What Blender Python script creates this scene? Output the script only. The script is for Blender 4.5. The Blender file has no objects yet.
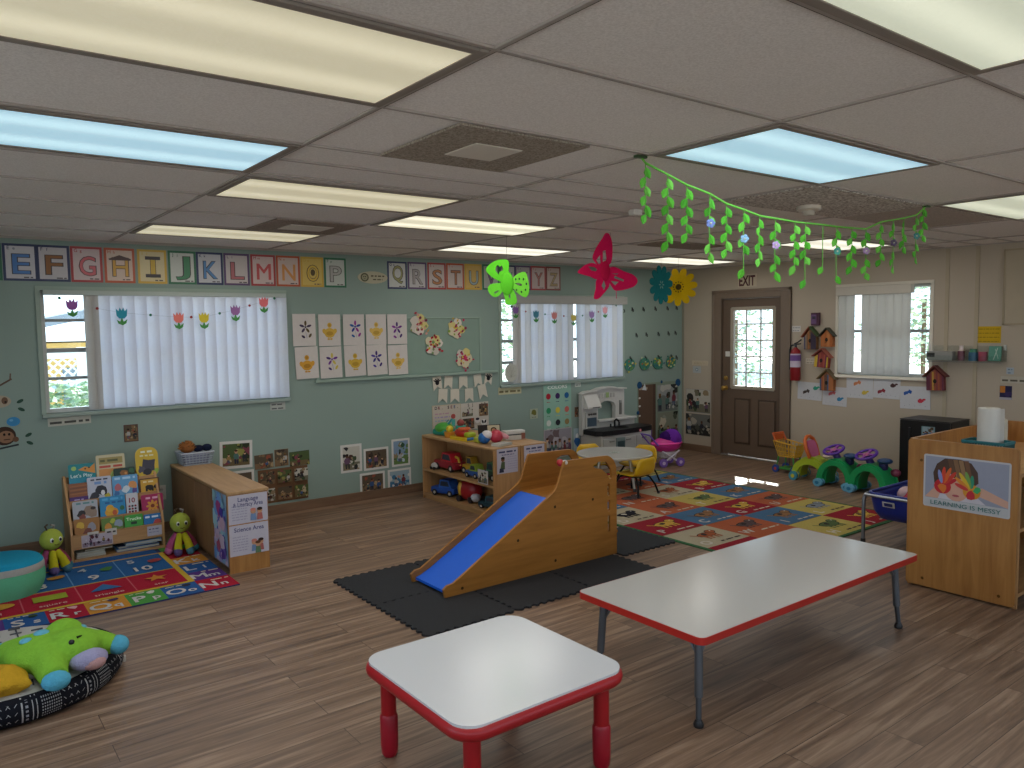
import bpy, bmesh, math, random
from mathutils import Vector, Matrix, geometry
SC = bpy.context.scene
COL = SC.collection
PI = math.pi
ALL = {}

# ---------------------------------------------------------------- helpers
def hx(h):
    if not isinstance(h, str): return h
    h = h.lstrip('#'); o = []
    for i in (0, 2, 4):
        v = int(h[i:i+2], 16) / 255
        o.append(v / 12.92 if v <= .04045 else ((v + .055) / 1.055) ** 2.4)
    return tuple(o)

def T(x=0, y=0, z=0): return Matrix.Translation((x, y, z))
def RX(a): return Matrix.Rotation(a, 4, 'X')
def RY(a): return Matrix.Rotation(a, 4, 'Y')
def RZ(a): return Matrix.Rotation(a, 4, 'Z')
def S(x, y, z): return Matrix.Diagonal((x, y, z, 1))
def frame(o, ex, ey):
    ex = Vector(ex).normalized(); ey = Vector(ey).normalized(); ez = ex.cross(ey)
    return Matrix(((ex.x, ey.x, ez.x, o[0]), (ex.y, ey.y, ez.y, o[1]), (ex.z, ey.z, ez.z, o[2]), (0, 0, 0, 1)))
def WG(x, z, off=.001, rot=0): return frame((x, -off, z), (1, 0, 0), (0, 0, 1)) @ RZ(rot)      # on the green wall, facing the room
def WB(y, z, off=.001, rot=0): return frame((-off, y, z), (0, -1, 0), (0, 0, 1)) @ RZ(rot)     # on the beige wall, facing the room

# ---------------------------------------------------------------- materials
def nodemat(name):
    m = bpy.data.materials.new(name); m.use_nodes = True
    nt = m.node_tree; b = nt.nodes['Principled BSDF']
    return m, nt, b
def N(nt, t, **kw):
    n = nt.nodes.new(t)
    for k, v in kw.items():
        if k in n.inputs: n.inputs[k].default_value = v
        else: setattr(n, k, v)
    return n
def paint(name, rough, spec=.4, var=.06, scale=40, bump=0, metal=0, coat=0, bscale=None):
    """colour from the mesh's own face colours, slightly broken up by noise"""
    m, nt, b = nodemat(name); L = nt.links.new
    at = N(nt, 'ShaderNodeAttribute', attribute_name='Col')
    tc = N(nt, 'ShaderNodeTexCoord'); no = N(nt, 'ShaderNodeTexNoise', Scale=scale, Detail=3)
    L(tc.outputs['Object'], no.inputs['Vector'])
    mr = N(nt, 'ShaderNodeMapRange'); mr.inputs['To Min'].default_value = 1 - var; mr.inputs['To Max'].default_value = 1 + var
    L(no.outputs['Fac'], mr.inputs['Value'])
    vm = N(nt, 'ShaderNodeVectorMath', operation='SCALE'); L(at.outputs['Color'], vm.inputs[0]); L(mr.outputs[0], vm.inputs['Scale'])
    L(vm.outputs[0], b.inputs['Base Color'])
    b.inputs['Roughness'].default_value = rough; b.inputs['Specular IOR Level'].default_value = spec
    b.inputs['Metallic'].default_value = metal; b.inputs['Coat Weight'].default_value = coat
    if bump:
        bp = N(nt, 'ShaderNodeBump', Strength=bump, Distance=.01)
        n2 = N(nt, 'ShaderNodeTexNoise', Scale=bscale or scale * 4, Detail=4); L(tc.outputs['Object'], n2.inputs['Vector'])
        L(n2.outputs['Fac'], bp.inputs['Height']); L(bp.outputs[0], b.inputs['Normal'])
    return m
PAPER = paint('paper', .75, .25, .05, 30)
GLOSSP = paint('glossy_paper', .4, .4, .04, 30)
PLAST = paint('plastic', .38, .45, .04, 20)
MATTE = paint('matte_paint', .7, .3, .05, 12)
METAL = paint('metal', .35, .5, .05, 30, metal=.7)
FUZZ = paint('plush', .95, .1, .14, 60, bump=.8, bscale=180)
FOAM = paint('foam', .85, .2, .1, 80, bump=.3, bscale=300)
CLOTH = paint('cloth', .9, .15, .1, 120, bump=.3, bscale=400)

def woodmat(name, c1, c2, rough=.45, axis='X', sc=3, spec=.4):
    m, nt, b = nodemat(name); L = nt.links.new
    tc = N(nt, 'ShaderNodeTexCoord'); mp = N(nt, 'ShaderNodeMapping')
    s = [14, 14, 14]; s['XYZ'.index(axis)] = 1.2
    mp.inputs['Scale'].default_value = [v * sc / 3 for v in s]
    L(tc.outputs['Object'], mp.inputs['Vector'])
    no = N(nt, 'ShaderNodeTexNoise', Scale=1.6, Detail=6, Roughness=.6, Distortion=.8); L(mp.outputs[0], no.inputs['Vector'])
    n2 = N(nt, 'ShaderNodeTexNoise', Scale=1.4, Detail=2); L(tc.outputs['Object'], n2.inputs['Vector'])
    mx = N(nt, 'ShaderNodeMath', operation='MULTIPLY_ADD'); L(n2.outputs['Fac'], mx.inputs[0]); mx.inputs[1].default_value = .7; L(no.outputs['Fac'], mx.inputs[2])
    cr = N(nt, 'ShaderNodeValToRGB'); e = cr.color_ramp.elements
    e[0].position = .55; e[0].color = (*hx(c1), 1); e[1].position = 1.05; e[1].color = (*hx(c2), 1)
    L(mx.outputs[0], cr.inputs['Fac']); L(cr.outputs[0], b.inputs['Base Color'])
    b.inputs['Roughness'].default_value = rough; b.inputs['Specular IOR Level'].default_value = spec
    return m
PLY = woodmat('birch_ply', '#85551f', '#aa7232', .4, 'X')          # the slide
OAKZ = woodmat('maple_upright', '#9a7048', '#b88d5e', .45, 'Z')
OAKX = woodmat('maple_length', '#9a7048', '#b88d5e', .45, 'X')
OAKY = woodmat('maple_depth', '#93704a', '#b28d62', .45, 'Y')
TANZ = woodmat('beech_upright', '#8a5a2b', '#ab7a42', .42, 'Z')
DARKZ = woodmat('brown_wood_upright', '#6d4c33', '#8d6844', .5, 'Z')
BASEM = woodmat('baseboard_wood', '#5d4737', '#7c614b', .5, 'X')
BASEY = woodmat('baseboard_wood_y', '#5d4737', '#7c614b', .5, 'Y')

def floor_mat():
    m, nt, b = nodemat('vinyl_plank'); L = nt.links.new
    tc = N(nt, 'ShaderNodeTexCoord')
    br = N(nt, 'ShaderNodeTexBrick', Scale=1.0)
    br.inputs['Mortar Size'].default_value = .0016; br.inputs['Brick Width'].default_value = 1.22; br.inputs['Row Height'].default_value = .152
    br.inputs['Color1'].default_value = (0, 0, 0, 1); br.inputs['Color2'].default_value = (1, 1, 1, 1); br.inputs['Mortar'].default_value = (.5, .5, .5, 1)
    br.offset = .37
    L(tc.outputs['Object'], br.inputs['Vector'])
    mp = N(nt, 'ShaderNodeMapping'); mp.inputs['Scale'].default_value = (.8, 15, 1); L(tc.outputs['Object'], mp.inputs['Vector'])
    add = N(nt, 'ShaderNodeVectorMath', operation='MULTIPLY_ADD'); L(br.outputs['Color'], add.inputs[0]); add.inputs[1].default_value = (7, 3, 5); L(mp.outputs[0], add.inputs[2])
    no = N(nt, 'ShaderNodeTexNoise', Scale=1.7, Detail=7, Roughness=.62, Distortion=.6); L(add.outputs[0], no.inputs['Vector'])
    cr = N(nt, 'ShaderNodeValToRGB'); e = cr.color_ramp.elements
    e[0].position = .3; e[0].color = (*hx('#5a463a'), 1); e[1].position = .72; e[1].color = (*hx('#a58a73'), 1)
    k = cr.color_ramp.elements.new(.5); k.color = (*hx('#806652'), 1)
    L(no.outputs['Fac'], cr.inputs['Fac'])
    # plank to plank shift
    mr = N(nt, 'ShaderNodeMapRange'); mr.inputs['To Min'].default_value = .92; mr.inputs['To Max'].default_value = 1.08
    sp = N(nt, 'ShaderNodeSeparateColor'); L(br.outputs['Color'], sp.inputs[0]); L(sp.outputs[0], mr.inputs['Value'])
    vm = N(nt, 'ShaderNodeVectorMath', operation='SCALE'); L(cr.outputs[0], vm.inputs[0]); L(mr.outputs[0], vm.inputs['Scale'])
    mo = N(nt, 'ShaderNodeMix', data_type='RGBA'); L(br.outputs['Fac'], mo.inputs['Factor']); L(vm.outputs[0], mo.inputs['A']); mo.inputs['B'].default_value = (*hx('#503f35'), 1)
    L(mo.outputs['Result'], b.inputs['Base Color'])
    r2 = N(nt, 'ShaderNodeMapRange'); r2.inputs['To Min'].default_value = .36; r2.inputs['To Max'].default_value = .5; L(no.outputs['Fac'], r2.inputs['Value']); L(r2.outputs[0], b.inputs['Roughness'])
    b.inputs['Specular IOR Level'].default_value = .42
    bp = N(nt, 'ShaderNodeBump', Strength=.12, Distance=.004); L(no.outputs['Fac'], bp.inputs['Height']); L(bp.outputs[0], b.inputs['Normal'])
    return m
def wall_mat(name, c, c2):
    m, nt, b = nodemat(name); L = nt.links.new
    tc = N(nt, 'ShaderNodeTexCoord'); no = N(nt, 'ShaderNodeTexNoise', Scale=1.1, Detail=4); L(tc.outputs['Object'], no.inputs['Vector'])
    mx = N(nt, 'ShaderNodeMix', data_type='RGBA'); L(no.outputs['Fac'], mx.inputs['Factor']); mx.inputs['A'].default_value = (*hx(c), 1); mx.inputs['B'].default_value = (*hx(c2), 1)
    L(mx.outputs['Result'], b.inputs['Base Color']); b.inputs['Roughness'].default_value = .55; b.inputs['Specular IOR Level'].default_value = .3
    n2 = N(nt, 'ShaderNodeTexNoise', Scale=90, Detail=3); L(tc.outputs['Object'], n2.inputs['Vector'])
    bp = N(nt, 'ShaderNodeBump', Strength=.15, Distance=.004); L(n2.outputs['Fac'], bp.inputs['Height']); L(bp.outputs[0], b.inputs['Normal'])
    return m
def ceil_mat(name, c, c2, sc=140, lo=.35, hi=.62):
    m, nt, b = nodemat(name); L = nt.links.new
    tc = N(nt, 'ShaderNodeTexCoord'); no = N(nt, 'ShaderNodeTexNoise', Scale=sc, Detail=3, Roughness=.7); L(tc.outputs['Object'], no.inputs['Vector'])
    cr = N(nt, 'ShaderNodeValToRGB'); e = cr.color_ramp.elements; e[0].position = lo; e[0].color = (*hx(c2), 1); e[1].position = hi; e[1].color = (*hx(c), 1)
    L(no.outputs['Fac'], cr.inputs['Fac'])
    n2 = N(nt, 'ShaderNodeTexNoise', Scale=.7, Detail=2); L(tc.outputs['Object'], n2.inputs['Vector'])
    mr = N(nt, 'ShaderNodeMapRange'); mr.inputs['To Min'].default_value = .9; mr.inputs['To Max'].default_value = 1.08; L(n2.outputs['Fac'], mr.inputs['Value'])
    vm = N(nt, 'ShaderNodeVectorMath', operation='SCALE'); L(cr.outputs[0], vm.inputs[0]); L(mr.outputs[0], vm.inputs['Scale']); L(vm.outputs[0], b.inputs['Base Color'])
    b.inputs['Roughness'].default_value = .9; b.inputs['Specular IOR Level'].default_value = .15
    bp = N(nt, 'ShaderNodeBump', Strength=.3, Distance=.004); L(no.outputs['Fac'], bp.inputs['Height']); L(bp.outputs[0], b.inputs['Normal'])
    return m
def glow_mat(name, base, tube, s_base, s_tube):
    """prismatic diffuser over two fluorescent tubes"""
    m, nt, b = nodemat(name); L = nt.links.new
    tc = N(nt, 'ShaderNodeTexCoord'); sx = N(nt, 'ShaderNodeSeparateXYZ'); L(tc.outputs['Object'], sx.inputs[0])
    ab = N(nt, 'ShaderNodeMath', operation='ABSOLUTE'); L(sx.outputs['Y'], ab.inputs[0])
    su = N(nt, 'ShaderNodeMath', operation='SUBTRACT'); L(ab.outputs[0], su.inputs[0]); su.inputs[1].default_value = .145
    a2 = N(nt, 'ShaderNodeMath', operation='ABSOLUTE'); L(su.outputs[0], a2.inputs[0])
    mr = N(nt, 'ShaderNodeMapRange', interpolation_type='SMOOTHSTEP'); mr.inputs['From Min'].default_value = 0; mr.inputs['From Max'].default_value = .11
    mr.inputs['To Min'].default_value = 1; mr.inputs['To Max'].default_value = 0; L(a2.outputs[0], mr.inputs['Value'])
    mc = N(nt, 'ShaderNodeMix', data_type='RGBA'); L(mr.outputs[0], mc.inputs['Factor']); mc.inputs['A'].default_value = (*hx(base), 1); mc.inputs['B'].default_value = (*hx(tube), 1)
    ms = N(nt, 'ShaderNodeMapRange'); ms.inputs['To Min'].default_value = s_base; ms.inputs['To Max'].default_value = s_tube; L(mr.outputs[0], ms.inputs['Value'])
    L(mc.outputs['Result'], b.inputs['Emission Color']); L(ms.outputs[0], b.inputs['Emission Strength'])
    b.inputs['Base Color'].default_value = (.6, .6, .58, 1); b.inputs['Roughness'].default_value = .5
    v = N(nt, 'ShaderNodeTexVoronoi', Scale=90); L(tc.outputs['Object'], v.inputs['Vector'])
    bp = N(nt, 'ShaderNodeBump', Strength=.3, Distance=.003); L(v.outputs['Distance'], bp.inputs['Height']); L(bp.outputs[0], b.inputs['Normal'])
    return m
def glass_mat():
    m = bpy.data.materials.new('window_glass'); m.use_nodes = True; nt = m.node_tree; nt.nodes.clear(); L = nt.links.new
    o = N(nt, 'ShaderNodeOutputMaterial'); t = N(nt, 'ShaderNodeBsdfTransparent'); t.inputs[0].default_value = (.93, .97, .97, 1)
    g = N(nt, 'ShaderNodeBsdfGlossy'); g.inputs['Roughness'].default_value = .05
    f = N(nt, 'ShaderNodeFresnel', IOR=1.3); x = N(nt, 'ShaderNodeMixShader'); L(f.outputs[0], x.inputs[0]); L(t.outputs[0], x.inputs[1]); L(g.outputs[0], x.inputs[2]); L(x.outputs[0], o.inputs[0])
    return m
def clear_mat():
    m = bpy.data.materials.new('clear_acrylic'); m.use_nodes = True; nt = m.node_tree; nt.nodes.clear(); L = nt.links.new
    o = N(nt, 'ShaderNodeOutputMaterial'); t = N(nt, 'ShaderNodeBsdfTransparent'); t.inputs[0].default_value = (.96, .98, .98, 1)
    g = N(nt, 'ShaderNodeBsdfGlossy'); g.inputs['Roughness'].default_value = .1
    x = N(nt, 'ShaderNodeMixShader'); x.inputs[0].default_value = .05; L(t.outputs[0], x.inputs[1]); L(g.outputs[0], x.inputs[2]); L(x.outputs[0], o.inputs[0])
    return m
def vane_mat(name, c, tr):
    m = bpy.data.materials.new(name); m.use_nodes = True; nt = m.node_tree; nt.nodes.clear(); L = nt.links.new
    o = N(nt, 'ShaderNodeOutputMaterial'); d = N(nt, 'ShaderNodeBsdfDiffuse'); t = N(nt, 'ShaderNodeBsdfTranslucent')
    tc = N(nt, 'ShaderNodeTexCoord'); no = N(nt, 'ShaderNodeTexNoise', Scale=60, Detail=2); L(tc.outputs['Object'], no.inputs['Vector'])
    mx = N(nt, 'ShaderNodeMix', data_type='RGBA'); L(no.outputs['Fac'], mx.inputs['Factor']); mx.inputs['A'].default_value = (*hx(c), 1); mx.inputs['B'].default_value = (*[v * .93 for v in hx(c)], 1)
    for k in (d, t): L(mx.outputs['Result'], k.inputs['Color'])
    x = N(nt, 'ShaderNodeMixShader'); x.inputs[0].default_value = tr; L(d.outputs[0], x.inputs[1]); L(t.outputs[0], x.inputs[2]); L(x.outputs[0], o.inputs[0])
    return m
GLASS = glass_mat(); CLEAR = clear_mat()

# ---------------------------------------------------------------- mesh builder
_txt = {}
def text_geo(s, bold=0):
    k = (s, bold)
    if k not in _txt:
        cu = bpy.data.curves.new('t', 'FONT'); cu.body = s; cu.size = 1; cu.offset = bold; cu.resolution_u = 3
        o = bpy.data.objects.new('t', cu); me = o.to_mesh()
        vs = [v.co.copy() for v in me.vertices]; fs = [tuple(p.vertices) for p in me.polygons]
        o.to_mesh_clear(); bpy.data.objects.remove(o); bpy.data.curves.remove(cu)
        w0 = min((v.x for v in vs), default=0); w1 = max((v.x for v in vs), default=1)
        _txt[k] = (vs, fs, w0, w1)
    return _txt[k]

class MB:
    def __init__(s, M=None): s.v = []; s.f = []; s.c = []; s.m = []; s.M = M or Matrix(); s.z = 0.0
    def raw(s, vs, fs, col='#ffffff', M=None, m=0):
        A = s.M @ M if M is not None else s.M; n = len(s.v); col = hx(col)
        s.v += [A @ Vector(v) for v in vs]; flip = A.to_3x3().determinant() < 0
        for f in fs:
            f = [i + n for i in f]; s.f.append(f[::-1] if flip else f); s.c.append(col); s.m.append(m)
        return s
    def box(s, c, d, col='#ffffff', bev=0, M=None, m=0, seg=2):
        a, b, e = d[0]/2, d[1]/2, d[2]/2
        if not bev:
            vs = [(c[0]+x*a, c[1]+y*b, c[2]+z*e) for x in (-1, 1) for y in (-1, 1) for z in (-1, 1)]
            fs = [(0, 1, 3, 2), (4, 6, 7, 5), (0, 4, 5, 1), (2, 3, 7, 6), (0, 2, 6, 4), (1, 5, 7, 3)]
            return s.raw(vs, fs, col, M, m)
        bm = bmesh.new(); bmesh.ops.create_cube(bm, size=1, matrix=T(*c) @ S(*d))
        bmesh.ops.bevel(bm, geom=bm.edges[:], offset=bev, segments=seg, affect='EDGES', profile=.5)
        bm.verts.index_update(); r = s.raw([v.co.copy() for v in bm.verts], [[v.index for v in f.verts] for f in bm.faces], col, M, m); bm.free(); return r
    def b2(s, x0, x1, y0, y1, z0, z1, col='#ffffff', bev=0, M=None, m=0): return s.box(((x0+x1)/2, (y0+y1)/2, (z0+z1)/2), (abs(x1-x0), abs(y1-y0), abs(z1-z0)), col, bev, M, m)
    def tube(s, pts, r, col='#ffffff', n=8, closed=False, cap=True, M=None, m=0, flat=1):
        pts = [Vector(p) for p in pts]; k = len(pts); rs = r if isinstance(r, (list, tuple)) else [r]*k
        vs = []; prev = None
        for i in range(k):
            if closed: d = pts[(i+1) % k] - pts[i-1]
            else: d = pts[min(i+1, k-1)] - pts[max(i-1, 0)]
            d.normalize()
            if prev is None:
                up = Vector((0, 0, 1)) if abs(d.z) < .9 else Vector((1, 0, 0)); a = d.cross(up).normalized()
            else: a = (prev - d * prev.dot(d)).normalized()
            prev = a; b = d.cross(a)
            for j in range(n): t = 2*PI*j/n; vs.append(pts[i] + (a*math.cos(t) + b*math.sin(t)*flat) * rs[i])
        fs = []
        for i in range(k if closed else k-1):
            for j in range(n):
                a, b = i*n+j, i*n+(j+1) % n; c, d = ((i+1) % k)*n+(j+1) % n, ((i+1) % k)*n+j; fs.append((a, b, c, d))
        if cap and not closed: fs.append(tuple(range(n))[::-1]); fs.append(tuple(range((k-1)*n, k*n)))
        return s.raw(vs, fs, col, M, m)
    def cyl(s, p0, p1, r0, r1=None, col='#ffffff', n=20, M=None, m=0): return s.tube([p0, p1], [r0, r0 if r1 is None else r1], col, n, M=M, m=m)
    def lathe(s, prof, col='#ffffff', n=24, M=None, m=0, cols=None):
        vs = []; k = len(prof)
        for r, z in prof:
            for j in range(n): t = 2*PI*j/n; vs.append((r*math.cos(t), r*math.sin(t), z))
        n0 = len(s.v); s.raw(vs, [], col, M, m)
        for i in range(k-1):
            for j in range(n):
                s.f.append([n0+i*n+j, n0+i*n+(j+1) % n, n0+(i+1)*n+(j+1) % n, n0+(i+1)*n+j]); s.c.append(hx(cols[i]) if cols else hx(col)); s.m.append(m)
        for e, rev in ((0, True), (k-1, False)):
            if prof[e][0] > 1e-4:
                f = [n0+e*n+j for j in range(n)]; s.f.append(f[::-1] if rev else f); s.c.append(hx(cols[min(e, k-2)]) if cols else hx(col)); s.m.append(m)
        return s
    def ell(s, c, r, col='#ffffff', n=16, M=None, m=0, half=False):
        vs = []; k = n//2; fs = []
        for i in range(k+1):
            ph = PI*i/k*(.5 if half else 1)
            for j in range(n): t = 2*PI*j/n; vs.append((c[0]+r[0]*math.sin(ph)*math.cos(t), c[1]+r[1]*math.sin(ph)*math.sin(t), c[2]+r[2]*math.cos(ph)))
        for i in range(k):
            for j in range(n): fs.append((i*n+j, (i+1)*n+j, (i+1)*n+(j+1) % n, i*n+(j+1) % n))
        return s.raw(vs, fs, col, M, m)
    def prism(s, poly, z0, z1, col='#ffffff', M=None, m=0, holes=(), side=None):
        def area(p): return sum(p[i-1][0]*p[i][1]-p[i][0]*p[i-1][1] for i in range(len(p)))
        poly = list(poly) if area(poly) > 0 else list(poly)[::-1]
        loops = [poly] + [list(h) if area(h) < 0 else list(h)[::-1] for h in holes]
        flatp = [p for l in loops for p in l]; n = len(flatp)
        vs = [(x, y, z0) for x, y in flatp] + [(x, y, z1) for x, y in flatp]
        tri = geometry.tessellate_polygon([[Vector((x, y, 0)) for x, y in l] for l in loops]) if (holes or len(poly) > 4) else None
        fs = []
        if tri is None: fs = [tuple(range(n))[::-1], tuple(range(n, 2*n))]
        else:
            for t in tri:
                a, b, c = (flatp[i] for i in t); up = (b[0]-a[0])*(c[1]-a[1])-(b[1]-a[1])*(c[0]-a[0]) > 0
                t = tuple(t) if up else tuple(t)[::-1]
                fs.append(tuple(i+n for i in t)); fs.append(t[::-1])
        s.raw(vs, fs, col, M, m); k = len(s.v) - 2*n; o = 0
        for l in loops:
            q = len(l)
            for i in range(q):
                a, b = k+o+i, k+o+(i+1) % q
                s.f.append([a, b, b+n, a+n]); s.c.append(hx(side or col)); s.m.append(m)
            o += q
        return s
    # ---- flat art laid up in thin layers on the local XY plane
    def lay(s): s.z += .00015; return s.z
    def rect(s, x0, y0, x1, y1, col, M=None): z = s.lay(); return s.raw([(x0, y0, z), (x1, y0, z), (x1, y1, z), (x0, y1, z)], [(0, 1, 2, 3)], col, M)
    def poly(s, pts, col, M=None):
        z = s.lay(); tri = geometry.tessellate_polygon([[Vector((x, y, 0)) for x, y in pts]]); fs = []
        for t in tri:
            a, b, c = (pts[i] for i in t); fs.append(tuple(t) if (b[0]-a[0])*(c[1]-a[1])-(b[1]-a[1])*(c[0]-a[0]) > 0 else tuple(t)[::-1])
        return s.raw([(x, y, z) for x, y in pts], fs, col, M)
    def disc(s, x, y, rx, ry=None, col='#ffffff', n=16, rot=0, M=None):
        ry = ry or rx; z = s.lay(); ca, sa = math.cos(rot), math.sin(rot); vs = []
        for j in range(n):
            t = 2*PI*j/n; a, b = rx*math.cos(t), ry*math.sin(t); vs.append((x+a*ca-b*sa, y+a*sa+b*ca, z))
        return s.raw(vs, [tuple(range(n))], col, M)
    def line(s, x0, y0, x1, y1, w, col):
        d = Vector((x1-x0, y1-y0)); d.normalize(); nx, ny = -d.y*w/2, d.x*w/2
        return s.poly([(x0+nx, y0+ny), (x0-nx, y0-ny), (x1-nx, y1-ny), (x1+nx, y1+ny)], col)
    def text(s, t, x, y, size, col, al='C', bold=.01, width=None, M=None):
        if 'M' in t and bold > 0:     # the built-in M closes up when emboldened: thicken it by overlaying
            for q in (-bold, bold): s.text(t, x+q*size, y, size, col, al, 0, width, M)
            bold = 0
        vs, fs, w0, w1 = text_geo(t, bold); kx = size if width is None else width / max(w1-w0, .01)
        ox = {'C': (w0+w1)/2, 'L': w0, 'R': w1}[al]; z = s.lay()
        return s.raw([(x+(v.x-ox)*kx, y+v.y*size, z) for v in vs], fs, col, M)
    def dash(s, x0, x1, y, h, col, seed=0):
        """a line of writing too small to read: short strokes"""
        r = random.Random(seed); x = x0
        while x < x1 - h*.3:
            w = min(h*r.uniform(.8, 2.6), x1-x); z = s.lay(); s.raw([(x, y, z), (x+w, y, z), (x+w, y+h*.55, z), (x, y+h*.55, z)], [(0, 1, 2, 3)], col); x += w + h*.55
        return s
    def blob(s, x, y, r, col, seed, clip=None, n=9, sq=1):
        q = random.Random(seed); pts = []
        for j in range(n):
            t = 2*PI*j/n; k = r*q.uniform(.62, 1.15); a, b = x+k*math.cos(t), y+k*sq*math.sin(t)
            if clip: a = min(max(a, clip[0]), clip[2]); b = min(max(b, clip[1]), clip[3])
            pts.append((a, b))
        z = s.lay(); ctr = (sum(p[0] for p in pts)/n, sum(p[1] for p in pts)/n)
        return s.raw([(*ctr, z)] + [(a, b, z) for a, b in pts], [(0, i+1, (i+1) % n+1) for i in range(n)], col)
    def photo(s, x0, y0, x1, y1, pal, seed, people=2):
        """a printed snapshot: ground tones, patches, a few small figures"""
        r = random.Random(seed); w, h = x1-x0, y1-y0; cl = (x0, y0, x1, y1)
        s.rect(x0, y0, x1, y1, pal[0]); s.rect(x0, y0, x1, y0+h*r.uniform(.3, .45), pal[1])
        for i in range(16): s.blob(r.uniform(x0, x1), r.uniform(y0, y1), min(w, h)*r.uniform(.06, .2), pal[r.randrange(len(pal))], r.random(), cl)
        for i in range(people):
            cx = x0 + w*(i+.5+r.uniform(-.25, .25))/people; k = h*r.uniform(.45, .72); by = y0+h*r.uniform(.03, .2); ww = min(w/people*.3, k*.2); ln = r.uniform(-.15, .15)*ww
            shirt = r.choice(['#35507c', '#6f343c', '#2b2b33', '#a8a49e', '#4d6a64', '#8f7446', '#664a60']); skin = r.choice(['#b98c6c', '#84583e', '#cda588', '#573a2a'])
            c = lambda a: min(max(a, x0), x1)
            s.poly([(c(cx-ww*.7), by), (c(cx-ww*.1), by), (c(cx), by+k*.3), (c(cx+ww*.15), by), (c(cx+ww*.75), by), (c(cx+ww*.8), by+k*.36), (c(cx-ww*.8), by+k*.36)], r.choice(['#2a2e3a', '#3d3a34', '#4a5468']))
            s.poly([(c(cx-ww*.85), by+k*.3), (c(cx+ww*.85), by+k*.3), (c(cx+ww*1.05+ln), by+k*.52), (c(cx+ww*.6+ln), by+k*.66), (c(cx-ww*.6+ln), by+k*.66), (c(cx-ww*1.05+ln), by+k*.5)], shirt)
            s.disc(c(cx+ln), by+k*.77, k*.1, k*.125, skin, 10); s.disc(c(cx+ln*1.2), by+k*.84, k*.105, k*.075, r.choice(['#2a1d17', '#4b3020', '#6d522c']), 10)
        for i in range(7): s.blob(r.uniform(x0, x1), r.uniform(y0, y0+h*.5), min(w, h)*r.uniform(.03, .09), pal[r.randrange(len(pal))], r.random(), cl)
        return s
    def build(s, name, parent=None, mat=PAPER, smooth=0, world=None):
        me = bpy.data.meshes.new(name); me.from_pydata([tuple(v) for v in s.v], [], s.f)
        for mm in (mat if isinstance(mat, (list, tuple)) else [mat]): me.materials.append(mm)
        ca = me.color_attributes.new('Col', 'FLOAT_COLOR', 'CORNER'); buf = []
        for p, c in zip(me.polygons, s.c): buf += [c[0], c[1], c[2], 1.0] * p.loop_total
        ca.data.foreach_set('color', buf)
        me.polygons.foreach_set('material_index', s.m)
        if smooth:
            me.polygons.foreach_set('use_smooth', [True]*len(me.polygons)); me.set_sharp_from_angle(angle=math.radians(smooth))
        me.update()
        o = bpy.data.objects.new(name, me); COL.objects.link(o)
        if parent is not None: o.parent = parent
        if world is not None: o.matrix_world = world
        return o

def tag(o, label, cat, group=None):
    o['label'] = label; o['category'] = cat
    if group: o['group'] = group
    return o
def thing(name, label, cat, M=None, group=None):
    o = bpy.data.objects.new(name, None); COL.objects.link(o); o.empty_display_size = .05
    if M is not None: o.matrix_world = M
    return tag(o, label, cat, group)
def struct(o): o['kind'] = 'structure'; return o
def kids(o): return list(o.children)
def dup(root, M, label=None):
    """copy a thing with its parts and sub-parts"""
    r = root.copy(); COL.objects.link(r); r.matrix_world = M
    if label: r['label'] = label
    for ch in kids(root):
        c = ch.copy(); COL.objects.link(c); c.parent = r
        for g in kids(ch):
            d = g.copy(); COL.objects.link(d); d.parent = c
    return r
def part_copy(o, M, parent=None):
    c = o.copy(); COL.objects.link(c); c.parent = parent or o.parent; c.matrix_local = M
    return c
def merged(mb, voxel, it, name, parent, mat, col):
    """one continuous skin around overlapping volumes"""
    o = mb.build('tmp', None, mat); r = o.modifiers.new('r', 'REMESH'); r.mode = 'VOXEL'; r.voxel_size = voxel
    q = o.modifiers.new('s', 'SMOOTH'); q.iterations = it; q.factor = .5
    dg = bpy.context.evaluated_depsgraph_get(); dg.update()
    me = bpy.data.meshes.new_from_object(o.evaluated_get(dg)); me.name = name
    bpy.data.objects.remove(o)
    while me.color_attributes: me.color_attributes.remove(me.color_attributes[0])
    ca = me.color_attributes.new('Col', 'FLOAT_COLOR', 'CORNER'); c = hx(col); ca.data.foreach_set('color', [c[0], c[1], c[2], 1.0]*len(ca.data))
    me.polygons.foreach_set('use_smooth', [True]*len(me.polygons))
    me.materials.clear(); me.materials.append(mat)
    o = bpy.data.objects.new(name, me); COL.objects.link(o); o.parent = parent
    return o
def arc(cx, cy, r, a0, a1, n): return [(cx+r*math.cos(math.radians(a0+(a1-a0)*i/n)), cy+r*math.sin(math.radians(a0+(a1-a0)*i/n))) for i in range(n+1)]
def rrect(x0, y0, x1, y1, r, n=5): return arc(x1-r, y0+r, r, -90, 0, n)+arc(x1-r, y1-r, r, 0, 90, n)+arc(x0+r, y1-r, r, 90, 180, n)+arc(x0+r, y0+r, r, 180, 270, n)

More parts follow.
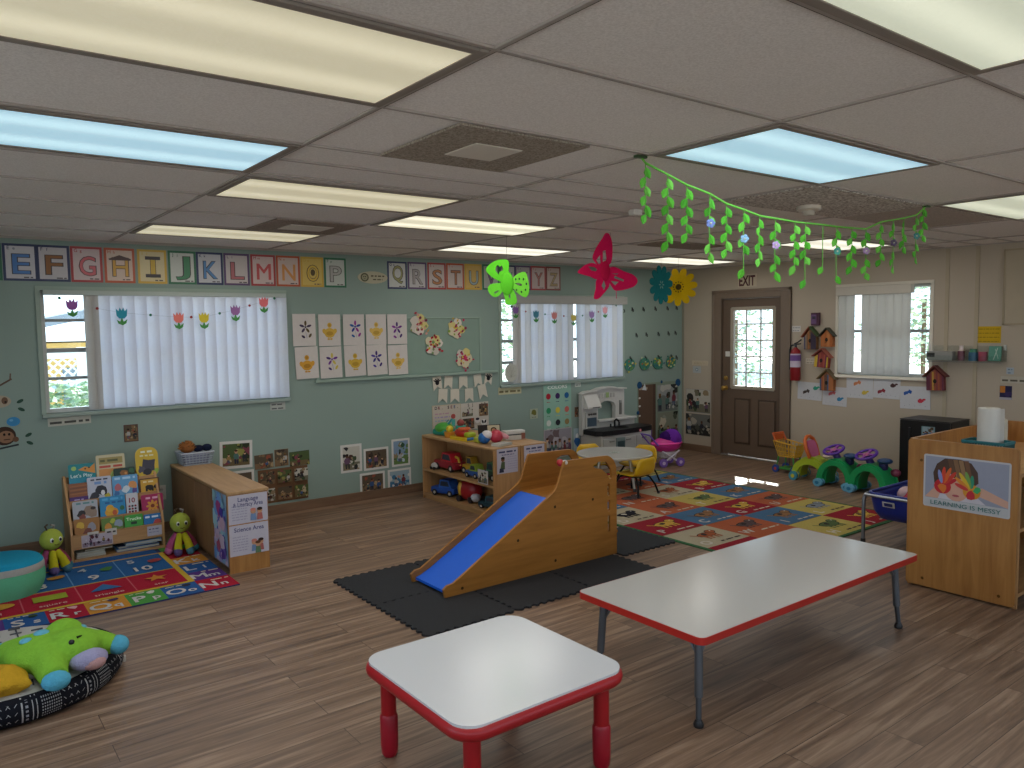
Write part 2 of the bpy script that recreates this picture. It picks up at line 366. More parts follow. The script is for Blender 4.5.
# ---------------------------------------------------------------- camera, view
cam = bpy.data.cameras.new('camera'); cam.sensor_width = 36; cam.lens = 776.75/1024*36; cam.clip_start = .05; cam.clip_end = 200
co = bpy.data.objects.new('camera', cam); COL.objects.link(co)
ya, pi_, ro = math.radians(37.257), math.radians(4.167), math.radians(-.837)
F = Vector((math.sin(ya)*math.cos(pi_), math.cos(ya)*math.cos(pi_), -math.sin(pi_))); R0 = Vector((math.cos(ya), -math.sin(ya), 0)); U0 = R0.cross(F)
Rv = R0*math.cos(ro)+U0*math.sin(ro); Uv = U0*math.cos(ro)-R0*math.sin(ro)
co.matrix_world = Matrix(((Rv.x, Uv.x, -F.x, -7.835), (Rv.y, Uv.y, -F.y, -6.647), (Rv.z, Uv.z, -F.z, 1.613), (0, 0, 0, 1)))
SC.camera = co
SC.view_settings.view_transform = 'Standard'; SC.view_settings.look = 'None'; SC.view_settings.gamma = 1; SC.view_settings.exposure = 0
SC.view_settings.use_curve_mapping = False
SC.cycles.max_bounces = 8; SC.cycles.diffuse_bounces = 5; SC.cycles.glossy_bounces = 3; SC.cycles.transparent_max_bounces = 12
SC.cycles.caustics_reflective = False; SC.cycles.caustics_refractive = False; SC.cycles.sample_clamp_indirect = 4
SC.cycles.use_denoising = True
# ================================================================ the room
H = 2.304; GX, GY, GAP = -6.648, -5.04, .0656
XL, YF = -9.6, -8.6
def holed_wall(mb, u0, u1, z1, holes, put, col='#ffffff'):
    cur = u0
    for a, b, c, d in sorted(holes):
        put(mb, cur, a, 0, z1); put(mb, a, b, 0, c); put(mb, a, b, d, z1); cur = b
    put(mb, cur, u1, 0, z1)
W1 = (-7.115, -5.285, 1.025, 1.935); W2 = (-2.915, -1.105, 1.0, 1.94)
W3 = (-3.085, -2.135, 1.06, 1.985); D1 = (-1.44, -.61, 0, 1.925)
def put_back(mb, a, b, c, d):
    if b-a > .001 and d-c > .001: mb.b2(a, b, 0, .13, c, d)
def put_right(mb, a, b, c, d):
    if b-a > .001 and d-c > .001: mb.b2(0, .13, a, b, c, d)
GREEN = wall_mat('green_wall_paint', '#899c93', '#82938a'); BEIGE = wall_mat('beige_wall_paint', '#b8ab99', '#aea18f')
m = MB(); holed_wall(m, XL, .13, H, [W1, W2], put_back); struct(m.build('wall_back', None, GREEN))
m = MB(); holed_wall(m, YF, 0, H, [W3, D1], put_right); struct(m.build('wall_right', None, BEIGE))
def put_left(mb, a, b, c, d):
    if b-a > .001 and d-c > .001: mb.b2(XL-.13, XL, a, b, c, d)
def put_front(mb, a, b, c, d):
    if b-a > .001 and d-c > .001: mb.b2(a, b, YF-.13, YF, c, d)
# window openings added to the unseen walls so daylight brightens the ceiling
m = MB(); holed_wall(m, YF-.13, .13, H, [(-8.2, -5.6, .7, 2.0), (-4.9, -2.3, .7, 2.0)], put_left); struct(m.build('wall_left', None, GREEN))
m = MB(); holed_wall(m, XL, .13, H, [(-9.0, -6.6, .7, 2.0), (-5.8, -3.4, .7, 2.0), (-2.8, -.4, .7, 2.0)], put_front); struct(m.build('wall_front', None, BEIGE))
m = MB(); m.b2(XL, .13, YF, .13, -.1, 0); struct(m.build('floor', None, floor_mat()))
# ceiling: lay-in tiles between thin tee bars, a strip at the joint of the two halves
m = MB(); m.b2(XL-.13, .13, YF-.13, .13, H+.008, H+.1, m=0)
ys = [GY+.6096*k for k in range(-5, 4)] + [GY+.6096*k+GAP for k in range(3, 9)]
xs = [GX+1.2192*k for k in range(-2, 6)]
for y in ys: m.b2(XL, 0, y-.008, y+.006, H, H+.009, m=1); m.b2(XL, 0, y+.006, y+.01, H+.001, H+.009, '#000000', m=1)  # dark strip beside each bar paints in the shadow of the tile gap
m.b2(GX, 0, GY+.6096*2.47-.008, GY+.6096*2.47+.008, H-.001, H+.009, m=1)
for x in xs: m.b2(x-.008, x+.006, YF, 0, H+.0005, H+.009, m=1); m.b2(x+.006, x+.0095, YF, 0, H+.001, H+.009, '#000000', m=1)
for y in (-.02,): m.b2(XL, 0, y-.012, 0, H-.002, H+.009, m=1)
m.b2(-.03, 0, YF, 0, H-.002, H+.009, m=1)
CEILT = ceil_mat('ceiling_tile', '#efe9e5', '#ddd6d1'); TEE = paint('ceiling_tee', .6, .3, .08, 9)
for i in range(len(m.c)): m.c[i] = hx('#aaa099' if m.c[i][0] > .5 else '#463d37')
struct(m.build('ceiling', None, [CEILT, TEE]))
# baseboards
m = MB(); m.b2(XL, 0, -.014, 0, 0, .085, bev=.003); struct(m.build('baseboard_back', None, BASEM))
m = MB(); m.b2(-.014, 0, -.476, -.014, 0, .085, bev=.003); m.b2(-.014, 0, YF, -1.571, 0, .085, bev=.003); struct(m.build('baseboard_right', None, BASEY))
# battens over the wall panel joints on the beige wall
m = MB()
for y in (-3.235, -3.5): m.b2(-.008, 0, y-.017, y+.017, .085, H, '#ada089')
struct(m.build('trim_2', None, MATTE))
m = MB()
for a, b, c, d in ((-3.735, -3.72, 1.57, 2.25), (-4.4, -4.385, 1.57, 2.25), (-4.4, -3.72, 1.57, 1.585), (-4.4, -3.72, 2.235, 2.25)): m.b2(-.012, 0, a, b, c, d, '#a4977f')
m.b2(-.006, 0, -4.39, -3.73, 1.58, 2.24, '#b2a58f'); struct(m.build('trim_3', None, MATTE))
m = MB(); m.b2(-.016, -.0005, -.022, -.0005, .085, H, '#8d8b7c'); struct(m.build('trim_4', None, MATTE))

# ---------------------------------------------------------------- windows
ALU = '#b9bcb8'
def window(name, Mx, w, h, bars, vbars=()):
    """local X along the wall, Y up, Z into the room; glass set back in the wall"""
    e = bpy.data.objects.new(name, None); COL.objects.link(e); e.matrix_world = Mx; struct(e)
    f = MB(); t = .03
    for a in ((0, t, 0, h), (w-t, w, 0, h), (t, w-t, 0, t), (t, w-t, h-t, h)): f.b2(a[0], a[1], a[2], a[3], -.1, -.045, ALU)
    f.build('window_frame', e, PLAST)
    for y, q in bars: k = MB(); k.b2(t, w-t, y-q/2, y+q/2, -.095, -.05, '#8b9090'); k.build('window_bar', e, PLAST)
    for x in vbars: k = MB(); k.b2(x-.014, x+.014, t, h-t, -.095, -.05, '#9ca09e'); k.build('window_bar', e, PLAST)
    g = MB(); g.b2(t-.005, w-t+.005, t-.005, h-t+.005, -.078, -.074); g.build('window_pane', e, GLASS)
    c = MB(); q = .03   # inner casing edge
    for a in ((-q, 0, -q, h+q), (w, w+q, -q, h+q), (0, w, h, h+q)): c.b2(a[0], a[1], a[2], a[3], 0, .012, '#98a79b' if name != 'window_3' else '#d8d2c4')
    c.build('window_casing', e, MATTE)
    sl = MB(); sl.b2(-q, w+q, -q, 0, -.03, .03, '#92a096' if name != 'window_3' else '#e6dfce', bev=.004); sl.build('window_sill', e, MATTE)
    return e
window('window_1', frame((W1[0], 0, W1[2]), (1, 0, 0), (0, 0, 1)), W1[1]-W1[0], W1[3]-W1[2], ((.69, .022), (.465, .034), (.255, .022)), (.9,))
window('window_2', frame((W2[0], 0, W2[2]), (1, 0, 0), (0, 0, 1)), W2[1]-W2[0], W2[3]-W2[2], ((.69, .022), (.465, .034), (.235, .03)), (.9,))
window('window_3', frame((0, W3[1], W3[2]), (0, -1, 0), (0, 0, 1)), W3[1]-W3[0], W3[3]-W3[2], ((.46, .03),), ())
V_BLUE = vane_mat('blind_vane_white', '#dfe0ea', .46); V_MID = vane_mat('blind_vane_shaded', '#d2cfd0', .33); V_GREY = vane_mat('blind_vane_grey', '#c2beb8', .3)  # V_MID puts the blind's uneven light and shade into the vane material
def vane_geo(mb, x, z0, z1, w, ang, curve=.01):
    n = 6; vs = []
    for k in range(n+1):
        t = (k/n-.5); a = w*t; b = curve*(1-4*t*t); vs.append((x+a*math.cos(ang)-b*math.sin(ang), a*math.sin(ang)+b*math.cos(ang)))
    pts = vs; N_ = len(pts); V = [(p[0], z0, p[1]) for p in pts]+[(p[0], z1, p[1]) for p in pts]
    mb.raw(V, [(i, i+1, N_+i+1, N_+i) for i in range(N_-1)])
def blind(name, label, Mx, x0, x1, n, z0, z1, w, ang, vm, rail, railcol, stack=None, skip=()):
    e = thing(name, label, 'blind', Mx)
    r = MB(); r.b2(*rail, railcol, bev=.004); r.build('headrail', e, MATTE)
    rd = random.Random(len(label)); jit = .3 if 'play kitchen' in label else .08
    for i in range(n):
        if i in skip: continue
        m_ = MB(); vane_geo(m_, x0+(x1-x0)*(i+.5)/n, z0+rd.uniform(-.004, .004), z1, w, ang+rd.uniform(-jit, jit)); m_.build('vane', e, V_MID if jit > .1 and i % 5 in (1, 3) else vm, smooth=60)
    if stack:
        for x, a, ww in stack: m_ = MB(); vane_geo(m_, x, z0, z1, ww, a); m_.build('vane', e, V_GREY, smooth=60)
    return e
F1 = frame((0, -.03, 0), (1, 0, 0), (0, 0, 1))
blind('vertical_blind', 'wide closed vertical blind over the window above the bookcase', F1, -6.765, -5.29, 17, 1.037, 1.9, .128, .4, V_BLUE, (-7.1, -5.275, 1.9, 1.935, -.03, .028), '#aab4ae', ((-6.8, .12, .075), (-6.775, .5, .08)))
blind('vertical_blind', 'vertical blind under a grey valance over the window above the play kitchen', F1, -2.72, -1.15, 18, 1.012, 1.9, .1, .5, V_BLUE, (-2.78, -1.1, 1.865, 1.955, -.02, .06), '#a3a29d', ((-2.745, .3, .07), (-2.72, .9, .08)), (9,))
FB = frame((-.03, 0, 0), (0, -1, 0), (0, 0, 1))
blind('vertical_blind', 'half-open grey vertical blind in the beige wall beside the birdhouses', FB, 2.16, 2.905, 9, 1.075, 1.91, .084, -.3, V_GREY, (2.15, 2.935, 1.895, 1.985, -.02, .06), '#c4bdb0', None, (2,))

# ---------------------------------------------------------------- door
DK = '#665446'; CS = '#786758'
e = bpy.data.objects.new('door_1', None); COL.objects.link(e); e.matrix_world = frame((.02, -.62, .02), (0, -1, 0), (0, 0, 1)); struct(e)
dw, dh = .81, 1.895
def rp(mb, x0, x1, y0, y1):   # raised panel
    mb.b2(x0, x1, y0, y1, .0, .004, '#4a3b2f'); mb.b2(x0+.022, x1-.022, y0+.022, y1-.022, .0, .014, DK, bev=.008)
s = MB()
gx0, gx1, gy0, gy1 = .125, .725, .82, 1.785
for a in ((0, gx0, 0, dh), (gx1, dw, 0, dh), (gx0, gx1, 0, gy0), (gx0, gx1, gy1, dh)): s.b2(a[0], a[1], a[2], a[3], -.04, 0, DK)
rp(s, .17, .4, .14, .7); rp(s, .505, .755, .14, .7); s.build('door_slab', e, PLAST)
s = MB(); q = .03
for a in ((gx0-.012, gx0+q, gy0, gy1), (gx1-q, gx1+.012, gy0, gy1), (gx0, gx1, gy0-.012, gy0+q), (gx0, gx1, gy1-q, gy1+.012)): s.b2(a[0], a[1], a[2], a[3], -.03, .012, '#a59a8a', bev=.003)
s.build('glazing_frame', e, PLAST)
s = MB(); s.b2(gx0, gx1, gy0, gy1, -.024, -.02); s.build('door_glass', e, GLASS)
s = MB()
for k in (1, 2): x = gx0+(gx1-gx0)*k/3; s.b2(x-.009, x+.009, gy0, gy1, -.02, -.008, '#e8ecea')
for k in range(1, 5): y = gy0+(gy1-gy0)*k/5; s.b2(gx0, gx1, y-.009, y+.009, -.02, -.008, '#e8ecea')
s.build('muntin_grid', e, PLAST)
s = MB(); s.lathe([(.0, 0), (.03, 0), (.03, .006), (.012, .01), (.012, .035), (.028, .045), (.03, .06), (.02, .072), (0, .075)], '#b8924a', M=T(.045, .815, 0)); s.build('door_knob', e, METAL, 40)
s = MB(); s.lathe([(0, 0), (.027, 0), (.027, .012), (.01, .016), (.01, .03), (0, .031)], '#b8924a', M=T(.045, .935, 0)); s.build('deadbolt', e, METAL, 40)
s = MB(); s.b2(.035, .1, 1.2, 1.262, 0, .003, '#d9d6cf'); s.dash(.042, .094, 1.235, .014, '#777777', 3); s.build('door_sticker', e, PAPER)
c3 = MB(frame((-.019, -.62, .02), (0, -1, 0), (0, 0, 1)))
for a in ((-.144, -.01, -.02, 2.005), (.82, .951, -.02, 2.005), (-.01, .82, 1.905, 2.005)): c3.b2(a[0], a[1], a[2], a[3], -.0185, .0, CS, bev=.004)
for a in ((-.144, -.11, -.02, 2.0), (.917, .951, -.02, 2.0), (-.144, .951, 1.965, 2.005)): c3.b2(a[0], a[1], a[2], a[3], -.0185, .008, CS, bev=.004)
for a in ((-.0095, .0, -.02, 1.905), (.81, .8195, -.02, 1.905), (0, .81, 1.897, 1.905)): c3.b2(a[0], a[1], a[2], a[3], -.14, -.0, '#5f5043')
struct(c3.build('trim_1', None, PLAST))
m = MB(); m.b2(-.03, .1, -1.44, -.61, .0, .014, '#a3988a', bev=.004); struct(m.build('sill_1', None, METAL))

# ---------------------------------------------------------------- outside
GRASS = wall_mat('dry_lawn', '#9fa783', '#b9b29a'); CONC = wall_mat('bright_concrete', '#cfcac0', '#bfb9ad')
m = MB(); m.b2(-40, 40, .14, 45, -.4, -.3); m.b2(.14, 40, -40, .14, -.4, -.3); m.b2(-40, .14, -40, YF-.14, -.4, -.3); m.b2(-40, XL-.14, YF-.14, .14, -.4, -.3); struct(m.build('ground', None, CONC))
m = MB(); m.b2(.13, 1.5, -8.6, .1, 2.2, 2.3, '#d8d4cc'); struct(m.build('porch_roof', None, MATTE))
hse = thing('house', 'tan house with a grey gable roof seen through the slatted side window', 'house', T(-5.2, 9.5, -.3))
k = MB(); k.b2(-2.4, 3, 0, 4, 0, 1.75, '#d6ad62'); k.build('house_wall', hse, MATTE)
k = MB(); k.prism([(-2.9, 1.6), (.6, 2.35), (3.6, 1.6), (3.6, 1.75), (.6, 2.52), (-2.9, 1.75)], -.4, 4.4, '#8e959c', M=RX(PI/2) @ S(1, 1, -1)); k.build('house_roof', hse, MATTE)
k = MB(); k.b2(-.6, .3, -.02, .0, .5, 1.3, '#7a8790'); k.build('house_window', hse, PLAST)
fn = thing('lattice_fence', 'white lattice fence panel outside the window above the bookcase', 'fence', T(-6.9, 4.0, -.3))
for i, x in enumerate((0, .62, 1.1)):
    k = MB(); k.b2(x-.05, x+.05, -.05, .05, 0, 1.75, '#f0efe9'); k.build('fence_post', fn, MATTE)
k = MB(); k.b2(0, 1.1, -.03, .03, 1.62, 1.72, '#f0efe9'); k.b2(0, 1.1, -.03, .03, 1.28, 1.35, '#f0efe9')
for i in range(12):
    x = i*.1; k.tube([(x, 0, 1.3), (min(x+.33, 1.1), 0, 1.63)], .012, '#dfe2df', 4); k.tube([(x, .012, 1.63), (min(x+.33, 1.1), .012, 1.3)], .012, '#dfe2df', 4)
k.build('lattice_panel', fn, MATTE)
LEAFM = paint('leaf', .6, .3, .25, 9)
def bush(name, label, x, y, z, r, h, seed, pal, group=None):
    q = random.Random(seed); k = MB()
    for i in range(1500):
        a, b, c = q.gauss(0, .45), q.gauss(0, .45), q.uniform(0, 1); s_ = .03+.03*q.random(); c_ = q.choice(pal)
        M = T(x+a*r, y+b*r, z+c*h) @ RZ(q.uniform(0, 6.3)) @ RX(q.uniform(-1.4, 1.4))
        k.raw([(-s_, 0, 0), (0, -s_*.6, .01), (s_, 0, 0), (0, s_*.6, .01)], [(0, 1, 2, 3)], c_, M)
    k.tube([(x, y, -.3), (x, y, z+h*.6)], .04, '#6d5a44', 6)
    return tag(k.build(name, None, LEAFM), label, 'bush' if name == 'bush' else 'tree', group)
PALG = ['#a9b894', '#9cb48c', '#bfc8a8', '#8fa88a', '#b0c0b8']
bush('bush', 'green bush outside the window above the bookcase', -6.62, 2.5, .1, .5, 1.0, 4, PALG)
bush('tree', 'pale green tree outside the narrow window strip by the banner', -.55, 3.4, .6, .8, 1.9, 5, PALG)
bush('tree', 'yellow-green tree seen through the door glass', 4.6, 2.6, .5, .9, 2.0, 6, PALG)
bush('tree', 'leafy tree at the edge of the beige wall window', 5.2, -.62, .9, .9, 1.8, 7, PALG)
k = thing('picket_fence', 'white picket fence seen low through the door glass', 'fence', T(6.5, 1.5, -.3))
for i in range(24):
    q = MB(); q.b2(-.02, .02, -.06, .06, 0, 1.05, '#dfe6ea', M=T(0, i*.16, 0)); q.build('picket', k, MATTE)
q = MB(); q.b2(-.04, -.02, -.1, 3.9, .25, .33, '#cfd8de'); q.b2(-.04, -.02, -.1, 3.9, .75, .83, '#cfd8de'); q.build('rail', k, MATTE)

# ---------------------------------------------------------------- ceiling fixtures
GL = {'cream': glow_mat('diffuser_cream', '#d0c6a2', '#e6dcb8', .62, .71), 'warm': glow_mat('diffuser_warm', '#dad3b6', '#fff6da', .9, 1.05),
      'blue': glow_mat('diffuser_blue', '#9fcfe4', '#bce6f4', .78, .9), 'green': glow_mat('diffuser_pale_green', '#c9cfb6', '#e2e6cc', .72, .82), 'white': glow_mat('diffuser_white', '#e6e2cc', '#fffbea', 1.0, 1.15)}
LCOL = {'cream': (1, .93, .84), 'warm': (1, .95, .88), 'blue': (.8, .92, 1), 'green': (1, .99, .93), 'white': (1, .97, .93)}
def fixture(u, v, kind, label, w=1.2192, power=9.0, x0=None):
    y = GY+.6096*(v+.5)+(GAP if v >= 3 else 0); x = (GX+1.2192*u+w/2) if x0 is None else x0+w/2
    e = thing('ceiling_light', label, 'ceiling light', T(x, y, H), 'fluorescent ceiling panels')
    f = MB(); a, b, t = w/2-.012, .293, .03
    for q in ((-a, -a+t, -b, b), (a-t, a, -b, b), (-a+t, a-t, -b, -b+t), (-a+t, a-t, b-t, b)): f.b2(q[0], q[1], q[2], q[3], -.006, .004, '#8c8178', bev=.002)
    f.build('light_frame', e, MATTE)
    d = MB(); d.b2(-a+t, a-t, -b+t, b-t, -.003, .002); d.build('diffuser', e, GL[kind])
    l = bpy.data.lights.new('tube_light', 'AREA'); l.shape = 'RECTANGLE'; l.size = w-.12; l.size_y = .5; l.energy = power; l.color = LCOL[kind]; l.specular_factor = .25
    o = bpy.data.objects.new('tube_light', l); COL.objects.link(o); o.parent = e; o.location = (0, 0, -.012)
    return e
PW = 6.5
for a in ((-1, 0, 'cream', 'big cream light panel overhead at the near ceiling edge'), (-1, 2, 'blue', 'long pale blue light panel toward the window side'),
          (0, 3, 'cream', 'cream light panel just beyond the blue one and the stained vent'), (0, 6, 'cream', 'cream light panel just above the alphabet cards K to P'),
          (1, 4, 'warm', 'warm white light panel with the green butterfly hung at its corner'), (2, 6, 'white', 'thin bright light panel above the green butterfly'),
          (4, 6, 'white', 'white light panel over the teal and yellow paper flowers'), (1, 0, 'blue', 'pale blue light panel beside the start of the leaf garland'),
          (3, 0, 'green', 'pale yellow light panel at the far end of the leaf garland'), (0, -2, 'green', 'pale greenish light panel at the top corner overhead')): fixture(*a, power=PW)
fixture(3.92, 3, 'white', 'white light panel glimpsed behind the hanging leaf strands', w=1.1, power=PW)
VENT1 = ceil_mat('stained_vent', '#aea396', '#7d7064', 110, .35, .6); VENT2 = ceil_mat('dark_vent', '#a39488', '#75675d', 110, .3, .65); VENT3 = ceil_mat('aged_tile', '#c3b8ae', '#a0948a', 90, .35, .65); TEX = ceil_mat('rough_tile', '#e0dad2', '#8d8178', 60, .4, .58)
def vent(label, x0, x1, y0, y1, mat, plate=None, fins=True):
    e = thing('ceiling_vent', label, 'ceiling vent', T((x0+x1)/2, (y0+y1)/2, H)); w, d = (x1-x0)/2, (y1-y0)/2
    f = MB(); f.b2(-w, w, -d, d, -.004, .006); f.build('vent_panel', e, mat)
    if plate: p = MB(); p.b2(plate[0], plate[1], plate[2], plate[3], -.009, -.004, '#d5ccc0', bev=.002); p.build('deflector_plate', e, MATTE)
    return e
vent('stained perforated return vent with a small square plate', -6.335, -5.74, -4.41, -3.83, VENT1, (-.11, .11, -.11, .11))
vent('small dark stained vent above the alphabet letter K', -6.03, -5.43, -1.9, -1.33, VENT2, (-.15, .15, -.12, .12))
vent('dark stained ceiling vent above the pink butterfly and teal flower', -2.87, -2.12, -2.28, -1.93, VENT2)
vent('rough speckled ceiling panel holding the smoke detector', -4.2, -3.0, -4.42, -3.83, TEX)
vent('dark stained ceiling panel past the far end of the leaf garland', -2.98, -1.9, -4.42, -3.83, VENT3)
e = thing('smoke_detector', 'round cream smoke detector on the speckled ceiling panel', 'smoke detector', T(-3.62, -4.02, H-.004))
k = MB(); k.lathe([(0, -.028), (.055, -.028), (.068, -.02), (.07, 0), (0, 0)], '#cfc6b6', 24); k.build('housing', e, PLAST, 40)
k = MB(); k.lathe([(0, -.055), (.028, -.055), (.034, -.045), (.034, -.028)], '#b9b0a1', 20); k.build('sensor_cap', e, PLAST, 40)
k = MB(); k.box((0, 0, -.0175), (.07, .05, .035), '#d5d1ca', bev=.006); tag(k.build('junction_box', None, PLAST, world=T(-4.39, -3.36, H)), 'small white box on the ceiling by the first leaf strand', 'box')

# ---------------------------------------------------------------- daylight
w = bpy.data.worlds.new('sky'); SC.world = w; w.use_nodes = True; nt = w.node_tree; bg = nt.nodes['Background']
tc = N(nt, 'ShaderNodeTexCoord'); sx = N(nt, 'ShaderNodeSeparateXYZ'); nt.links.new(tc.outputs['Generated'], sx.inputs[0])
cr = N(nt, 'ShaderNodeValToRGB'); el = cr.color_ramp.elements; el[0].position = .48; el[0].color = (.8, .9, 1, 1); el[1].position = .8; el[1].color = (.5, .72, 1, 1)
mr = N(nt, 'ShaderNodeMapRange'); mr.inputs['From Min'].default_value = -1; nt.links.new(sx.outputs['Z'], mr.inputs['Value']); nt.links.new(mr.outputs[0], cr.inputs['Fac']); nt.links.new(cr.outputs[0], bg.inputs['Color'])
bg.inputs['Strength'].default_value = 3.0
sun = bpy.data.lights.new('sun', 'SUN'); sun.energy = 14; sun.angle = .01; sun.color = (1, .95, .86); so = bpy.data.objects.new('sun', sun); COL.objects.link(so)
so.matrix_world = Vector((1.19, .9, 1.0)).to_track_quat('Z', 'Y').to_matrix().to_4x4()
# ================================================================ on the green wall
def card(ch, xc, zc, w, h, border, face, lcol, edge='#3a3436', bcol=None, tilt=0):
    e = thing('alphabet_card', 'alphabet card with a %s letter %s and a %s border' % (lcol[0], ch, border[0]), 'alphabet card', WG(xc, zc, .001, tilt), 'alphabet cards under the ceiling')
    b = MB(); b.b2(-w/2, w/2, -h/2, h/2, 0, .002, border[1]); b.build('card_border', e, GLOSSP)
    f = MB(); t = .017; f.b2(-w/2+t, w/2-t, -h/2+t, h/2-t, .002, .0028, face); f.z = .003
    f.text(ch, -w*.33, h*.34, .035, border[1], 'C'); f.text(ch.lower(), -w*.17, h*.34, .03, border[1], 'C')
    f.dash(w*.08, w*.38, -h*.42, .016, '#50484a', ord(ch)); f.build('card_face', e, GLOSSP)
    l = MB(); l.z = .0036
    wi = (w*.2, w*.16) if ch == 'I' else (w*.62, w*.56) if ch in 'MNW' else (w*.56, w*.5)
    y0 = -h*.3+(.03 if ch in 'JQ' else 0)
    if ch not in 'MNW': l.text(ch, 0.005, y0, .2, edge, 'C', .03, width=wi[0])
    l.text(ch, .005, y0, .2, lcol[1], 'C', .012 if ch in 'MNW' else .006, width=wi[1])
    if ch == 'I': [l.rect(-w*.24, y, w*.28, y+h*.1, edge) for y in (-h*.32, h*.2)]
    if ch == 'H': l.poly([(-w*.36, h*.19), (0, h*.3), (w*.38, h*.2), (w*.36, h*.15), (-w*.34, h*.15)], '#4b3430')
    if ch == 'O': l.disc(.005, -h*.02, .022, .03, '#5a4a2a', 12)
    l.build('letter', e, GLOSSP)
    return e
NV, RD, OR, YL, GN, PU = ('navy', '#2c3458'), ('red', '#a33a3c'), ('orange', '#b3512f'), ('yellow', '#c9a23f'), ('green', '#2f6b4c'), ('purple', '#5b4468')
CX = [(-7.2235, 'E', NV, '#c3c0c4', ('blue', '#4a78b4')), (-7.0165, 'F', NV, '#bfbabc', ('dark gold', '#8a5b2e')), (-6.7975, 'G', RD, '#c6b3b3', ('pink red', '#c8646a')), (-6.571, 'H', OR, '#cbb5a6', ('gold', '#c99a3e')),
      (-6.337, 'I', YL, '#cbbd92', ('yellow', '#c8a63c')), (-6.1115, 'J', GN, '#bfc4bc', ('green', '#3f7f58')), (-5.896, 'K', NV, '#bcbcc0', ('blue', '#4f7fb0')), (-5.6755, 'L', PU, '#beb4b2', ('pink', '#b0686c')),
      (-5.45, 'M', RD, '#c8b2ae', ('red', '#bd5250')), (-5.2285, 'N', OR, '#c6b2a8', ('orange', '#c98a4a')), (-5.007, 'O', YL, '#cfb45e', ('yellow', '#cfae45')), (-4.7865, 'P', GN, '#b9beb6', ('grey', '#a9a8a2'))]
for x, ch, bd, fc, lc in CX: card(ch, x, 2.133, .214, .266, bd, fc, lc)
card('D', -7.438, 2.133, .205, .264, GN, '#bcc2b8', ('green', '#4c8a66'))
CX2 = [(-4.1475, 'Q', NV, '#b9b9b4', ('olive', '#8f8a5a')), (-3.9265, 'R', PU, '#b7b2b2', ('grey', '#9b9290')), (-3.703, 'S', RD, '#bdb0aa', ('tan', '#b0784e')), (-3.4835, 'T', OR, '#bdb0aa', ('brown', '#a5704e')), (-3.2625, 'U', YL, '#c9a860', ('pale blue', '#96aab0')),
       (-3.04, 'V', GN, '#aeb4ac', ('violet', '#7b5a80')), (-2.82, 'W', NV, '#b3b0ae', ('teal', '#4f7f86')), (-2.61, 'X', PU, '#aca6a6', ('grey', '#86828a')), (-2.3985, 'Y', RD, '#b9a6a0', ('rose', '#a86a62')), (-2.183, 'Z', ('dark red', '#7b3a34'), '#b7a69c', ('tan', '#a99068'))]
for x, ch, bd, fc, lc in CX2: card(ch, x, 2.128+.01*(x+4.2), .212, .262, bd, fc, lc)

e = thing('oval_sign', 'cream oval sign with a small round face between the letter cards', 'sign', WG(-4.41, 2.1, .001))
k = MB(); k.prism([(.155*math.cos(t*PI/16), .057*math.sin(t*PI/16)) for t in range(32)], 0, .006, '#b5ae96'); k.build('sign_board', e, PAPER, 0)
k = MB(); k.z = .007; k.disc(-.085, .0, .042, .04, '#5d5a44', 16); k.disc(-.085, 0, .03, .028, '#9d9b80', 14); k.disc(-.094, .006, .005, .006, '#25231d', 8); k.disc(-.076, .006, .005, .006, '#25231d', 8); k.line(-.094, -.012, -.076, -.012, .004, '#25231d')
k.build('round_face', e, PAPER)
k = MB(); k.z = .007; k.dash(-.02, .12, .008, .022, '#55503e', 4); k.dash(0, .1, -.024, .018, '#55503e', 5); k.build('lettering', e, PAPER)

# tulip strings over the blinds
def tulips(label, pts, y_off, ends):
    e = thing('hanging_tulip_garland', label, 'garland', T(0, -y_off, 0))
    path = [ends[0]] + [(x, z) for x, z, c, n in pts] + [ends[1]]
    s = MB(); s.tube([(x, 0, z+.018) for x, z in path], .001, '#b5b8bc', 5); s.build('string', e, CLOTH)
    for x, z, c, n in pts:
        f = MB(frame((x, -.003, z), (1, 0, 0), (0, 0, 1)))
        f.prism([(-.04, .05), (-.022, .03), (-.012, .058), (0, .034), (.012, .058), (.022, .03), (.04, .05), (.036, -.005), (.018, -.026), (-.018, -.026), (-.036, -.005)], 0, .004, c)
        f = f.build('tulip', e, PAPER); f['label'] = n + ' paper tulip'
        g = MB(frame((x, -.003, z), (1, 0, 0), (0, 0, 1)))
        g.prism([(-.004, -.026), (.004, -.026), (.012, -.05), (.038, -.03), (.03, -.062), (.004, -.078), (-.026, -.064), (-.036, -.036), (-.012, -.05)], 0, .003, '#4c8f4c'); g.build('tulip_stem', f, PAPER)
    for i in range(len(path)-1):
        k = MB(); k.ell(((path[i][0]+path[i+1][0])/2, -.002, (path[i][1]+path[i+1][1])/2+.018), (.011, .004, .011), ('#2f6b52', '#9c3f3f')[i % 2], 8); k.build('pompom', e, CLOTH)
tulips('string of six paper tulips across the wide blind by the bookcase', [(-6.924, 1.815, '#9a5fa8', 'purple'), (-6.593, 1.75, '#2f8fa8', 'teal'), (-6.182, 1.715, '#e07a70', 'coral'), (-5.987, 1.715, '#d2bf3c', 'yellow'), (-5.732, 1.775, '#96689f', 'purple'), (-5.491, 1.845, '#e2757a', 'pink')], .095, ((-7.08, 1.9), (-5.3, 1.9)))
tulips('string of six paper tulips across the blind above the play kitchen', [(-2.796, 1.785, '#7b5a94', 'purple'), (-2.519, 1.74, '#4d8aa0', 'teal'), (-2.260, 1.725, '#d58a86', 'coral'), (-1.977, 1.7, '#c9b85e', 'yellow'), (-1.697, 1.735, '#9a7cb0', 'purple'), (-1.487, 1.785, '#e0a0a8', 'pink')], .1, ((-2.88, 1.85), (-1.12, 1.88)))

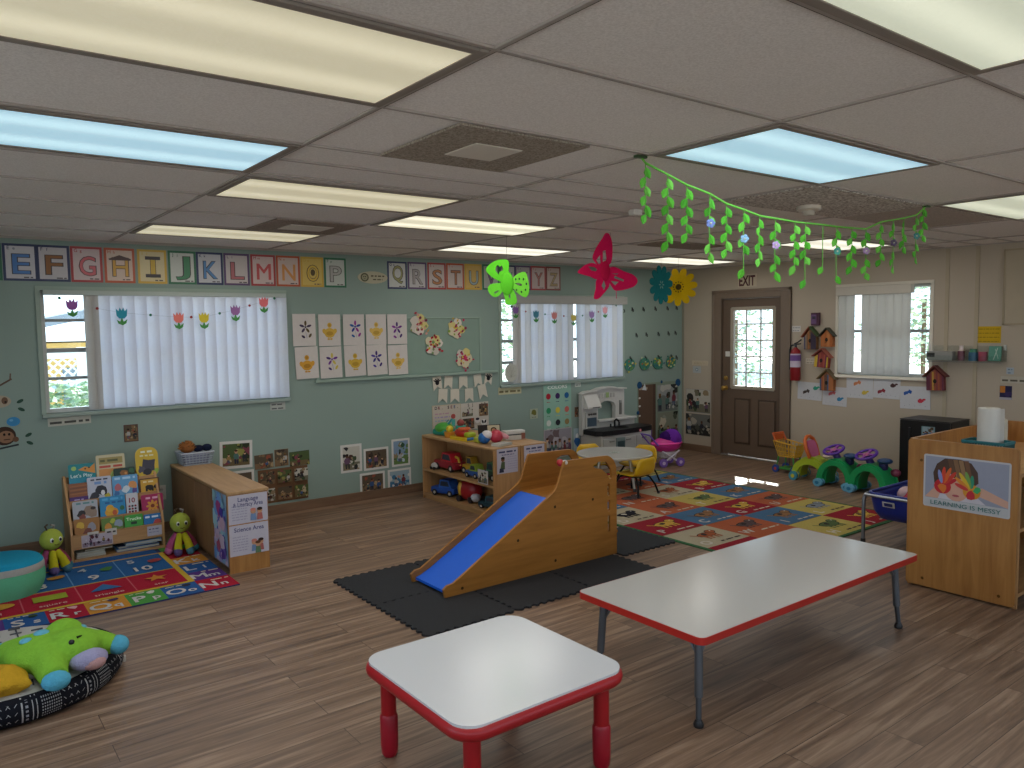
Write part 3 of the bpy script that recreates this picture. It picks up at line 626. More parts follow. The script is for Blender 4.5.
# bulletin board frame, painted over
e = thing('bulletin_board', 'green-painted bulletin board behind the flower collages', 'bulletin board', WG(-4.09, 1.44, 0))
k = MB(); k.b2(-.9, .9, -.27, .28, 0, .006, '#7f9488'); k.build('board_panel', e, MATTE)
k = MB()
for a in ((-.91, .91, .27, .285), (.885, .91, -.28, .28), (-.91, -.885, -.28, .28)): k.b2(a[0], a[1], a[2], a[3], 0, .014, '#8b9e91', bev=.003)
k.build('board_frame', e, MATTE)
k = MB(); k.b2(-.93, 1.1, -.3, -.275, 0, .035, '#8ea194', bev=.004); k.build('board_ledge', e, MATTE)

# ten painted sheets
def flower_sheet(x, z, w, h, kind, cols, rot, label, sd):
    e = thing('art_sheet', label, 'drawing', WG(x, z, .016, rot), 'flower and duck paintings')
    p = MB(); p.b2(-w/2, w/2, -h/2, h/2, 0, .0015, '#c6bfba'); p.build('sheet', e, PAPER)
    f = MB(); f.z = .002; r = random.Random(sd)
    if kind == 'f':
        ox, oy = r.uniform(-.01, .015), r.uniform(.01, .03)
        for i in range(5):
            a = 2*PI*i/5+.3; f.disc(ox+.035*math.cos(a), oy+.035*math.sin(a), .024, .011, cols[i % len(cols)], 10, a)
        f.disc(ox, oy, .01, .01, cols[0], 8)
        f.line(ox, oy-.04, ox+.012, oy-.1, .004, '#8d8fb0')
        f.disc(ox-.022, oy-.085, .02, .01, cols[-1], 10, -.6); f.disc(ox+.042, oy-.075, .022, .011, cols[1 % len(cols)], 10, 1.0)
    else:
        c1, c2 = cols
        f.disc(0, -.025, .052, .045, c1, 14); f.disc(0, .045, .022, .024, c1, 12); f.disc(-.05, -.01, .02, .026, c1, 10, .5); f.disc(.05, -.01, .02, .026, c1, 10, -.5)
        f.disc(0, .045, .013, .013, c2, 10); f.disc(0, -.03, .034, .02, c2, 12); f.disc(-.012, -.08, .014, .008, c1, 8); f.disc(.014, -.08, .014, .008, c1, 8)
    f.build('painted_flower' if kind == 'f' else 'painted_duck', e, PAPER)
Z1, Z2 = 1.612, 1.325
DU = ('#c9a446', '#b08a34'); PP = ['#5f2f7a', '#4a3a8c', '#7d3f8f']
rows = [(-5.105, 1.617, 'f', ['#4b3f56', '#5a4b2f', '#3f3550'], 0, 'dark flower painting beside the wide blind, top row of ten sheets'), (-4.865, Z1, 'd', DU, 0, 'yellow duck print, second sheet in the top row'), (-4.625, Z1, 'f', ['#2b3d8c', '#8c2f86', '#2b5a9a'], 0, 'flower painting in blue and magenta, middle of the top row'),
        (-4.395, Z1, 'd', ('#d0ad58', '#b5923f'), 0, 'pale yellow duck print right after the blue magenta flower'), (-4.17, Z1, 'f', ['#6f2f86', '#4a2f6f', '#82368f'], 0, 'purple flower painting at the top row end by the collages'),
        (-5.09, Z2, 'd', ('#c99436', '#a87a2a'), .03, 'ochre duck print at the bottom row start by the wide blind'), (-4.86, 1.32, 'f', ['#6f3f8a', '#c3b04a', '#46306b'], .02, 'violet flower painting with a yellow petal, bottom row'), (-4.62, Z2, 'd', ('#c7a43e', '#ad8a30'), .03, 'yellow duck print in the middle of the bottom row'),
        (-4.395, Z2, 'f', ['#33307c', '#3c2a6e', '#4b3a92'], .03, 'indigo flower painting in the bottom row of sheets'), (-4.17, 1.318, 'd', ('#cfab58', '#b18f38'), .02, 'pale duck print at the bottom row end by the ledge')]
for i, (x, z, k, c, r, l) in enumerate(rows): flower_sheet(x, z, .212, .285, k, c, r, l, i)

def collage(x, z, label, cols, sd):
    e = thing('paper_flower', label, 'collage', WG(x, z, .0148), 'collaged paper flowers'); r = random.Random(sd); b = MB(); d = MB(); d.z = .006; bz = 0
    for i in range(5):
        a = 2*PI*i/5+r.uniform(-.3, .3); cx, cy = .06*math.cos(a), .06*math.sin(a)
        q = [(cx+.05*r.uniform(.8, 1.1)*math.cos(t*PI/7), cy+.046*r.uniform(.8, 1.1)*math.sin(t*PI/7)) for t in range(14)]
        b.prism(q, bz, bz+.003, r.choice(['#cfc6bb', '#c8bfa0', '#bfb7ac', '#c9bd7a'])); bz += .0006
    b.build('petal_base', e, PAPER)
    for i in range(26): d.disc(r.gauss(0, .045), r.gauss(0, .045), .014*r.uniform(.6, 1.3), .012*r.uniform(.6, 1.3), r.choice(cols), 8, r.random())
    d.build('dot_pattern', e, PAPER)
collage(-3.93, 1.655, 'peach and maroon collage flower at the top beside the sheets', ['#a83a4a', '#b98a4a', '#7b2f4a', '#c98f86', '#8a9a5a'], 1)
collage(-3.765, 1.452, 'white collage flower with dark red dots, lowest of the near pair', ['#a3202f', '#7f1c2c', '#c9a83f', '#6f8f5a', '#b32b3b'], 2)
collage(-3.49, 1.61, 'yellow-green collage flower with pink dots, top of the far pair', ['#b53a5f', '#c99f2f', '#7f9a3f', '#8a2f4a', '#c9b83f'], 3)
collage(-3.405, 1.31, 'bright pink collage flower just above the banner', ['#b32b55', '#c73a66', '#c9b04a', '#7a2340', '#b32b55'], 4)

# pennant banner
e = thing('pennant_banner', 'banner of white swallowtail pennants below the bulletin board ledge', 'banner', T(0, -.006, 0))
k = MB(); k.tube([(-3.80, -.002, 1.14), (-3.45, -.002, 1.125), (-3.05, -.002, 1.145)], .0016, '#b9b3a6', 5); k.tube([(-3.75, -.002, 1.02), (-3.4, -.002, .985), (-3.12, -.002, 1.03)], .0016, '#b9b3a6', 5); k.build('banner_string', e, CLOTH)
def pennant(x, z, w, h, rot, hand=False):
    f = MB(frame((x, -.003, z), (1, 0, 0), (0, 0, 1)) @ RZ(rot)); f.prism([(-w/2, 0), (w/2, 0), (w*.52, -h), (0, -h*.68), (-w*.52, -h)], 0, .002, '#c9c2b2'); p = f.build('pennant', e, PAPER)
    if hand:
        g = MB(frame((x, -.003, z), (1, 0, 0), (0, 0, 1)) @ RZ(rot)); g.z = .0025; g.disc(0, -h*.42, .024, .026, '#17161c', 12)
        for i in range(5): a = .5+.5*i; g.disc(.036*math.cos(a), -h*.42+.034*math.sin(a), .016, .007, '#17161c', 8, a)
        g.build('handprint', p, PAPER)
for a in ((-3.735, 1.13, .1, .14, .1, True), (-3.59, 1.13, .095, .13, -.1), (-3.415, 1.12, .1, .13, 0), (-3.24, 1.13, .095, .13, .12), (-3.09, 1.135, .09, .12, -.15, True),
          (-3.66, 1.005, .105, .145, -.08), (-3.52, .995, .105, .14, -.02), (-3.345, .99, .1, .14, 0), (-3.19, 1.02, .1, .15, .2)): pennant(*a)

# prints and posters
def flat(name, label, cat, M, w, h, col, fn=None, border=None, group=None, pic='print', t=.002, mat=PAPER):
    e = thing(name, label, cat, M, group); p = MB(); p.b2(-w/2, w/2, -h/2, h/2, 0, t, col); p.build('backing' if pic != 'lettering' else 'paper', e, mat)
    if fn: f = MB(); f.z = t+.0006; fn(f, w, h); f.build(pic, e, mat)
    return e
PALS = [['#b9b4a8', '#6f6a58', '#3d4a32', '#4a2f26', '#8d7a5f', '#2a2a2a'], ['#4a5a34', '#6b5c3e', '#8d8a4a', '#7a3f4a', '#2c3320', '#b0a080'], ['#7d93ab', '#5f7a44', '#aeb9c2', '#34503a', '#8c7a5a'], ['#564a3a', '#7b6247', '#3a2f28', '#a08a6a', '#8c4a36'], ['#8fa3ad', '#3f6f8f', '#c9c6c0', '#5a4636', '#c08a70']]
def ph(pi, sd, n, mg=.1): return lambda f, w, h: f.photo(-w/2+mg*min(w, h), -h/2+mg*min(w, h), w/2-mg*min(w, h), h/2-mg*min(w, h), PALS[pi], sd, n)
WH = '#cfccc6'
flat('photo_print', 'white-edged photo of children outdoors above the cabinet end', 'photo', WG(-5.743, .567, .003, -.03), .275, .235, WH, ph(1, 3, 3), pic='photo_picture')
flat('photo_print', 'white-edged photo half hidden behind the cabinet top', 'photo', WG(-5.735, .32, .003), .275, .21, WH, ph(3, 4, 2), pic='photo_picture')
flat('photo_print', 'small dark photo of a seated child over the brown collage sheet', 'photo', WG(-5.507, .48, .003, .03), .165, .125, '#6b5a4c', ph(3, 5, 1, .02), pic='photo_picture')
flat('photo_print', 'small upright photo in the middle of the three over the collage', 'photo', WG(-5.35, .497, .003), .125, .15, '#8b7357', ph(3, 6, 1, .02), pic='photo_picture')
flat('photo_print', 'small dark leafy photo at the end of the three over the collage', 'photo', WG(-5.185, .472, .003, .02), .185, .13, '#3a3d34', ph(1, 7, 1, .02), pic='photo_picture')
def col6(f, w, h):
    for i in range(3):
        for j in range(2): f.photo(-w/2+.02+i*w/3, -h/2+.02+j*h/2, -w/2+w/3-.005+i*w/3, -h/2+h/2-.02+j*h/2, PALS[(0, 3, 1)[(i+j) % 3]], 20+i*2+j, 1)
flat('photo_collage', 'brown sheet of six photos low on the green wall', 'photo collage', WG(-5.34, .256, .003), .45, .3, '#6a4c33', col6, pic='photo_picture')
for a in (('white-edged photo of a child in a red hat, start of five', -4.683, .414, .215, .262, 0, 8, 1), ('white-edged photo of a group outdoors, top middle of five', -4.425, .382, .262, .208, 3, 9, 3), ('white-edged photo of a person standing under blue sky', -4.158, .413, .2, .268, 2, 10, 1),
          ('white-edged photo of people under trees, bottom row beside the blue one', -4.47, .15, .262, .212, 3, 11, 3), ('white-edged photo of children at blue paint by the toy shelf', -4.178, .155, .255, .2, 4, 12, 2)):
    flat('photo_print', a[0], 'photo', WG(a[1], a[2], .003), a[3], a[4], WH, ph(a[5], a[6], a[7]), group='five photos low on the green wall', pic='photo_picture')
def words(col, n=1, hh=.5, sd=1): return lambda f, w, h: [f.dash(-w/2+.012, w/2-.012, h*(.5-(i+.75)/n), h*hh/n, col, sd+i) for i in range(n)] and None
flat('word_sign', 'white strip of writing below the slatted side window', 'sign', WG(-6.968, .961, .003, .02), .285, .062, '#b5b3a6', words('#4a4a46', 1, .5, 2), pic='lettering')
flat('word_sign', 'small white label below the end of the wide blind', 'sign', WG(-5.366, .955, .003), .135, .068, '#a9aca6', words('#56585a', 2, .6, 5), pic='lettering')
flat('word_sign', 'cream strip of writing below the blind over the play kitchen', 'sign', WG(-2.812, .937, .003), .31, .08, '#bdb896', words('#6a6448', 1, .5, 7), pic='lettering')
flat('photo_print', 'small dark reddish photo alone above the bookcase', 'photo', WG(-6.551, .828, .003), .103, .135, '#5a3c3a', ph(3, 13, 2, .06), pic='photo_picture')
e = thing('wall_outlet', 'white wall outlet beside the bookcase', 'outlet', WG(-6.352, .325, .0005)); k = MB(); k.b2(-.036, .036, -.058, .058, 0, .006, '#b9b6ae', bev=.002); k.build('cover_plate', e, PLAST)
k = MB(); k.z = .0065; [k.disc(0, y, .016, .018, '#a5a29a', 12) for y in (-.025, .025)]; [k.rect(x-.002, y-.006, x+.002, y+.006, '#4a4844') for x in (-.006, .006) for y in (-.025, .025)]; k.build('socket_face', e, PLAST)

# stickers at the far end of the green wall
def sticker(name, label, x, z, fn, cat='wall sticker'): k = MB(WG(x, z, .0006)); k.z = .0004; fn(k); return tag(k.build(name, None, PAPER), label, cat)
sticker('twig_sticker', 'brown forked twig sticker, topmost of the wall stickers', -7.35, 1.275, lambda k: (k.line(-.07, -.04, .03, .02, .012, '#5b4638'), k.line(.02, .01, .025, .06, .009, '#6b5648')))
sticker('owl_sticker', 'brown animal sticker between the twig and the blue dot', -7.405, 1.135, lambda k: (k.disc(0, 0, .075, .045, '#a99a86', 16), k.disc(-.03, -.01, .028, .022, '#7a604a', 12), k.disc(.035, .005, .02, .026, '#6d5340', 12), k.disc(.04, -.005, .008, .008, '#2a211c', 8)))
for a, b, l in ((-7.276, 1.1, 'upper'), (-7.236, .85, 'lower')): sticker('leaf_sticker', 'pair of dark green leaf stickers, %s pair' % l, a, b, lambda k: (k.disc(.0, .03, .024, .012, '#2c4a3c', 10, .5), k.disc(.005, -.03, .024, .012, '#2c4a3c', 10, -.5)))
sticker('dot_sticker', 'round blue dot sticker above the round brown face', -7.325, .985, lambda k: (k.disc(0, 0, .042, .034, '#3f86b5', 18), k.disc(-.012, .01, .012, .009, '#6aa5c9', 10)))
sticker('monkey_sticker', 'round brown smiling face sticker over the dark branch', -7.385, .885, lambda k: (k.disc(0, 0, .072, .068, '#3f2c22', 18), k.disc(.01, -.008, .05, .045, '#8f6b52', 16), k.disc(.0, .01, .008, .01, '#1d1512', 8), k.disc(.03, .01, .008, .01, '#1d1512', 8), k.line(-.005, -.028, .035, -.026, .006, '#3a241c'), k.disc(.068, -.03, .02, .02, '#6b4c38', 10)))
sticker('branch_sticker', 'thin dark branch sticker under the round brown face', -7.4, .795, lambda k: (k.line(-.15, -.02, .1, .02, .013, '#2f3438'),))

def poster1(f, w, h):
    f.rect(-w/2+.008, -h/2+.008, w/2-.008, h/2-.008, '#b9ae9f'); r = random.Random(5)
    for i, ch in enumerate('DR. SEE.'):
        if ch != ' ': f.text(ch, -w/2+.045+i*.037, h*.33, .042, ['#3a2f3a', '#7a3f4a', '#45557a', '#4a4a3a'][i % 4], 'C', .03)
    for i in range(3): f.dash(-w/2+.03, w*.1, .03-i*.035, .022, ['#b08a9a', '#9a8ab0', '#8aa0b0'][i], 30+i)
    f.disc(.075, -.0, .028, .026, '#a8504a', 12); f.poly([(.05, -.03), (.1, -.03), (.095, -.1), (.06, -.1)], '#4fa8a0'); f.line(-.04, -.08, .02, -.03, .01, '#3f7f78')
flat('alphabet_poster', 'pale poster with a header of mixed letters behind the toy shelf', 'poster', WG(-3.62, .717, .003), .345, .25, '#b3a68e', poster1)
def poster2(f, w, h):
    f.photo(-w/2+.01, 0, -.03, h/2-.04, PALS[0], 31, 1); f.photo(.05, -.01, w/2-.01, h/2-.02, PALS[3], 32, 1); f.photo(-w/2+.01, -h/2+.01, -.02, -.02, PALS[3], 33, 1)
    f.disc(.02, -.05, .035, .03, '#d0cbc6', 14); f.disc(.02, -.035, .025, .014, '#2a2430', 12); f.disc(.1, -.075, .04, .032, '#d5d2ce', 14); f.disc(.085, -.07, .012, .02, '#1f1f22', 10, .5); f.disc(.118, -.07, .012, .02, '#1f1f22', 10, -.5)
    for i, ch in enumerate('SJ'): f.text(ch, -.09+i*.05, h*.38, .04, '#4a4a52', 'C', .02)
    for i, ch in enumerate('AR'): f.text(ch, .08+i*.04, h*.36, .045, '#6a4f4a', 'C', .02)
flat('animal_poster', 'poster of animal faces beside the letter poster behind the toy shelf', 'poster', WG(-3.272, .702, .003, .01), .345, .275, '#bfb6aa', poster2)
def colors(f, w, h):
    f.text('COLORS', 0, h*.34, .05, '#eef2ee', 'C', .012, width=.29)
    for i, c in enumerate(['#a3202f', '#3a2358', '#1f5a8c', '#2f8a5f', '#cfc04a', '#c2685f', '#d0d4cc', '#23242c', '#8f7a4f']):
        x, y = (-.135, 0, .135)[i % 3], (.1, -.06, -.2)[i//3]; f.disc(x, y, .034, .034, c, 18); f.dash(x-.025, x+.025, y-.068, .012, c, i)
flat('colour_chart', 'pale green chart headed COLORS with nine painted dots', 'poster', WG(-2.14, .735, .003), .41, .54, '#8db3a2', colors)
flat('group_photo', 'photo poster of many people under the COLORS chart', 'poster', WG(-2.14, .3, .003), .415, .33, '#a9a4a4', lambda f, w, h: (f.photo(-w/2+.01, -h/2+.01, w/2-.01, h/2-.01, ['#8d8890', '#6a5a5c', '#4a3a48', '#a9a2a8', '#3a3f5a'], 41, 6),))
flat('blue_poster_sign', 'blue and white sheet hanging beside the group photo', 'poster', WG(-1.85, .31, .003), .1, .26, '#9fb0b8', lambda f, w, h: (f.blob(0, -.03, .06, '#2f5f9a', 3, (-w/2, -h/2, w/2, h/2)), f.blob(0, .05, .03, '#e0e4e4', 4, (-w/2, -h/2, w/2, h/2))), pic='blue_shape')
flat('photo_print', 'small photo on a cream strip beside the COLORS chart', 'photo', WG(-1.84, .63, .003), .085, .115, '#8a6a58', ph(3, 14, 1, .04), pic='photo_picture')
flat('word_sign', 'torn white tag at the top corner of the COLORS chart', 'sign', WG(-1.83, .945, .003), .09, .05, '#c3c8c0', words('#8a8f8a', 1, .5, 9), pic='lettering')
flat('photo_print', 'small print of a green insect above the toy shelf end', 'photo', WG(-2.485, .66, .003), .11, .11, '#a3ab96', lambda f, w, h: (f.blob(0, .01, .035, '#6b6a2f', 5), f.dash(-.03, .03, -.042, .012, '#5a5f55', 4)), pic='photo_picture')

# hooks and hung crafts
HK = None
def hook(x, z, label):
    global HK
    if HK is None:
        e = thing('wall_hook', label, 'hook', WG(x, z, .0005), 'black hooks on the green wall')
        k = MB(); k.b2(-.009, .009, -.02, .026, 0, .004, '#17191b', bev=.0015); k.build('hook_plate', e, PLAST)
        k = MB(); k.tube([(0, .012, .004), (0, .004, .018), (0, -.014, .026), (0, -.026, .022), (0, -.024, .012)], .0045, '#1a1c1e', 6); k.build('hook_prong', e, PLAST, 40); HK = e
    else: dup(HK, WG(x, z, .0005), label)
for i, x in enumerate((-1.0, -.932, -.74, -.524, -.303, -.132)):
    if i == 0: continue
    hook(x, 1.803+.006*i, 'black wall hook, %s in the top row beside the blind' % ('first', 'second', 'third', 'fourth', 'fifth')[i-1])
hook(-1.085, 1.8, 'black wall hook in the top row touching the blind edge')
for i, x in enumerate((-.864, -.687, -.47, -.284, -.151)): hook(x, 1.498+.004*i, 'black wall hook, %s in the middle row' % ('first', 'second', 'third', 'fourth', 'fifth')[i])
for i, x in enumerate((-.97, -.706, -.47, -.227)):
    hook(x, 1.215, 'black hook holding the %s round craft' % ('first', 'second', 'third', 'fourth')[i])
    e = thing('round_craft', 'round green and yellow craft hung %s from the blind' % ('first', 'second', 'third', 'fourth')[i], 'craft', WG(x-.02, 1.14, .012), 'round crafts on the lowest hooks')
    r = random.Random(60+i); k = MB(); k.prism([(.09*math.cos(t*PI/10), .075*math.sin(t*PI/10)) for t in range(20)], 0, .008, '#3d7a68'); k.build('craft_disc', e, PAPER)
    k = MB(); k.z = .0086
    for j in range(22): k.disc(r.gauss(0, .04), r.gauss(0, .033), .016, .012, r.choice(['#c2b24a', '#6f8f3f', '#a3563a', '#2f5f78', '#b9c69a', '#2f6b5a']), 8, r.random())
    k.build('dot_pattern', e, PAPER)
    k = MB(); k.tube([(.02, .085, .014), (.0, .07, .008), (.04, .07, .008), (.02, .085, .014)], .0018, '#2a2a2a', 5); k.build('hanging_loop', e, CLOTH)
hook(-.132, 1.2, 'spare black hook beside the fourth round craft')
# photo board in the corner
e = thing('photo_board', 'tall board of photos with a brown door panel in the room corner', 'photo board', WG(-.47, .52, .001))
k = MB(); k.b2(-.37, .38, -.4, .38, 0, .004, '#7d8a7a'); k.build('board_backing', e, PAPER)
k = MB(); k.z = .0048; k.rect(-.36, -.39, -.05, .36, '#5f4a3c'); k.rect(-.1, -.39, -.05, .36, '#4e3c31'); k.rect(-.35, .3, -.2, .33, '#a89a86')
for i, y in enumerate((.2, .1, -.02)): k.disc(-.34, y, .02, .012, '#c8c4bc', 8)
k.build('brown_panel', e, PAPER)
k = MB(); k.z = .0048; k.photo(-.02, .0, .36, .34, ['#8f9290', '#6b706a', '#3a4038', '#b0aca4', '#2a2c2a'], 51, 3); k.photo(-.02, -.39, .36, -.01, ['#7d806f', '#4a4f3f', '#23261f', '#b5aa96', '#8b8f84'], 52, 3); k.build('photo_picture', e, PAPER)
for i, (x, y, r_) in enumerate(((-.34, .36, .045), (.37, .355, .05), (.37, -.35, .05), (.06, .38, .02), (-.37, .02, .025))): k = MB(T(x, y, .005)); k.lathe([(0, .006), (r_*.6, .005), (r_, 0)], '#1f4a73', 14); k.build('blue_dot', e, PAPER)
k = MB(); k.z = .008; k.poly([(-.3, .3), (-.22, .29), (-.25, .38)], '#c9ced0'); k.build('white_corner', e, PAPER)
# paper oval by the window over the kitchen
k = MB(WG(-2.83, 1.13, .05)); k.prism([(.08*math.cos(t*PI/12), .1*math.sin(t*PI/12)) for t in range(24)], 0, .004, '#b9b9ae'); k.z = .005
for t in range(8): k.line(.0, -.05, .06*math.cos(PI*(t+.5)/8), -.05+.13*math.sin(PI*(t+.5)/8), .003, '#9a9a90')
tag(k.build('paper_fan', None, PAPER), 'pale oval paper fan in the corner of the kitchen-side window', 'paper fan')

# ================================================================ on the beige wall
e = thing('exit_sign', 'cream EXIT sign with dark red letters above the door', 'sign', WB(-.977, 2.126, .001))
k = MB(); k.b2(-.13, .13, -.075, .075, 0, .004, '#c4b7a0'); k.build('sign_board', e, PLAST)
k = MB(); k.z = .005; k.text('EXIT', 0, -.058, .165, '#4a1420', 'C', .03, width=.225); k.build('lettering', e, PLAST)
e = thing('light_switch', 'cream light switch plate beside the door', 'switch', WB(-.28, 1.128, .0005))
k = MB(); k.b2(-.125, .125, -.03, .03, 0, .005, '#c4b59b', bev=.002); k.build('cover_plate', e, PLAST)
for x in (-.075, -.025, .025, .075): k = MB(); k.b2(x-.004, x+.004, -.01, .01, .005, .014, '#b5a68c', bev=.001); k.build('toggle', e, PLAST)
flat('notice_sign', 'small grey notice below the light switch plate', 'notice', WB(-.232, 1.045, .002), .125, .085, '#aeb2b2', lambda f, w, h: (f.disc(0, 0, .022, .022, '#7d8a94', 14), f.disc(0, 0, .012, .012, '#c9ced0', 12)))
flat('photo_print', 'photo of two people on the wall beside the door, upper', 'photo', WB(-.253, .645, .002), .39, .3, '#9d9a98', ph(0, 61, 3, .02), pic='photo_picture')
flat('photo_print', 'dark photo of two people beside the door, lower', 'photo', WB(-.25, .343, .002), .39, .27, '#5d5a54', lambda f, w, h: f.photo(-w/2+.005, -h/2+.005, w/2-.005, h/2-.005, ['#6b6a64', '#2d2c2a', '#23221f', '#a39a8a', '#4a4a42'], 62, 2), pic='photo_picture')
flat('notice_sign', 'small white card above the fire extinguisher', 'notice', WB(-1.633, 1.55, .001), .11, .066, '#d0cdc8', words('#8a8f96', 2, .5, 3), pic='lettering')
flat('notice_sign', 'small white label beside the fire extinguisher', 'notice', WB(-1.81, 1.193, .001), .11, .06, '#c9c0b0', words('#8d8678', 2, .5, 4), pic='lettering')
e = thing('alarm_box', 'small dark purple and red alarm box above the birdhouses', 'alarm', WB(-1.876, 1.655, .0005))
k = MB(); k.b2(-.05, .05, -.07, .07, 0, .03, '#4a2338', bev=.004); k.build('alarm_case', e, PLAST)
k = MB(); k.b2(-.044, .02, -.05, .05, .03, .033, '#6b4a78'); k.z = .034; k.rect(-.03, .0, .01, .03, '#2a1f38'); k.build('alarm_face', e, PLAST)
# extinguisher
e = thing('fire_extinguisher', 'red fire extinguisher with a purple-white label hung by the door', 'fire extinguisher', WB(-1.665, .975, .062) @ S(.8, 1, .8))
k = MB(); k.lathe([(0, 0), (.06, 0), (.07, .012), (.07, .3), (.06, .335), (.03, .36), (.022, .37), (0, .37)], '#86181f', 24, M=RX(-PI/2)); k.build('cylinder_body', e, GLOSSP, 40)
k = MB(); k.lathe([(.0712, .15), (.0712, .3)], '#c3b7c6', 24, M=RX(-PI/2)); k.lathe([(.0718, .22), (.0718, .285)], '#6f4f8c', 24, M=RX(-PI/2)); k.build('body_label', e, PAPER, 40)
k = MB(); k.cyl((0, .37, 0), (0, .41, 0), .018, .018, '#3a3a3c', 12); k.build('valve', e, METAL, 40)
k = MB(); k.tube([(-.02, .41, 0), (.03, .425, 0), (.085, .455, 0)], .008, '#1d1d1f', 6); k.tube([(-.02, .4, 0), (.03, .405, 0), (.08, .41, 0)], .007, '#1d1d1f', 6); k.build('lever', e, METAL, 40)
k = MB(); k.tube([(-.01, .4, 0), (-.06, .39, .01), (-.085, .34, .01), (-.086, .22, .01), (-.078, .12, .01)], .01, '#19191b', 8); k.build('hose', e, PLAST, 40)
k = MB(); k.b2(-.02, .02, .1, .34, -.074, -.068, '#8a8a88'); k.build('wall_bracket', e, METAL)
# birdhouses
def birdhouse(label, y, z, w, h, tilt, roof, walls, sd):
    e = thing('birdhouse', label, 'birdhouse', WB(y, z, .002, tilt), 'painted wooden birdhouses'); r = random.Random(sd)
    a, b, d = w*.36, h*.5, .055
    k = MB(); k.prism([(-a, -b), (a, -b), (a, b*.1), (0, b*.78), (-a, b*.1)], 0, d, walls[0]); k.build('house_body', e, MATTE)
    k = MB(); k.z = d+.0006
    for i in range(9):
        x = -a+(i+.5)*2*a/9; k.rect(x-a/9, -b*.98, x+a/9, b*.1+max(0, (a-abs(x))/a)*b*.6*.9, r.choice(walls))
    k.disc(0, -b*.25, .017, .022, '#1f1815', 12); k.build('painted_front', e, MATTE)
    for sgn in (-1, 1):
        k = MB(T(0, b, 0) @ RZ(sgn*-math.atan2(b*.9, w*.5))); L_ = math.hypot(w*.5, b*.9)
        if sgn < 0: k.b2(-L_, 0, -.006, .006, -.0, d+.02, roof[0], bev=.002)
        else: k.b2(0, L_, -.006, .006, -.0, d+.02, roof[1], bev=.002)
        k.build('roof_panel', e, MATTE)
    k = MB(); k.cyl((0, -b*.55, d), (0, -b*.55, d+.03), .004, .004, '#8a6a4a', 8); k.build('perch', e, MATTE)
birdhouse('birdhouse with a peaked rust and green roof beside the alarm box', -1.835, 1.45, .2, .25, .03, ('#8f4a34', '#4a5c3a'), ['#7a5a3c', '#4a4a68', '#9c6238', '#3a3040', '#8a7a6a'], 1)
birdhouse('orange birdhouse with a dark roof next to the window', -2.032, 1.457, .185, .205, 0, ('#3f3d36', '#4d4a3c'), ['#b06a3a', '#a35c30', '#b87848'], 2)
birdhouse('striped red and yellow birdhouse in the middle of the group', -1.975, 1.232, .22, .205, -.08, ('#8c4a40', '#a05a4a'), ['#8c3f38', '#c2a238', '#6b2f48', '#a35040'], 3)
birdhouse('brown and blue birdhouse overlapping the painted sheets', -2.038, .995, .215, .23, 0, ('#7d6a48', '#6a5a42'), ['#a5663c', '#4a5c78', '#8a4f38', '#6a4a3a'], 4)
birdhouse('dark red birdhouse under the clear shelf', -3.165, 1.065, .225, .24, .04, ('#7a4236', '#6b3a34'), ['#7a3a3a', '#8f4e34', '#5f2f40', '#b0883c'], 5)
# painted sheets below the window
def dab_sheet(label, y, z, w, h, dabs, rot=0, off=.002):
    e = thing('art_sheet', label, 'drawing', WB(y, z, off, rot), 'paintings under the beige wall window')
    k = MB(); k.b2(-w/2, w/2, -h/2, h/2, 0, .0015, '#c3c3c6'); k.build('sheet', e, PAPER)
    k = MB(); k.z = .002
    for i, (x, y_, c) in enumerate(dabs):
        for j in range(5): k.disc(x*w+random.Random(i*7+j).uniform(-.028, .028), y_*h+random.Random(i*9+j).uniform(-.01, .01), .024, .013, c, 8, j)
        k.disc(x*w+.03, y_*h+.012, .016, .01, c, 8)
    for j in range(5): k.disc((j-2)*w*.17, -h*.36+.01*(j % 2), .003, .003, '#55586a', 6)
    k.build('dot_marking', e, PAPER)
dab_sheet('painted sheet with brown and green dabs nearest the door', -1.808, .86, .295, .195, ((-.15, -.05, '#4a3f3c'), (.25, .2, '#2f8f74')), -.03)
dab_sheet('painted sheet with coral and blue dabs under the brown birdhouse', -2.105, .82, .28, .205, ((-.12, .15, '#c96a6a'), (.22, -.12, '#3a7fa8')), -.03, .004)
dab_sheet('painted sheet with orange and yellow dabs below the window corner', -2.383, .922, .29, .21, ((-.1, .25, '#c07a52'), (.2, -.2, '#c9b04a')), 0)
dab_sheet('painted sheet with dark red and brown dabs in the middle of the row', -2.67, .932, .275, .2, ((-.2, -.15, '#8a2f3a'), (.25, .2, '#4a3030')), -.03)
dab_sheet('painted sheet with blue and red dabs hanging lowest by the fridge', -2.957, .858, .295, .225, ((-.25, .22, '#2f5aa3'), (.2, -.12, '#c03a4a')), .02, .004)
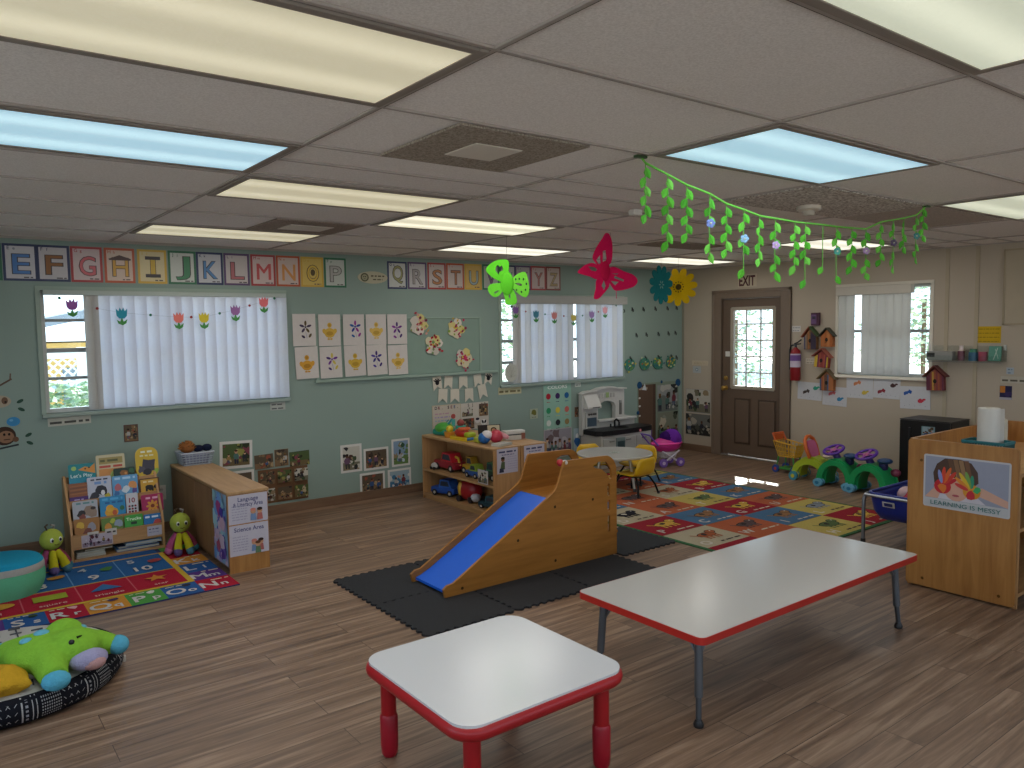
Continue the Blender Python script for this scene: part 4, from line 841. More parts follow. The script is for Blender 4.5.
# clear shelf with supplies
e = thing('acrylic_shelf', 'clear wall shelf beside the window holding craft supplies', 'shelf', WB(-3.42, 1.31, .001))
k = MB(); k.b2(-.345, .345, -.075, -.069, 0, .14); k.b2(-.345, .345, -.069, .07, 0, .004); k.b2(-.345, .345, -.069, -.02, .136, .14); k.b2(-.345, -.34, -.069, .07, .004, .136); k.b2(.34, .345, -.069, .07, .004, .136); k.build('acrylic_tray', e, CLEAR)
k = MB(); k.b2(-.35, .35, -.082, -.0755, .128, .142, '#8c8a84'); k.build('metal_lip', e, METAL)
for x in (-.33, .33): k = MB(); k.b2(x-.012, x+.012, .03, .08, -.0, .012, '#c8c6c0', bev=.003); k.build('wall_clip', e, PLAST)
def WS(x, y, z, c=-3.42): return WB(c-x, 1.31+y, z)
k = MB(WS(-.2, -.069, .035)); k.b2(-.12, .12, 0, .085, 0, .07, '#8a8882', bev=.004); k.b2(-.11, -.04, .03, .07, .0705, .072, '#23221f'); k.z = .08; tag(k.build('supply_box', None, PLAST), 'long dark grey box on the clear wall shelf', 'box')
k = MB(WS(-.02, -.069, .06)); k.lathe([(0, 0), (.03, 0), (.03, .09), (.018, .1), (.018, .14), (0, .14)], None, 14, M=RX(-PI/2), cols=['#a3423f', '#6b3a48', '#d0b8ae', '#d8c8c2', '#d8c8c2']); tag(k.build('glue_bottle', None, PLAST, 40), 'white-capped red bottle on the clear wall shelf', 'bottle')
k = MB(WS(.085, -.069, .06)); k.lathe([(0, 0), (.038, 0), (.038, .08), (.03, .085), (.03, .11), (0, .11)], None, 14, M=RX(-PI/2), cols=['#33607c', '#33607c', '#3a8060', '#3a8060', '#3a8060']); tag(k.build('paint_jar', None, PLAST, 40), 'blue jar with a green lid on the clear wall shelf', 'jar')
k = MB(WS(.165, -.069, .06)); k.lathe([(0, 0), (.033, 0), (.036, .085), (0, .085)], '#a04458', 14, M=RX(-PI/2)); tag(k.build('paint_cup', None, PLAST, 40), 'pink-red cup between the jar and the green packet', 'cup')
k = MB(WS(.265, -.068, .04) @ RX(-.12)); k.b2(-.055, .05, 0, .135, 0, .02, '#5f9482', bev=.003); k.z = .021; k.line(-.01, .01, .02, .12, .006, '#c3d0c4'); k.line(.03, .02, .0, .11, .006, '#a9c0b0'); tag(k.build('craft_packet', None, PAPER), 'green packet leaning at the end of the clear shelf', 'packet')
flat('yellow_notice', 'bright yellow notice above the clear wall shelf', 'notice', WB(-3.6, 1.483, .002), .222, .152, '#c9a41e', words('#8f7518', 4, .35, 8), pic='lettering')
flat('notice_sign', 'small blue-white card above the word strip past the shelf', 'notice', WB(-3.795, 1.155, .002), .06, .06, '#a9b3bd', words('#6a7a90', 2, .5, 8), pic='lettering')
flat('word_sign', 'white strip of writing on the beige wall past the shelf', 'sign', WB(-3.85, 1.075, .002, .0), .26, .06, '#b9b2a2', words('#5d584c', 1, .5, 12), pic='lettering')
flat('photo_print', 'small orange and navy picture below the beige wall word strip', 'photo', WB(-3.765, .955, .002), .1, .125, '#2a2748', lambda f, w, h: (f.rect(-w/2+.003, 0, -.005, h/2-.003, '#c07a34'), f.blob(.02, -.01, .03, '#3a2f5a', 2), f.rect(-w/2, -h/2, w/2, -h/2+.02, '#a9a8b4')))
# ================================================================ tables
def rtable():
    x0, x1, y0, y1, h = -6.575, -5.855, -4.722, -4.022, .38
    cx, cy, w, d = (x0+x1)/2, (y0+y1)/2, x1-x0, y1-y0
    e = thing('activity_table', 'low square white-topped table with thick red rim and red legs', 'table', T(cx, cy, 0))
    k = MB(); k.prism(rrect(-w/2, -d/2, w/2, d/2, .085, 8), h-.024, h, '#d6d6d8'); k.build('table_top', e, TOPM)
    path = [(x, y, h-.031) for x, y in rrect(-w/2+.014, -d/2+.014, w/2-.014, d/2-.014, .075, 8)]
    k = MB(); k.tube(path, .027, '#a5191f', 12, closed=True); k.build('table_rim', e, PLAST, 60)
    for sx in (-1, 1):
        for sy in (-1, 1):
            k = MB(T(sx*(w/2-.075), sy*(d/2-.07), 0)); k.lathe([(.028, .13), (.029, .16), (.029, h-.05), (0, h-.05)], '#a5151c', 20); l = k.build('leg', e, PLAST, 40)
            k = MB(T(sx*(w/2-.075), sy*(d/2-.07), 0)); k.lathe([(0, 0), (.022, .0), (.03, .012), (.033, .04), (.034, .155), (.029, .165), (0, .165)], '#9c0f22', 20); k.build('leg_sleeve', l, PLAST, 40)
TOPM = paint('laminate_top', .2, .6, .03, 260, bump=.01)
rtable()
def ltable():
    x0, x1, y0, y1, h = -5.49, -3.74, -4.755, -4.04, .4
    cx, cy, w, d = (x0+x1)/2, (y0+y1)/2, x1-x0, y1-y0
    e = thing('long_table', 'long low grey-white table with red edge band and grey metal legs', 'table', T(cx, cy, 0))
    k = MB(); k.prism(rrect(-w/2, -d/2, w/2, d/2, .03, 5), h-.028, h, '#bfbab4'); k.build('table_top', e, TOPM)
    k = MB(); o = rrect(-w/2-.003, -d/2-.003, w/2+.003, d/2+.003, .033, 5); i = rrect(-w/2+.001, -d/2+.001, w/2-.001, d/2-.001, .029, 5)
    k.prism(o, h-.031, h-.0008, '#b2281f', holes=(i,)); k.build('edge_band', e, PLAST, 40)
    for sx in (-1, 1):
        for sy in (-1, 1):
            px, py = sx*(w/2-.085), sy*(d/2-.085); bx, by = px+sx*.022, py+sy*.018
            k = MB(); k.tube([(px, py, h-.03), (px+(bx-px)*.6, py+(by-py)*.6, .12)], .0175, '#6f747a', 14); l = k.build('leg', e, METAL, 40)
            k = MB(); k.tube([(px+(bx-px)*.55, py+(by-py)*.55, .135), (bx, by, .03)], .012, '#5d6268', 12); k.build('leg_insert', l, METAL, 40)
            k = MB(T(bx, by, 0)); k.lathe([(0, 0), (.02, 0), (.022, .012), (.013, .03), (0, .03)], '#232325', 14); k.build('glide_foot', l, PLAST, 40)
            k = MB(); k.tube([(px-sx*.07, py, h-.032), (px-sx*.006, py, h-.12)], .006, '#777c82', 8); k.tube([(px, py-sy*.07, h-.032), (px, py-sy*.006, h-.12)], .006, '#777c82', 8); k.b2(px-.05, px+.05, py-.05, py+.05, h-.034, h-.029, '#6d7278'); k.build('leg_brace', l, METAL, 40)
ltable()

# ================================================================ foam mats and slide
def mat_outline(w, tooth=.0295, n=10, d=.016, sides=(1, 1, 1, 1)):
    pts = []
    def side(p0, p1, nrm, on):
        v = Vector(p1)-Vector(p0); L = v.length; v.normalize(); nn = Vector(nrm); out = [tuple(p0)]
        if not on: return out
        k = n*2
        for i in range(1, k):
            s_ = L*i/k; off = d if i % 2 else 0
            a = Vector(p0)+v*(s_-L/k*.32)+nn*(d if i % 2 else 0); b = Vector(p0)+v*(s_+L/k*.32)+nn*(d if i % 2 else 0); out += [tuple(a), tuple(b)]
        return out
    h = w/2
    return side((-h, -h), (h, -h), (0, -1), sides[0])+side((h, -h), (h, h), (1, 0), sides[1])+side((h, h), (-h, h), (0, 1), sides[2])+side((-h, h), (-h, -h), (-1, 0), sides[3])
MATM = paint('black_foam', .8, .25, .12, 60, bump=.35, bscale=140)
def foam_mat(cx, cy, w, label, sides):
    k = MB(T(cx, cy, 0)); k.prism(mat_outline(w, sides=sides), 0.0, .012, '#2b2c2f'); tag(k.build('foam_mat', None, MATM), label, 'floor mat', 'black interlocking foam mats')
P = .592; W = P-.02
mats = ((0, 0, 'black foam mat at the front corner before the slide foot'), (1, 0, 'black foam mat in front of the slide, middle of the near row'), (2, 0, 'black foam mat by the long table end of the near row'),
        (0, 1, 'black foam mat under the slide foot toward the wall'), (1, 1, 'black foam mat under the middle of the slide, wall side'), (2, 1, 'black foam mat under the raised end of the slide'))
for i, j, l in mats: foam_mat(-5.81+P*(i+.5), -3.215+.582*(j+.5), W, l, (j == 0 or True, True, True, True) if False else (1 if j == 0 else 0, 1 if i == 2 else 0, 1, 1))
foam_mat(-4.02+.03+.27, -2.585, .54, 'single black foam mat between the slide and the animal rug', (1, 1, 1, 0))

def slide():
    M0 = T(-5.43, -2.4, .012); e = thing('toddler_slide', 'wooden toddler slide with a blue chute on black mats', 'slide', M0)
    # side panel outline in (x, z), x=0 at the foot
    out = [(0, .0), (1.43, 0), (1.43, .56)] + arc(1.31, .59, .12, 0, 75, 6)[1:] + [(1.2, .709), (.955, .713), (.945, .705), (.885, .55), (.868, .528), (.84, .507), (.06, .075), (.015, .07), (-.012, .05)]
    slot = lambda cx, z0, z1, w: arc(cx, z1-w/2, w/2, 0, 180, 5)+arc(cx, z0+w/2, w/2, 180, 360, 5)
    hole = [(1.205, .652), (1.26, .672), (1.33, .664), (1.378, .61), (1.385, .545), (1.362, .535), (1.335, .58), (1.285, .618), (1.225, .632)]
    holes = [hole, slot(1.355, .42, .51, .026), slot(1.355, .31, .395, .026), slot(1.355, .165, .285, .024)]
    for y, nm in ((0, 'side_panel'), (-.4, 'side_panel')):
        k = MB(); k.prism(out, 0, .018, '#ffffff', M=T(0, y+(.0 if y == 0 else .018), 0) @ RX(PI/2), holes=holes); k.build(nm, e, PLY)
    k = MB(T(0, -.2, 0)); pts = [(.02, .028), (.05, .035), (.12, .065), (.84, .452), (.875, .464), (.89, .456), (.12, .052), (.05, .017), (.02, .012)]
    k.prism(pts, -.18, .18, '#1c62d6', M=RX(PI/2)); k.build('blue_chute', e, PLAST, 30)
    k = MB(); k.b2(.87, 1.2, -.38, -.018, .445, .465); k.build('platform', e, PLY)
    for i, (x, z) in enumerate(((1.29, .32), (1.37, .16))): k = MB(); k.b2(x-.09, x+.09, -.38, -.018, z-.018, z); k.build('step', e, PLY)
    k = MB(); k.b2(1.19, 1.205, -.38, -.018, .32, .446); k.b2(1.2, 1.215, -.38, -.018, .0, .16); k.build('riser', e, PLY)
    k = MB(); k.ell((.965, -.385, .7), (.018, .022, .018), '#d0cdc8', 12); k.ell((.95, -.355, .695), (.022, .03, .026), '#b3282e', 12); k.build('rod_cap', e, PLAST, 40)
    for x, z in ((.12, .035), (.55, .25), (.86, .42), (.86, .06), (1.2, .42)):
        k = MB(); k.lathe([(0, 0), (.009, 0), (.01, .002), (.004, .003), (0, .003)], '#4a3318', 12, M=T(x, -.4005, z) @ RX(PI/2)); k.build('screw_cap', e, METAL)
slide()

# ================================================================ cabinet, bookcase, toy shelves
def cabinet():
    x0, x1, y0, y1, h = -6.275, -6.005, -1.47, -.035, .553
    e = thing('storage_cabinet', 'narrow wooden cabinet with area posters standing out from the green wall', 'cabinet', T(x0, y0, 0)); w, d = x1-x0, y1-y0
    k = MB(); k.b2(-.008, w+.008, -.008, d, h-.022, h, bev=.004); k.build('cabinet_top', e, OAKY)
    k = MB(); k.b2(0, w, 0, .018, .0, h-.022); k.build('end_panel', e, TANZ)
    k = MB(); k.b2(0, w, d-.018, d, .0, h-.022); k.build('end_panel', e, DARKZ)
    k = MB(); k.b2(w-.018, w, .018, d-.018, .04, h-.022); k.build('back_panel', e, DARKZ)
    k = MB(); k.b2(.012, w-.018, .018, d-.018, .04, .06); k.b2(.03, w-.03, .03, d-.03, 0, .04); k.build('base_shelf', e, DARKZ)
    for a, b in ((.3, .78), (.785, d-.02)):
        k = MB(); k.b2(.0, .014, a, b, .05, h-.03, bev=.003); k.build('cabinet_door', e, DARKZ)
    k = MB(); k.b2(.0, .014, .018, .295, .05, h-.03); k.build('front_panel', e, DARKZ)
    # posters fixed to it
    def area(z0, z1, head, sd):
        f = MB(frame((w/2, -.0012, (z0+z1)/2), (1, 0, 0), (0, 0, 1))); hh = z1-z0; a = w/2-.004
        f.b2(-a, a, -hh/2, hh/2, 0, .001, '#b9b4be'); p = f.build('area_sign', e, PAPER)
        g = MB(frame((w/2, -.0026, (z0+z1)/2), (1, 0, 0), (0, 0, 1)))
        for i, t in enumerate(head): g.text(t, 0, hh/2-.045-i*.035, .04, '#4a4870', 'C', .015, width=min(.2, .017*len(t)))
        for i in range(6): g.dash(-a+.02, -.01, hh*.1-i*.018, .01, '#9a96a8', sd+i)
        for i, (x, c, hc) in enumerate(((.03, '#6f86a8', '#c27a6a'), (.075, '#a3605a', '#3a2a24'), (.055, '#5f7a5a', '#5a3a28'))[:2 if sd == 1 else 3]):
            y = -hh*.2-.015*(i == 2); g.poly([(x-.02, y-.045), (x+.02, y-.045), (x+.015, y), (x-.015, y)], c); g.disc(x, y+.016, .018, .018, '#b98a6a', 12); g.disc(x, y+.028, .019, .011, hc, 12)
        g.build('print', p, PAPER)
    area(.33, .525, ('Language', '& Literacy Area'), 1); area(.115, .322, ('Science Area',), 2)
    f = MB(frame((-.0014, .165, .29), (0, -1, 0), (0, 0, 1))); f.b2(-.14, .14, -.245, .245, 0, .001, '#8fb0c8'); p = f.build('space_poster', e, PAPER)
    g = MB(frame((-.003, .165, .29), (0, -1, 0), (0, 0, 1)) @ S(1.12, 1.09, 1)); r = random.Random(4); cl = (-.122, -.222, .122, .222)
    for i in range(64): g.blob(r.uniform(-.12, .12), r.uniform(-.22, .22), r.uniform(.02, .06), r.choice(['#6f9ad0', '#8fbcd0', '#6f5aa8', '#aaa0c8', '#c8b4c4', '#5a6cb4', '#9ac4cc', '#c9a8b8']), i, cl)
    g.blob(0, .12, .06, '#9c3f7a', 3, cl); g.blob(.05, .1, .035, '#4a3a9c', 5, cl); g.blob(-.02, -.12, .05, '#a9546a', 7, cl); g.blob(.06, -.16, .04, '#5a3a8c', 9, cl); g.build('print', p, PAPER)
cabinet()
# basket on the cabinet
def basket():
    e = thing('wire_basket', 'grey-blue plastic basket on the wall end of the cabinet', 'basket', T(-6.12, -.155, .554)); w, d, h = .25, .19, .1
    k = MB()
    for z in (0, .02, .04, .06, .08): k.tube([(sx*(w/2-.02+.02*z/h), sy*(d/2-.02+.02*z/h), z+.004) for sx, sy in ((-1, -1), (1, -1), (1, 1), (-1, 1))], .0035, '#9aa3ae', 5, closed=True)
    n = 9
    for i in range(n+1):
        t = i/n-.5
        for sy in (-1, 1): k.tube([(t*(w-.04), sy*(d/2-.02), .004), (t*w, sy*d/2, h)], .003, '#9aa3ae', 5)
    for i in range(6):
        t = i/5-.5
        for sx in (-1, 1): k.tube([(sx*(w/2-.02), t*(d-.04), .004), (sx*w/2, t*d, h)], .003, '#9aa3ae', 5)
    k.b2(-w/2+.02, w/2-.02, -d/2+.02, d/2-.02, .0, .005, '#8293aa'); k.build('basket_mesh', e, PLAST)
    k = MB(); k.tube([(sx*w/2, sy*d/2, h) for sx, sy in ((-1, -1), (1, -1), (1, 1), (-1, 1))], .007, '#b5bac4', 6, closed=True); k.build('basket_rim', e, PLAST, 40)
    k = MB(); k.b2(-.1, .1, -.073, .073, .006, .09, '#7b7f95', bev=.02)
    tag(k.build('cloth_bundle', None, CLOTH, world=T(-6.12, -.155, .555)), 'folded greyish cloth filling the basket on the cabinet', 'cloth')
basket()
k = MB(); r = random.Random(8); k.ell((0, 0, .045), (.06, .05, .045), '#8a5426', 14)
for i in range(90):
    u, v = r.uniform(0, 6.28), r.uniform(-.2, 1.4); n = Vector((math.cos(u)*math.cos(v), math.sin(u)*math.cos(v), math.sin(v))); p = Vector((n.x*.058, n.y*.048, .045+n.z*.043)); k.tube([p, p+n*.016], [.006, .001], r.choice(['#9c6230', '#6f4320', '#a9713c']), 4)
tag(k.build('brown_spiky_toy', None, MATTE, world=T(-6.175, -.155, .646)), 'brown spiky toy on top of the basket', 'toy')
k = MB(); k.ell((-.03, 0, .03), (.045, .035, .028), '#1c2036', 14); k.ell((.04, .005, .03), (.04, .03, .03), '#20263c', 14); tag(k.build('dark_soft_toy', None, FUZZ, 60, world=T(-6.06, -.15, .646)), 'small navy soft toy on top of the basket', 'toy')

def bookcase():
    x0, x1 = -7.07, -6.455; w = x1-x0; yf = -.52
    e = thing('book_display', 'slanted wooden book display against the green wall', 'bookcase', T(x0, yf, 0))
    prof = [(0, 0), (.3, 0), (.3, .57), (.24, .59), (.21, .575), (.02, .26), (0, .2)]   # (y, z)
    for x in (0, w-.016):
        k = MB(); k.prism(prof, 0, .016, M=frame((x, 0, 0), (0, 1, 0), (0, 0, 1))); k.build('side_panel', e, OAKZ)
    k = MB(); k.b2(.016, w-.016, .0, .29, .008, .026); k.build('bottom_shelf', e, OAKX)
    k = MB(); k.b2(.016, w-.016, .0, .014, .1, .2); k.build('front_lip', e, OAKX)
    tiers = ((.0, .185), (.06, .272), (.115, .402), (.17, .517))
    for i, (y, z) in enumerate(tiers):
        k = MB(); k.b2(.016, w-.016, y+.014, y+.08, z-.012, z-.002)
        if i: k.b2(.016, w-.016, y+.002, y+.012, z-.035, z+.02)
        k.build('tier_ledge', e, OAKX)
    k = MB(); k.b2(.016, w-.016, .285, .293, .02, .57); k.build('back_board', e, OAKZ)
    k = MB(); k.b2(.016, w-.016, .014, .285, .092, .1); k.build('inner_shelf', e, OAKX)
    for x, wd, z, hh, c, nm in ((.14, .07, .185, .05, '#c3bcb2', 'label'), (.255, .075, .19, .05, '#c3bcb2', 'label')):
        k = MB(frame((x, -.001, z), (1, 0, 0), (0, 0, 1))); k.b2(-wd/2, wd/2, -hh/2, hh/2, 0, .001, c); k.z = .0016; k.dash(-wd/2+.01, wd/2-.008, -.005, .022, '#4a4440', 3); k.build('shelf_label', e, PAPER)
    k = MB(frame((.545, -.001, .15), (1, 0, 0), (0, 0, 1))); k.b2(-.05, .05, -.036, .036, 0, .001, '#b5b0bc'); k.z = .0016; k.dash(-.04, .035, .01, .014, '#5a5874', 4); k.dash(-.04, .03, -.012, .01, '#8a88a0', 5); k.build('shelf_label', e, PAPER)
    k = MB(frame((.165, -.001, .148), (1, 0, 0), (0, 0, 1))); k.b2(-.1, .1, -.045, .045, 0, .001, '#b9aaa8'); k.z = .0016; k.photo(-.095, -.04, .095, .04, ['#b3a6b0', '#8a7a88', '#5a3038', '#c3bcc4', '#3a2c38'], 71, 2); k.build('shelf_photo', e, PAPER)
bookcase()
def book(label, x0, x1, z0, z1, y, col, fn, round_=0, tilt=.12):
    """leans back on a tier; pages behind the cover"""
    w, h = x1-x0, z1-z0; M = frame(((x0+x1)/2, y, z0), (1, 0, 0), (0, math.sin(tilt), math.cos(tilt)))
    e = thing('picture_book', label, 'book', M, 'books on the slanted display')
    k = MB(); k.prism(rrect(-w/2, 0, w/2, h, .01) if not round_ else rrect(-w/2, 0, w/2, h, round_), 0, .0025, col); k.z = .0031; fn(k, w, h); k.build('book_cover', e, GLOSSP)
    k = MB(); k.b2(-w/2+.004, w/2-.004, .004+round_*.4, h-.004-round_*.5, -.012, 0, '#bdb6a6'); k.build('page_block', e, PAPER)
YT = {0: -.32, 1: -.375, 2: -.43, 3: -.49}   # foot of each tier
def bz(t): return (.519, .404, .274, .187)[t]
def fox(k, w, h):
    k.rect(-w/2, 0, w/2, h*.35, '#1f86a0'); k.poly([(w*.48, h*.5), (-w*.15, h*.72), (w*.1, h*.86), (w*.3, h*.8), (w*.48, h*.98)], '#d08a3a'); k.disc(w*.12, h*.75, .006, .006, '#1d1512', 8); k.disc(w*.26, h*.79, .006, .006, '#1d1512', 8); k.disc(-w*.3, h*.8, .017, .016, '#9fc46a', 10); k.text("Let's Play", -.005, h*.37, .035, '#cfe4e4', 'C', .01, width=w*.8)
book("teal Let's Play book with an orange fox, top corner of the display", -7.035, -6.86, bz(0), 0.672, YT[0], '#1d7f86', fox)
book('cream-edged book with an orange band at the top of the display', -6.852, -6.66, bz(0), 0.717, YT[0]+.012, '#c3b896', lambda k, w, h: (k.rect(-w*.4, h*.66, w*.42, h*.9, '#9a8a52'), k.dash(-w*.36, w*.38, h*.74, .03, '#5a5a34', 1), k.dash(-w*.4, w*.4, h*.52, .03, '#b5483a', 2), k.rect(-w*.42, .01, w*.42, h*.48, '#c98a4a'), k.blob(.02, h*.25, .04, '#a3b25a', 4)))
book('dark green book with a small brown animal, mostly hidden', -6.745, -6.6, bz(0), 0.612, YT[0]-.008, '#1d3326', lambda k, w, h: (k.blob(0, h*.5, .035, '#8a5a2c', 3), k.disc(.01, h*.56, .01, .01, '#c98a4a', 8), k.blob(.05, h*.7, .02, '#2f5a3a', 5)))
book('tall round-topped yellow book with a dark elephant, tallest on the display', -6.59, -6.43, bz(0), 0.747, YT[0], '#c6a72c', lambda k, w, h: (k.dash(-w*.25, w*.25, h*.82, .025, '#d9dcc4', 3), k.dash(-w*.3, w*.3, h*.7, .02, '#d5d0a8', 4), k.blob(.005, h*.38, .062, '#3a3440', 8), k.blob(-.04, h*.28, .03, '#4a4450', 9), k.disc(0, h*.18, .03, .025, '#1f1c22', 10), k.blob(.06, h*.2, .02, '#8aa83a', 6)), .06)
book('rust striped book with a purple foot on the second tier', -7.045, -6.925, bz(1), 0.542, YT[1], '#8a5434', lambda k, w, h: (k.rect(-w/2, 0, w/2, h*.3, '#4a2468'), k.dash(-.03, .03, h*.12, .014, '#b8a0c8', 2), [k.line(-w*.45, h*(.45+.1*i), w*.45, h*(.47+.1*i), .006, ('#a3683c', '#6f4430')[i % 2]) for i in range(5)]))
book('white book with a black and white dog on the second tier', -6.928, -6.77, bz(1), 0.572, YT[1], '#b9bccb', lambda k, w, h: (k.dash(-w*.35, w*.35, h*.85, .02, '#3a3a4a', 3), k.dash(-w*.2, w*.3, h*.68, .035, '#6f92c4', 4), k.blob(.01, h*.38, .04, '#23222c', 5), k.blob(-.04, h*.18, .035, '#2c2a34', 6), k.disc(.02, h*.3, .014, .02, '#d8d8dc', 8), k.blob(.05, h*.14, .025, '#b5a83a', 7)))
book('light blue book of small pictures in the middle of the second tier', -6.765, -6.592, bz(1), 0.562, YT[1], '#5f9ac6', lambda k, w, h: (k.dash(-w*.4, w*.4, h*.82, .03, '#a9cbe4', 3), k.blob(-.05, h*.5, .03, '#b0626a', 4), k.blob(.05, h*.5, .03, '#cf8f52', 5), k.blob(0, h*.35, .03, '#c9d4dc', 6), k.blob(.06, h*.25, .022, '#5a4a8c', 8), k.blob(-.06, h*.2, .022, '#3f6fa8', 9)))
book('yellow book with a black elephant in a brown frame', -6.585, -6.443, bz(1), 0.520, YT[1], '#5a3c22', lambda k, w, h: (k.rect(-w*.42, h*.08, w*.42, h*.92, '#c99a34'), k.dash(-w*.3, w*.3, h*.72, .02, '#e0d0a0', 3), k.blob(0, h*.38, .035, '#1f1712', 3, None, 9, .7), k.rect(-.028, h*.15, -.014, h*.4, '#1f1712'), k.rect(.014, h*.15, .028, h*.4, '#1f1712'), k.blob(.04, h*.42, .016, '#1f1712', 6)))
book('pale book with a brown spotted dog on the third tier', -7.036, -6.876, bz(2), 0.420, YT[2], '#a9acb5', lambda k, w, h: (k.dash(-w*.35, w*.35, h*.84, .024, '#5f8a8a', 3), k.blob(.03, h*.42, .045, '#8f7a6a', 5), k.blob(-.03, h*.38, .03, '#2a2626', 6), k.disc(.05, h*.6, .018, .012, '#3a2c26', 8), k.blob(-.02, h*.2, .028, '#7d3f34', 7)))
book('blue book with a yellow duck on the third tier', -6.862, -6.694, bz(2), 0.428, YT[2], '#2f86b8', lambda k, w, h: (k.dash(-w*.4, w*.4, h*.82, .03, '#4fa6d4', 3), k.dash(-w*.3, w*.4, h*.66, .025, '#1f5f94', 4), k.disc(-.01, h*.25, .045, .035, '#d09a2c', 12), k.disc(-.02, h*.44, .026, .026, '#d8a634', 12), k.disc(.01, h*.22, .016, .02, '#b8542c', 8), k.disc(.06, h*.4, .016, .018, '#2f6a4a', 8)))
book('narrow white book with red and black dots', -6.688, -6.608, bz(2), 0.432, YT[2], '#c3c3c9', lambda k, w, h: (k.text('10', 0, h*.56, .05, '#8a2434', 'C', .02), [k.disc((i % 3-1)*.02, h*(.14+.13*(i//3)), .008, .008, ('#8a2434', '#2a2a34')[i % 2], 8) for i in range(9)]))
book('magenta book with an orange flower on the third tier', -6.586, -6.434, bz(2), 0.405, YT[2], '#a32458', lambda k, w, h: (k.dash(-w*.3, w*.35, h*.74, .026, '#e0a8c0', 3), [k.disc(.028*math.cos(i*PI/4), h*.34+.028*math.sin(i*PI/4), .018, .01, '#d0923a', 8, i*PI/4) for i in range(8)], k.disc(0, h*.34, .014, .014, '#7a3424', 10)))
book('grey and orange animal book at the bottom tier start', -7.04, -6.882, bz(3), .305, YT[3], '#9a6a34', lambda k, w, h: (k.blob(.03, h*.5, .035, '#8d8a92', 4), k.blob(-.04, h*.6, .025, '#c9a23a', 5), k.blob(0, h*.2, .03, '#6f3a2c', 6)))
book('orange and green book on the bottom tier', -6.868, -6.725, bz(3), .285, YT[3], '#5f7a34', lambda k, w, h: (k.blob(-.03, h*.4, .03, '#c98a34', 4), k.blob(.04, h*.5, .028, '#8a98a8', 5), k.blob(0, h*.75, .02, '#a3b03a', 6)))
book('green Trucks book on the bottom tier', -6.718, -6.593, bz(3), .283, YT[3], '#3f9a3c', lambda k, w, h: (k.text('Trucks', 0, h*.6, .03, '#d5e6c8', 'C', .02, width=w*.8), k.rect(-.02, h*.28, .02, h*.48, '#1f3a24')))
book('bright blue book at the bottom tier end', -6.588, -6.455, bz(3), .27, YT[3], '#1f6fb0', lambda k, w, h: (k.dash(-w*.42, w*.42, h*.66, .025, '#d8e4ec', 3), k.blob(.02, h*.2, .03, '#b5524a', 6)))
def flatbook(label, x0, x1, y0, y1, z, t, col, rot=0):
    cx, cy = (x0+x1)/2, (y0+y1)/2; w, d = (x1-x0)/2, (y1-y0)/2
    e = thing('stacked_book', label, 'book', T(cx, cy, z) @ RZ(rot), 'books lying under the display')
    k = MB(); k.b2(-w, w, -d, d, 0, .002, col); k.b2(-w, w, -d, d, t-.002, t, col); k.b2(-w, w, d-.002, d, .002, t-.002, col); k.build('book_cover', e, GLOSSP)
    k = MB(); k.b2(-w+.003, w-.003, -d+.003, d-.002, .002, t-.002, '#aaa596'); k.build('page_block', e, PAPER)
flatbook('cream book at the foot of the pile under the display', -7.04, -6.85, -.5, -.3, .027, .018, '#a3a090')
flatbook('white book on top of the pile under the display', -7.04, -6.86, -.505, -.32, .046, .022, '#b5b8ae', .05)
flatbook('thin brown book jutting from the top of the pile', -6.98, -6.8, -.49, -.3, .069, .012, '#8d7a5c', -.04)
flatbook('blue book at the bottom of the blue pile under the display', -6.78, -6.49, -.5, -.28, .027, .02, '#3f6fa0')
flatbook('navy book in the middle of the blue pile', -6.77, -6.5, -.49, -.29, .048, .016, '#2c3a5c', .03)
flatbook('pale blue book on top of the blue pile', -6.72, -6.475, -.515, -.3, .065, .02, '#6f9cc0', -.03)

def toyshelf(x0, x1, label, sign_lbl, open_side, sd):
    y0, y1, h = -1.44, -.27, .605; w, d = x1-x0, y1-y0
    e = thing('toy_shelf', label, 'shelf unit', T(x0, y0, 0))
    k = MB(); k.b2(0, w, 0, d, h-.022, h, bev=.004); k.build('shelf_top', e, OAKY)
    for y in (0.001, d-.019): k = MB(); k.b2(0, w, y, y+.018, 0, h-.022); k.build('end_panel', e, OAKZ)
    k = MB(); xb = w-.012 if open_side < 0 else 0; k.b2(xb, xb+.012, .019, d-.019, .03, h-.022); k.build('back_panel', e, OAKZ)
    a, b = (0, w-.013) if open_side < 0 else (.013, w)
    for z in (.05, .285): k = MB(); k.b2(a, b, .019, d-.019, z-.02, z); k.build('shelf_board', e, OAKY)
    k = MB(); k.b2(a+.01, b-.01, .02, d-.02, 0, .03); k.build('plinth', e, OAKY)
    f = MB(frame((w/2, -.0005, .49), (1, 0, 0), (0, 0, 1))); f.b2(-w/2+.03, w/2-.03, -.105, .105, 0, .001, '#bdb7c4'); p = f.build('area_sign', e, PAPER)
    g = MB(frame((w/2, -.0019, .49), (1, 0, 0), (0, 0, 1))); g.dash(-.09, .09, .07, .026, '#4a4a6a', sd); g.dash(-.06, .07, .048, .014, '#6a6a88', sd+1)
    g.disc(-.05, .015, .02, .02, '#7a5038', 12); g.disc(-.05, .026, .021, .012, '#2a1f1c', 10); g.poly([(-.08, -.07), (-.03, -.07), (-.03, -.005), (-.065, -.005)], '#4f5a3c'); g.poly([(-.09, -.095), (-.04, -.095), (-.045, -.06), (-.085, -.06)], '#2f3348')
    for i in range(6): g.dash(.0, .1, .03-i*.02, .009, '#a39cb8', sd+3+i)
    g.build('print', p, PAPER)
toyshelf(-4.075, -3.795, 'open wooden toy shelf full of vehicles by the green wall', 'a', -1, 2)
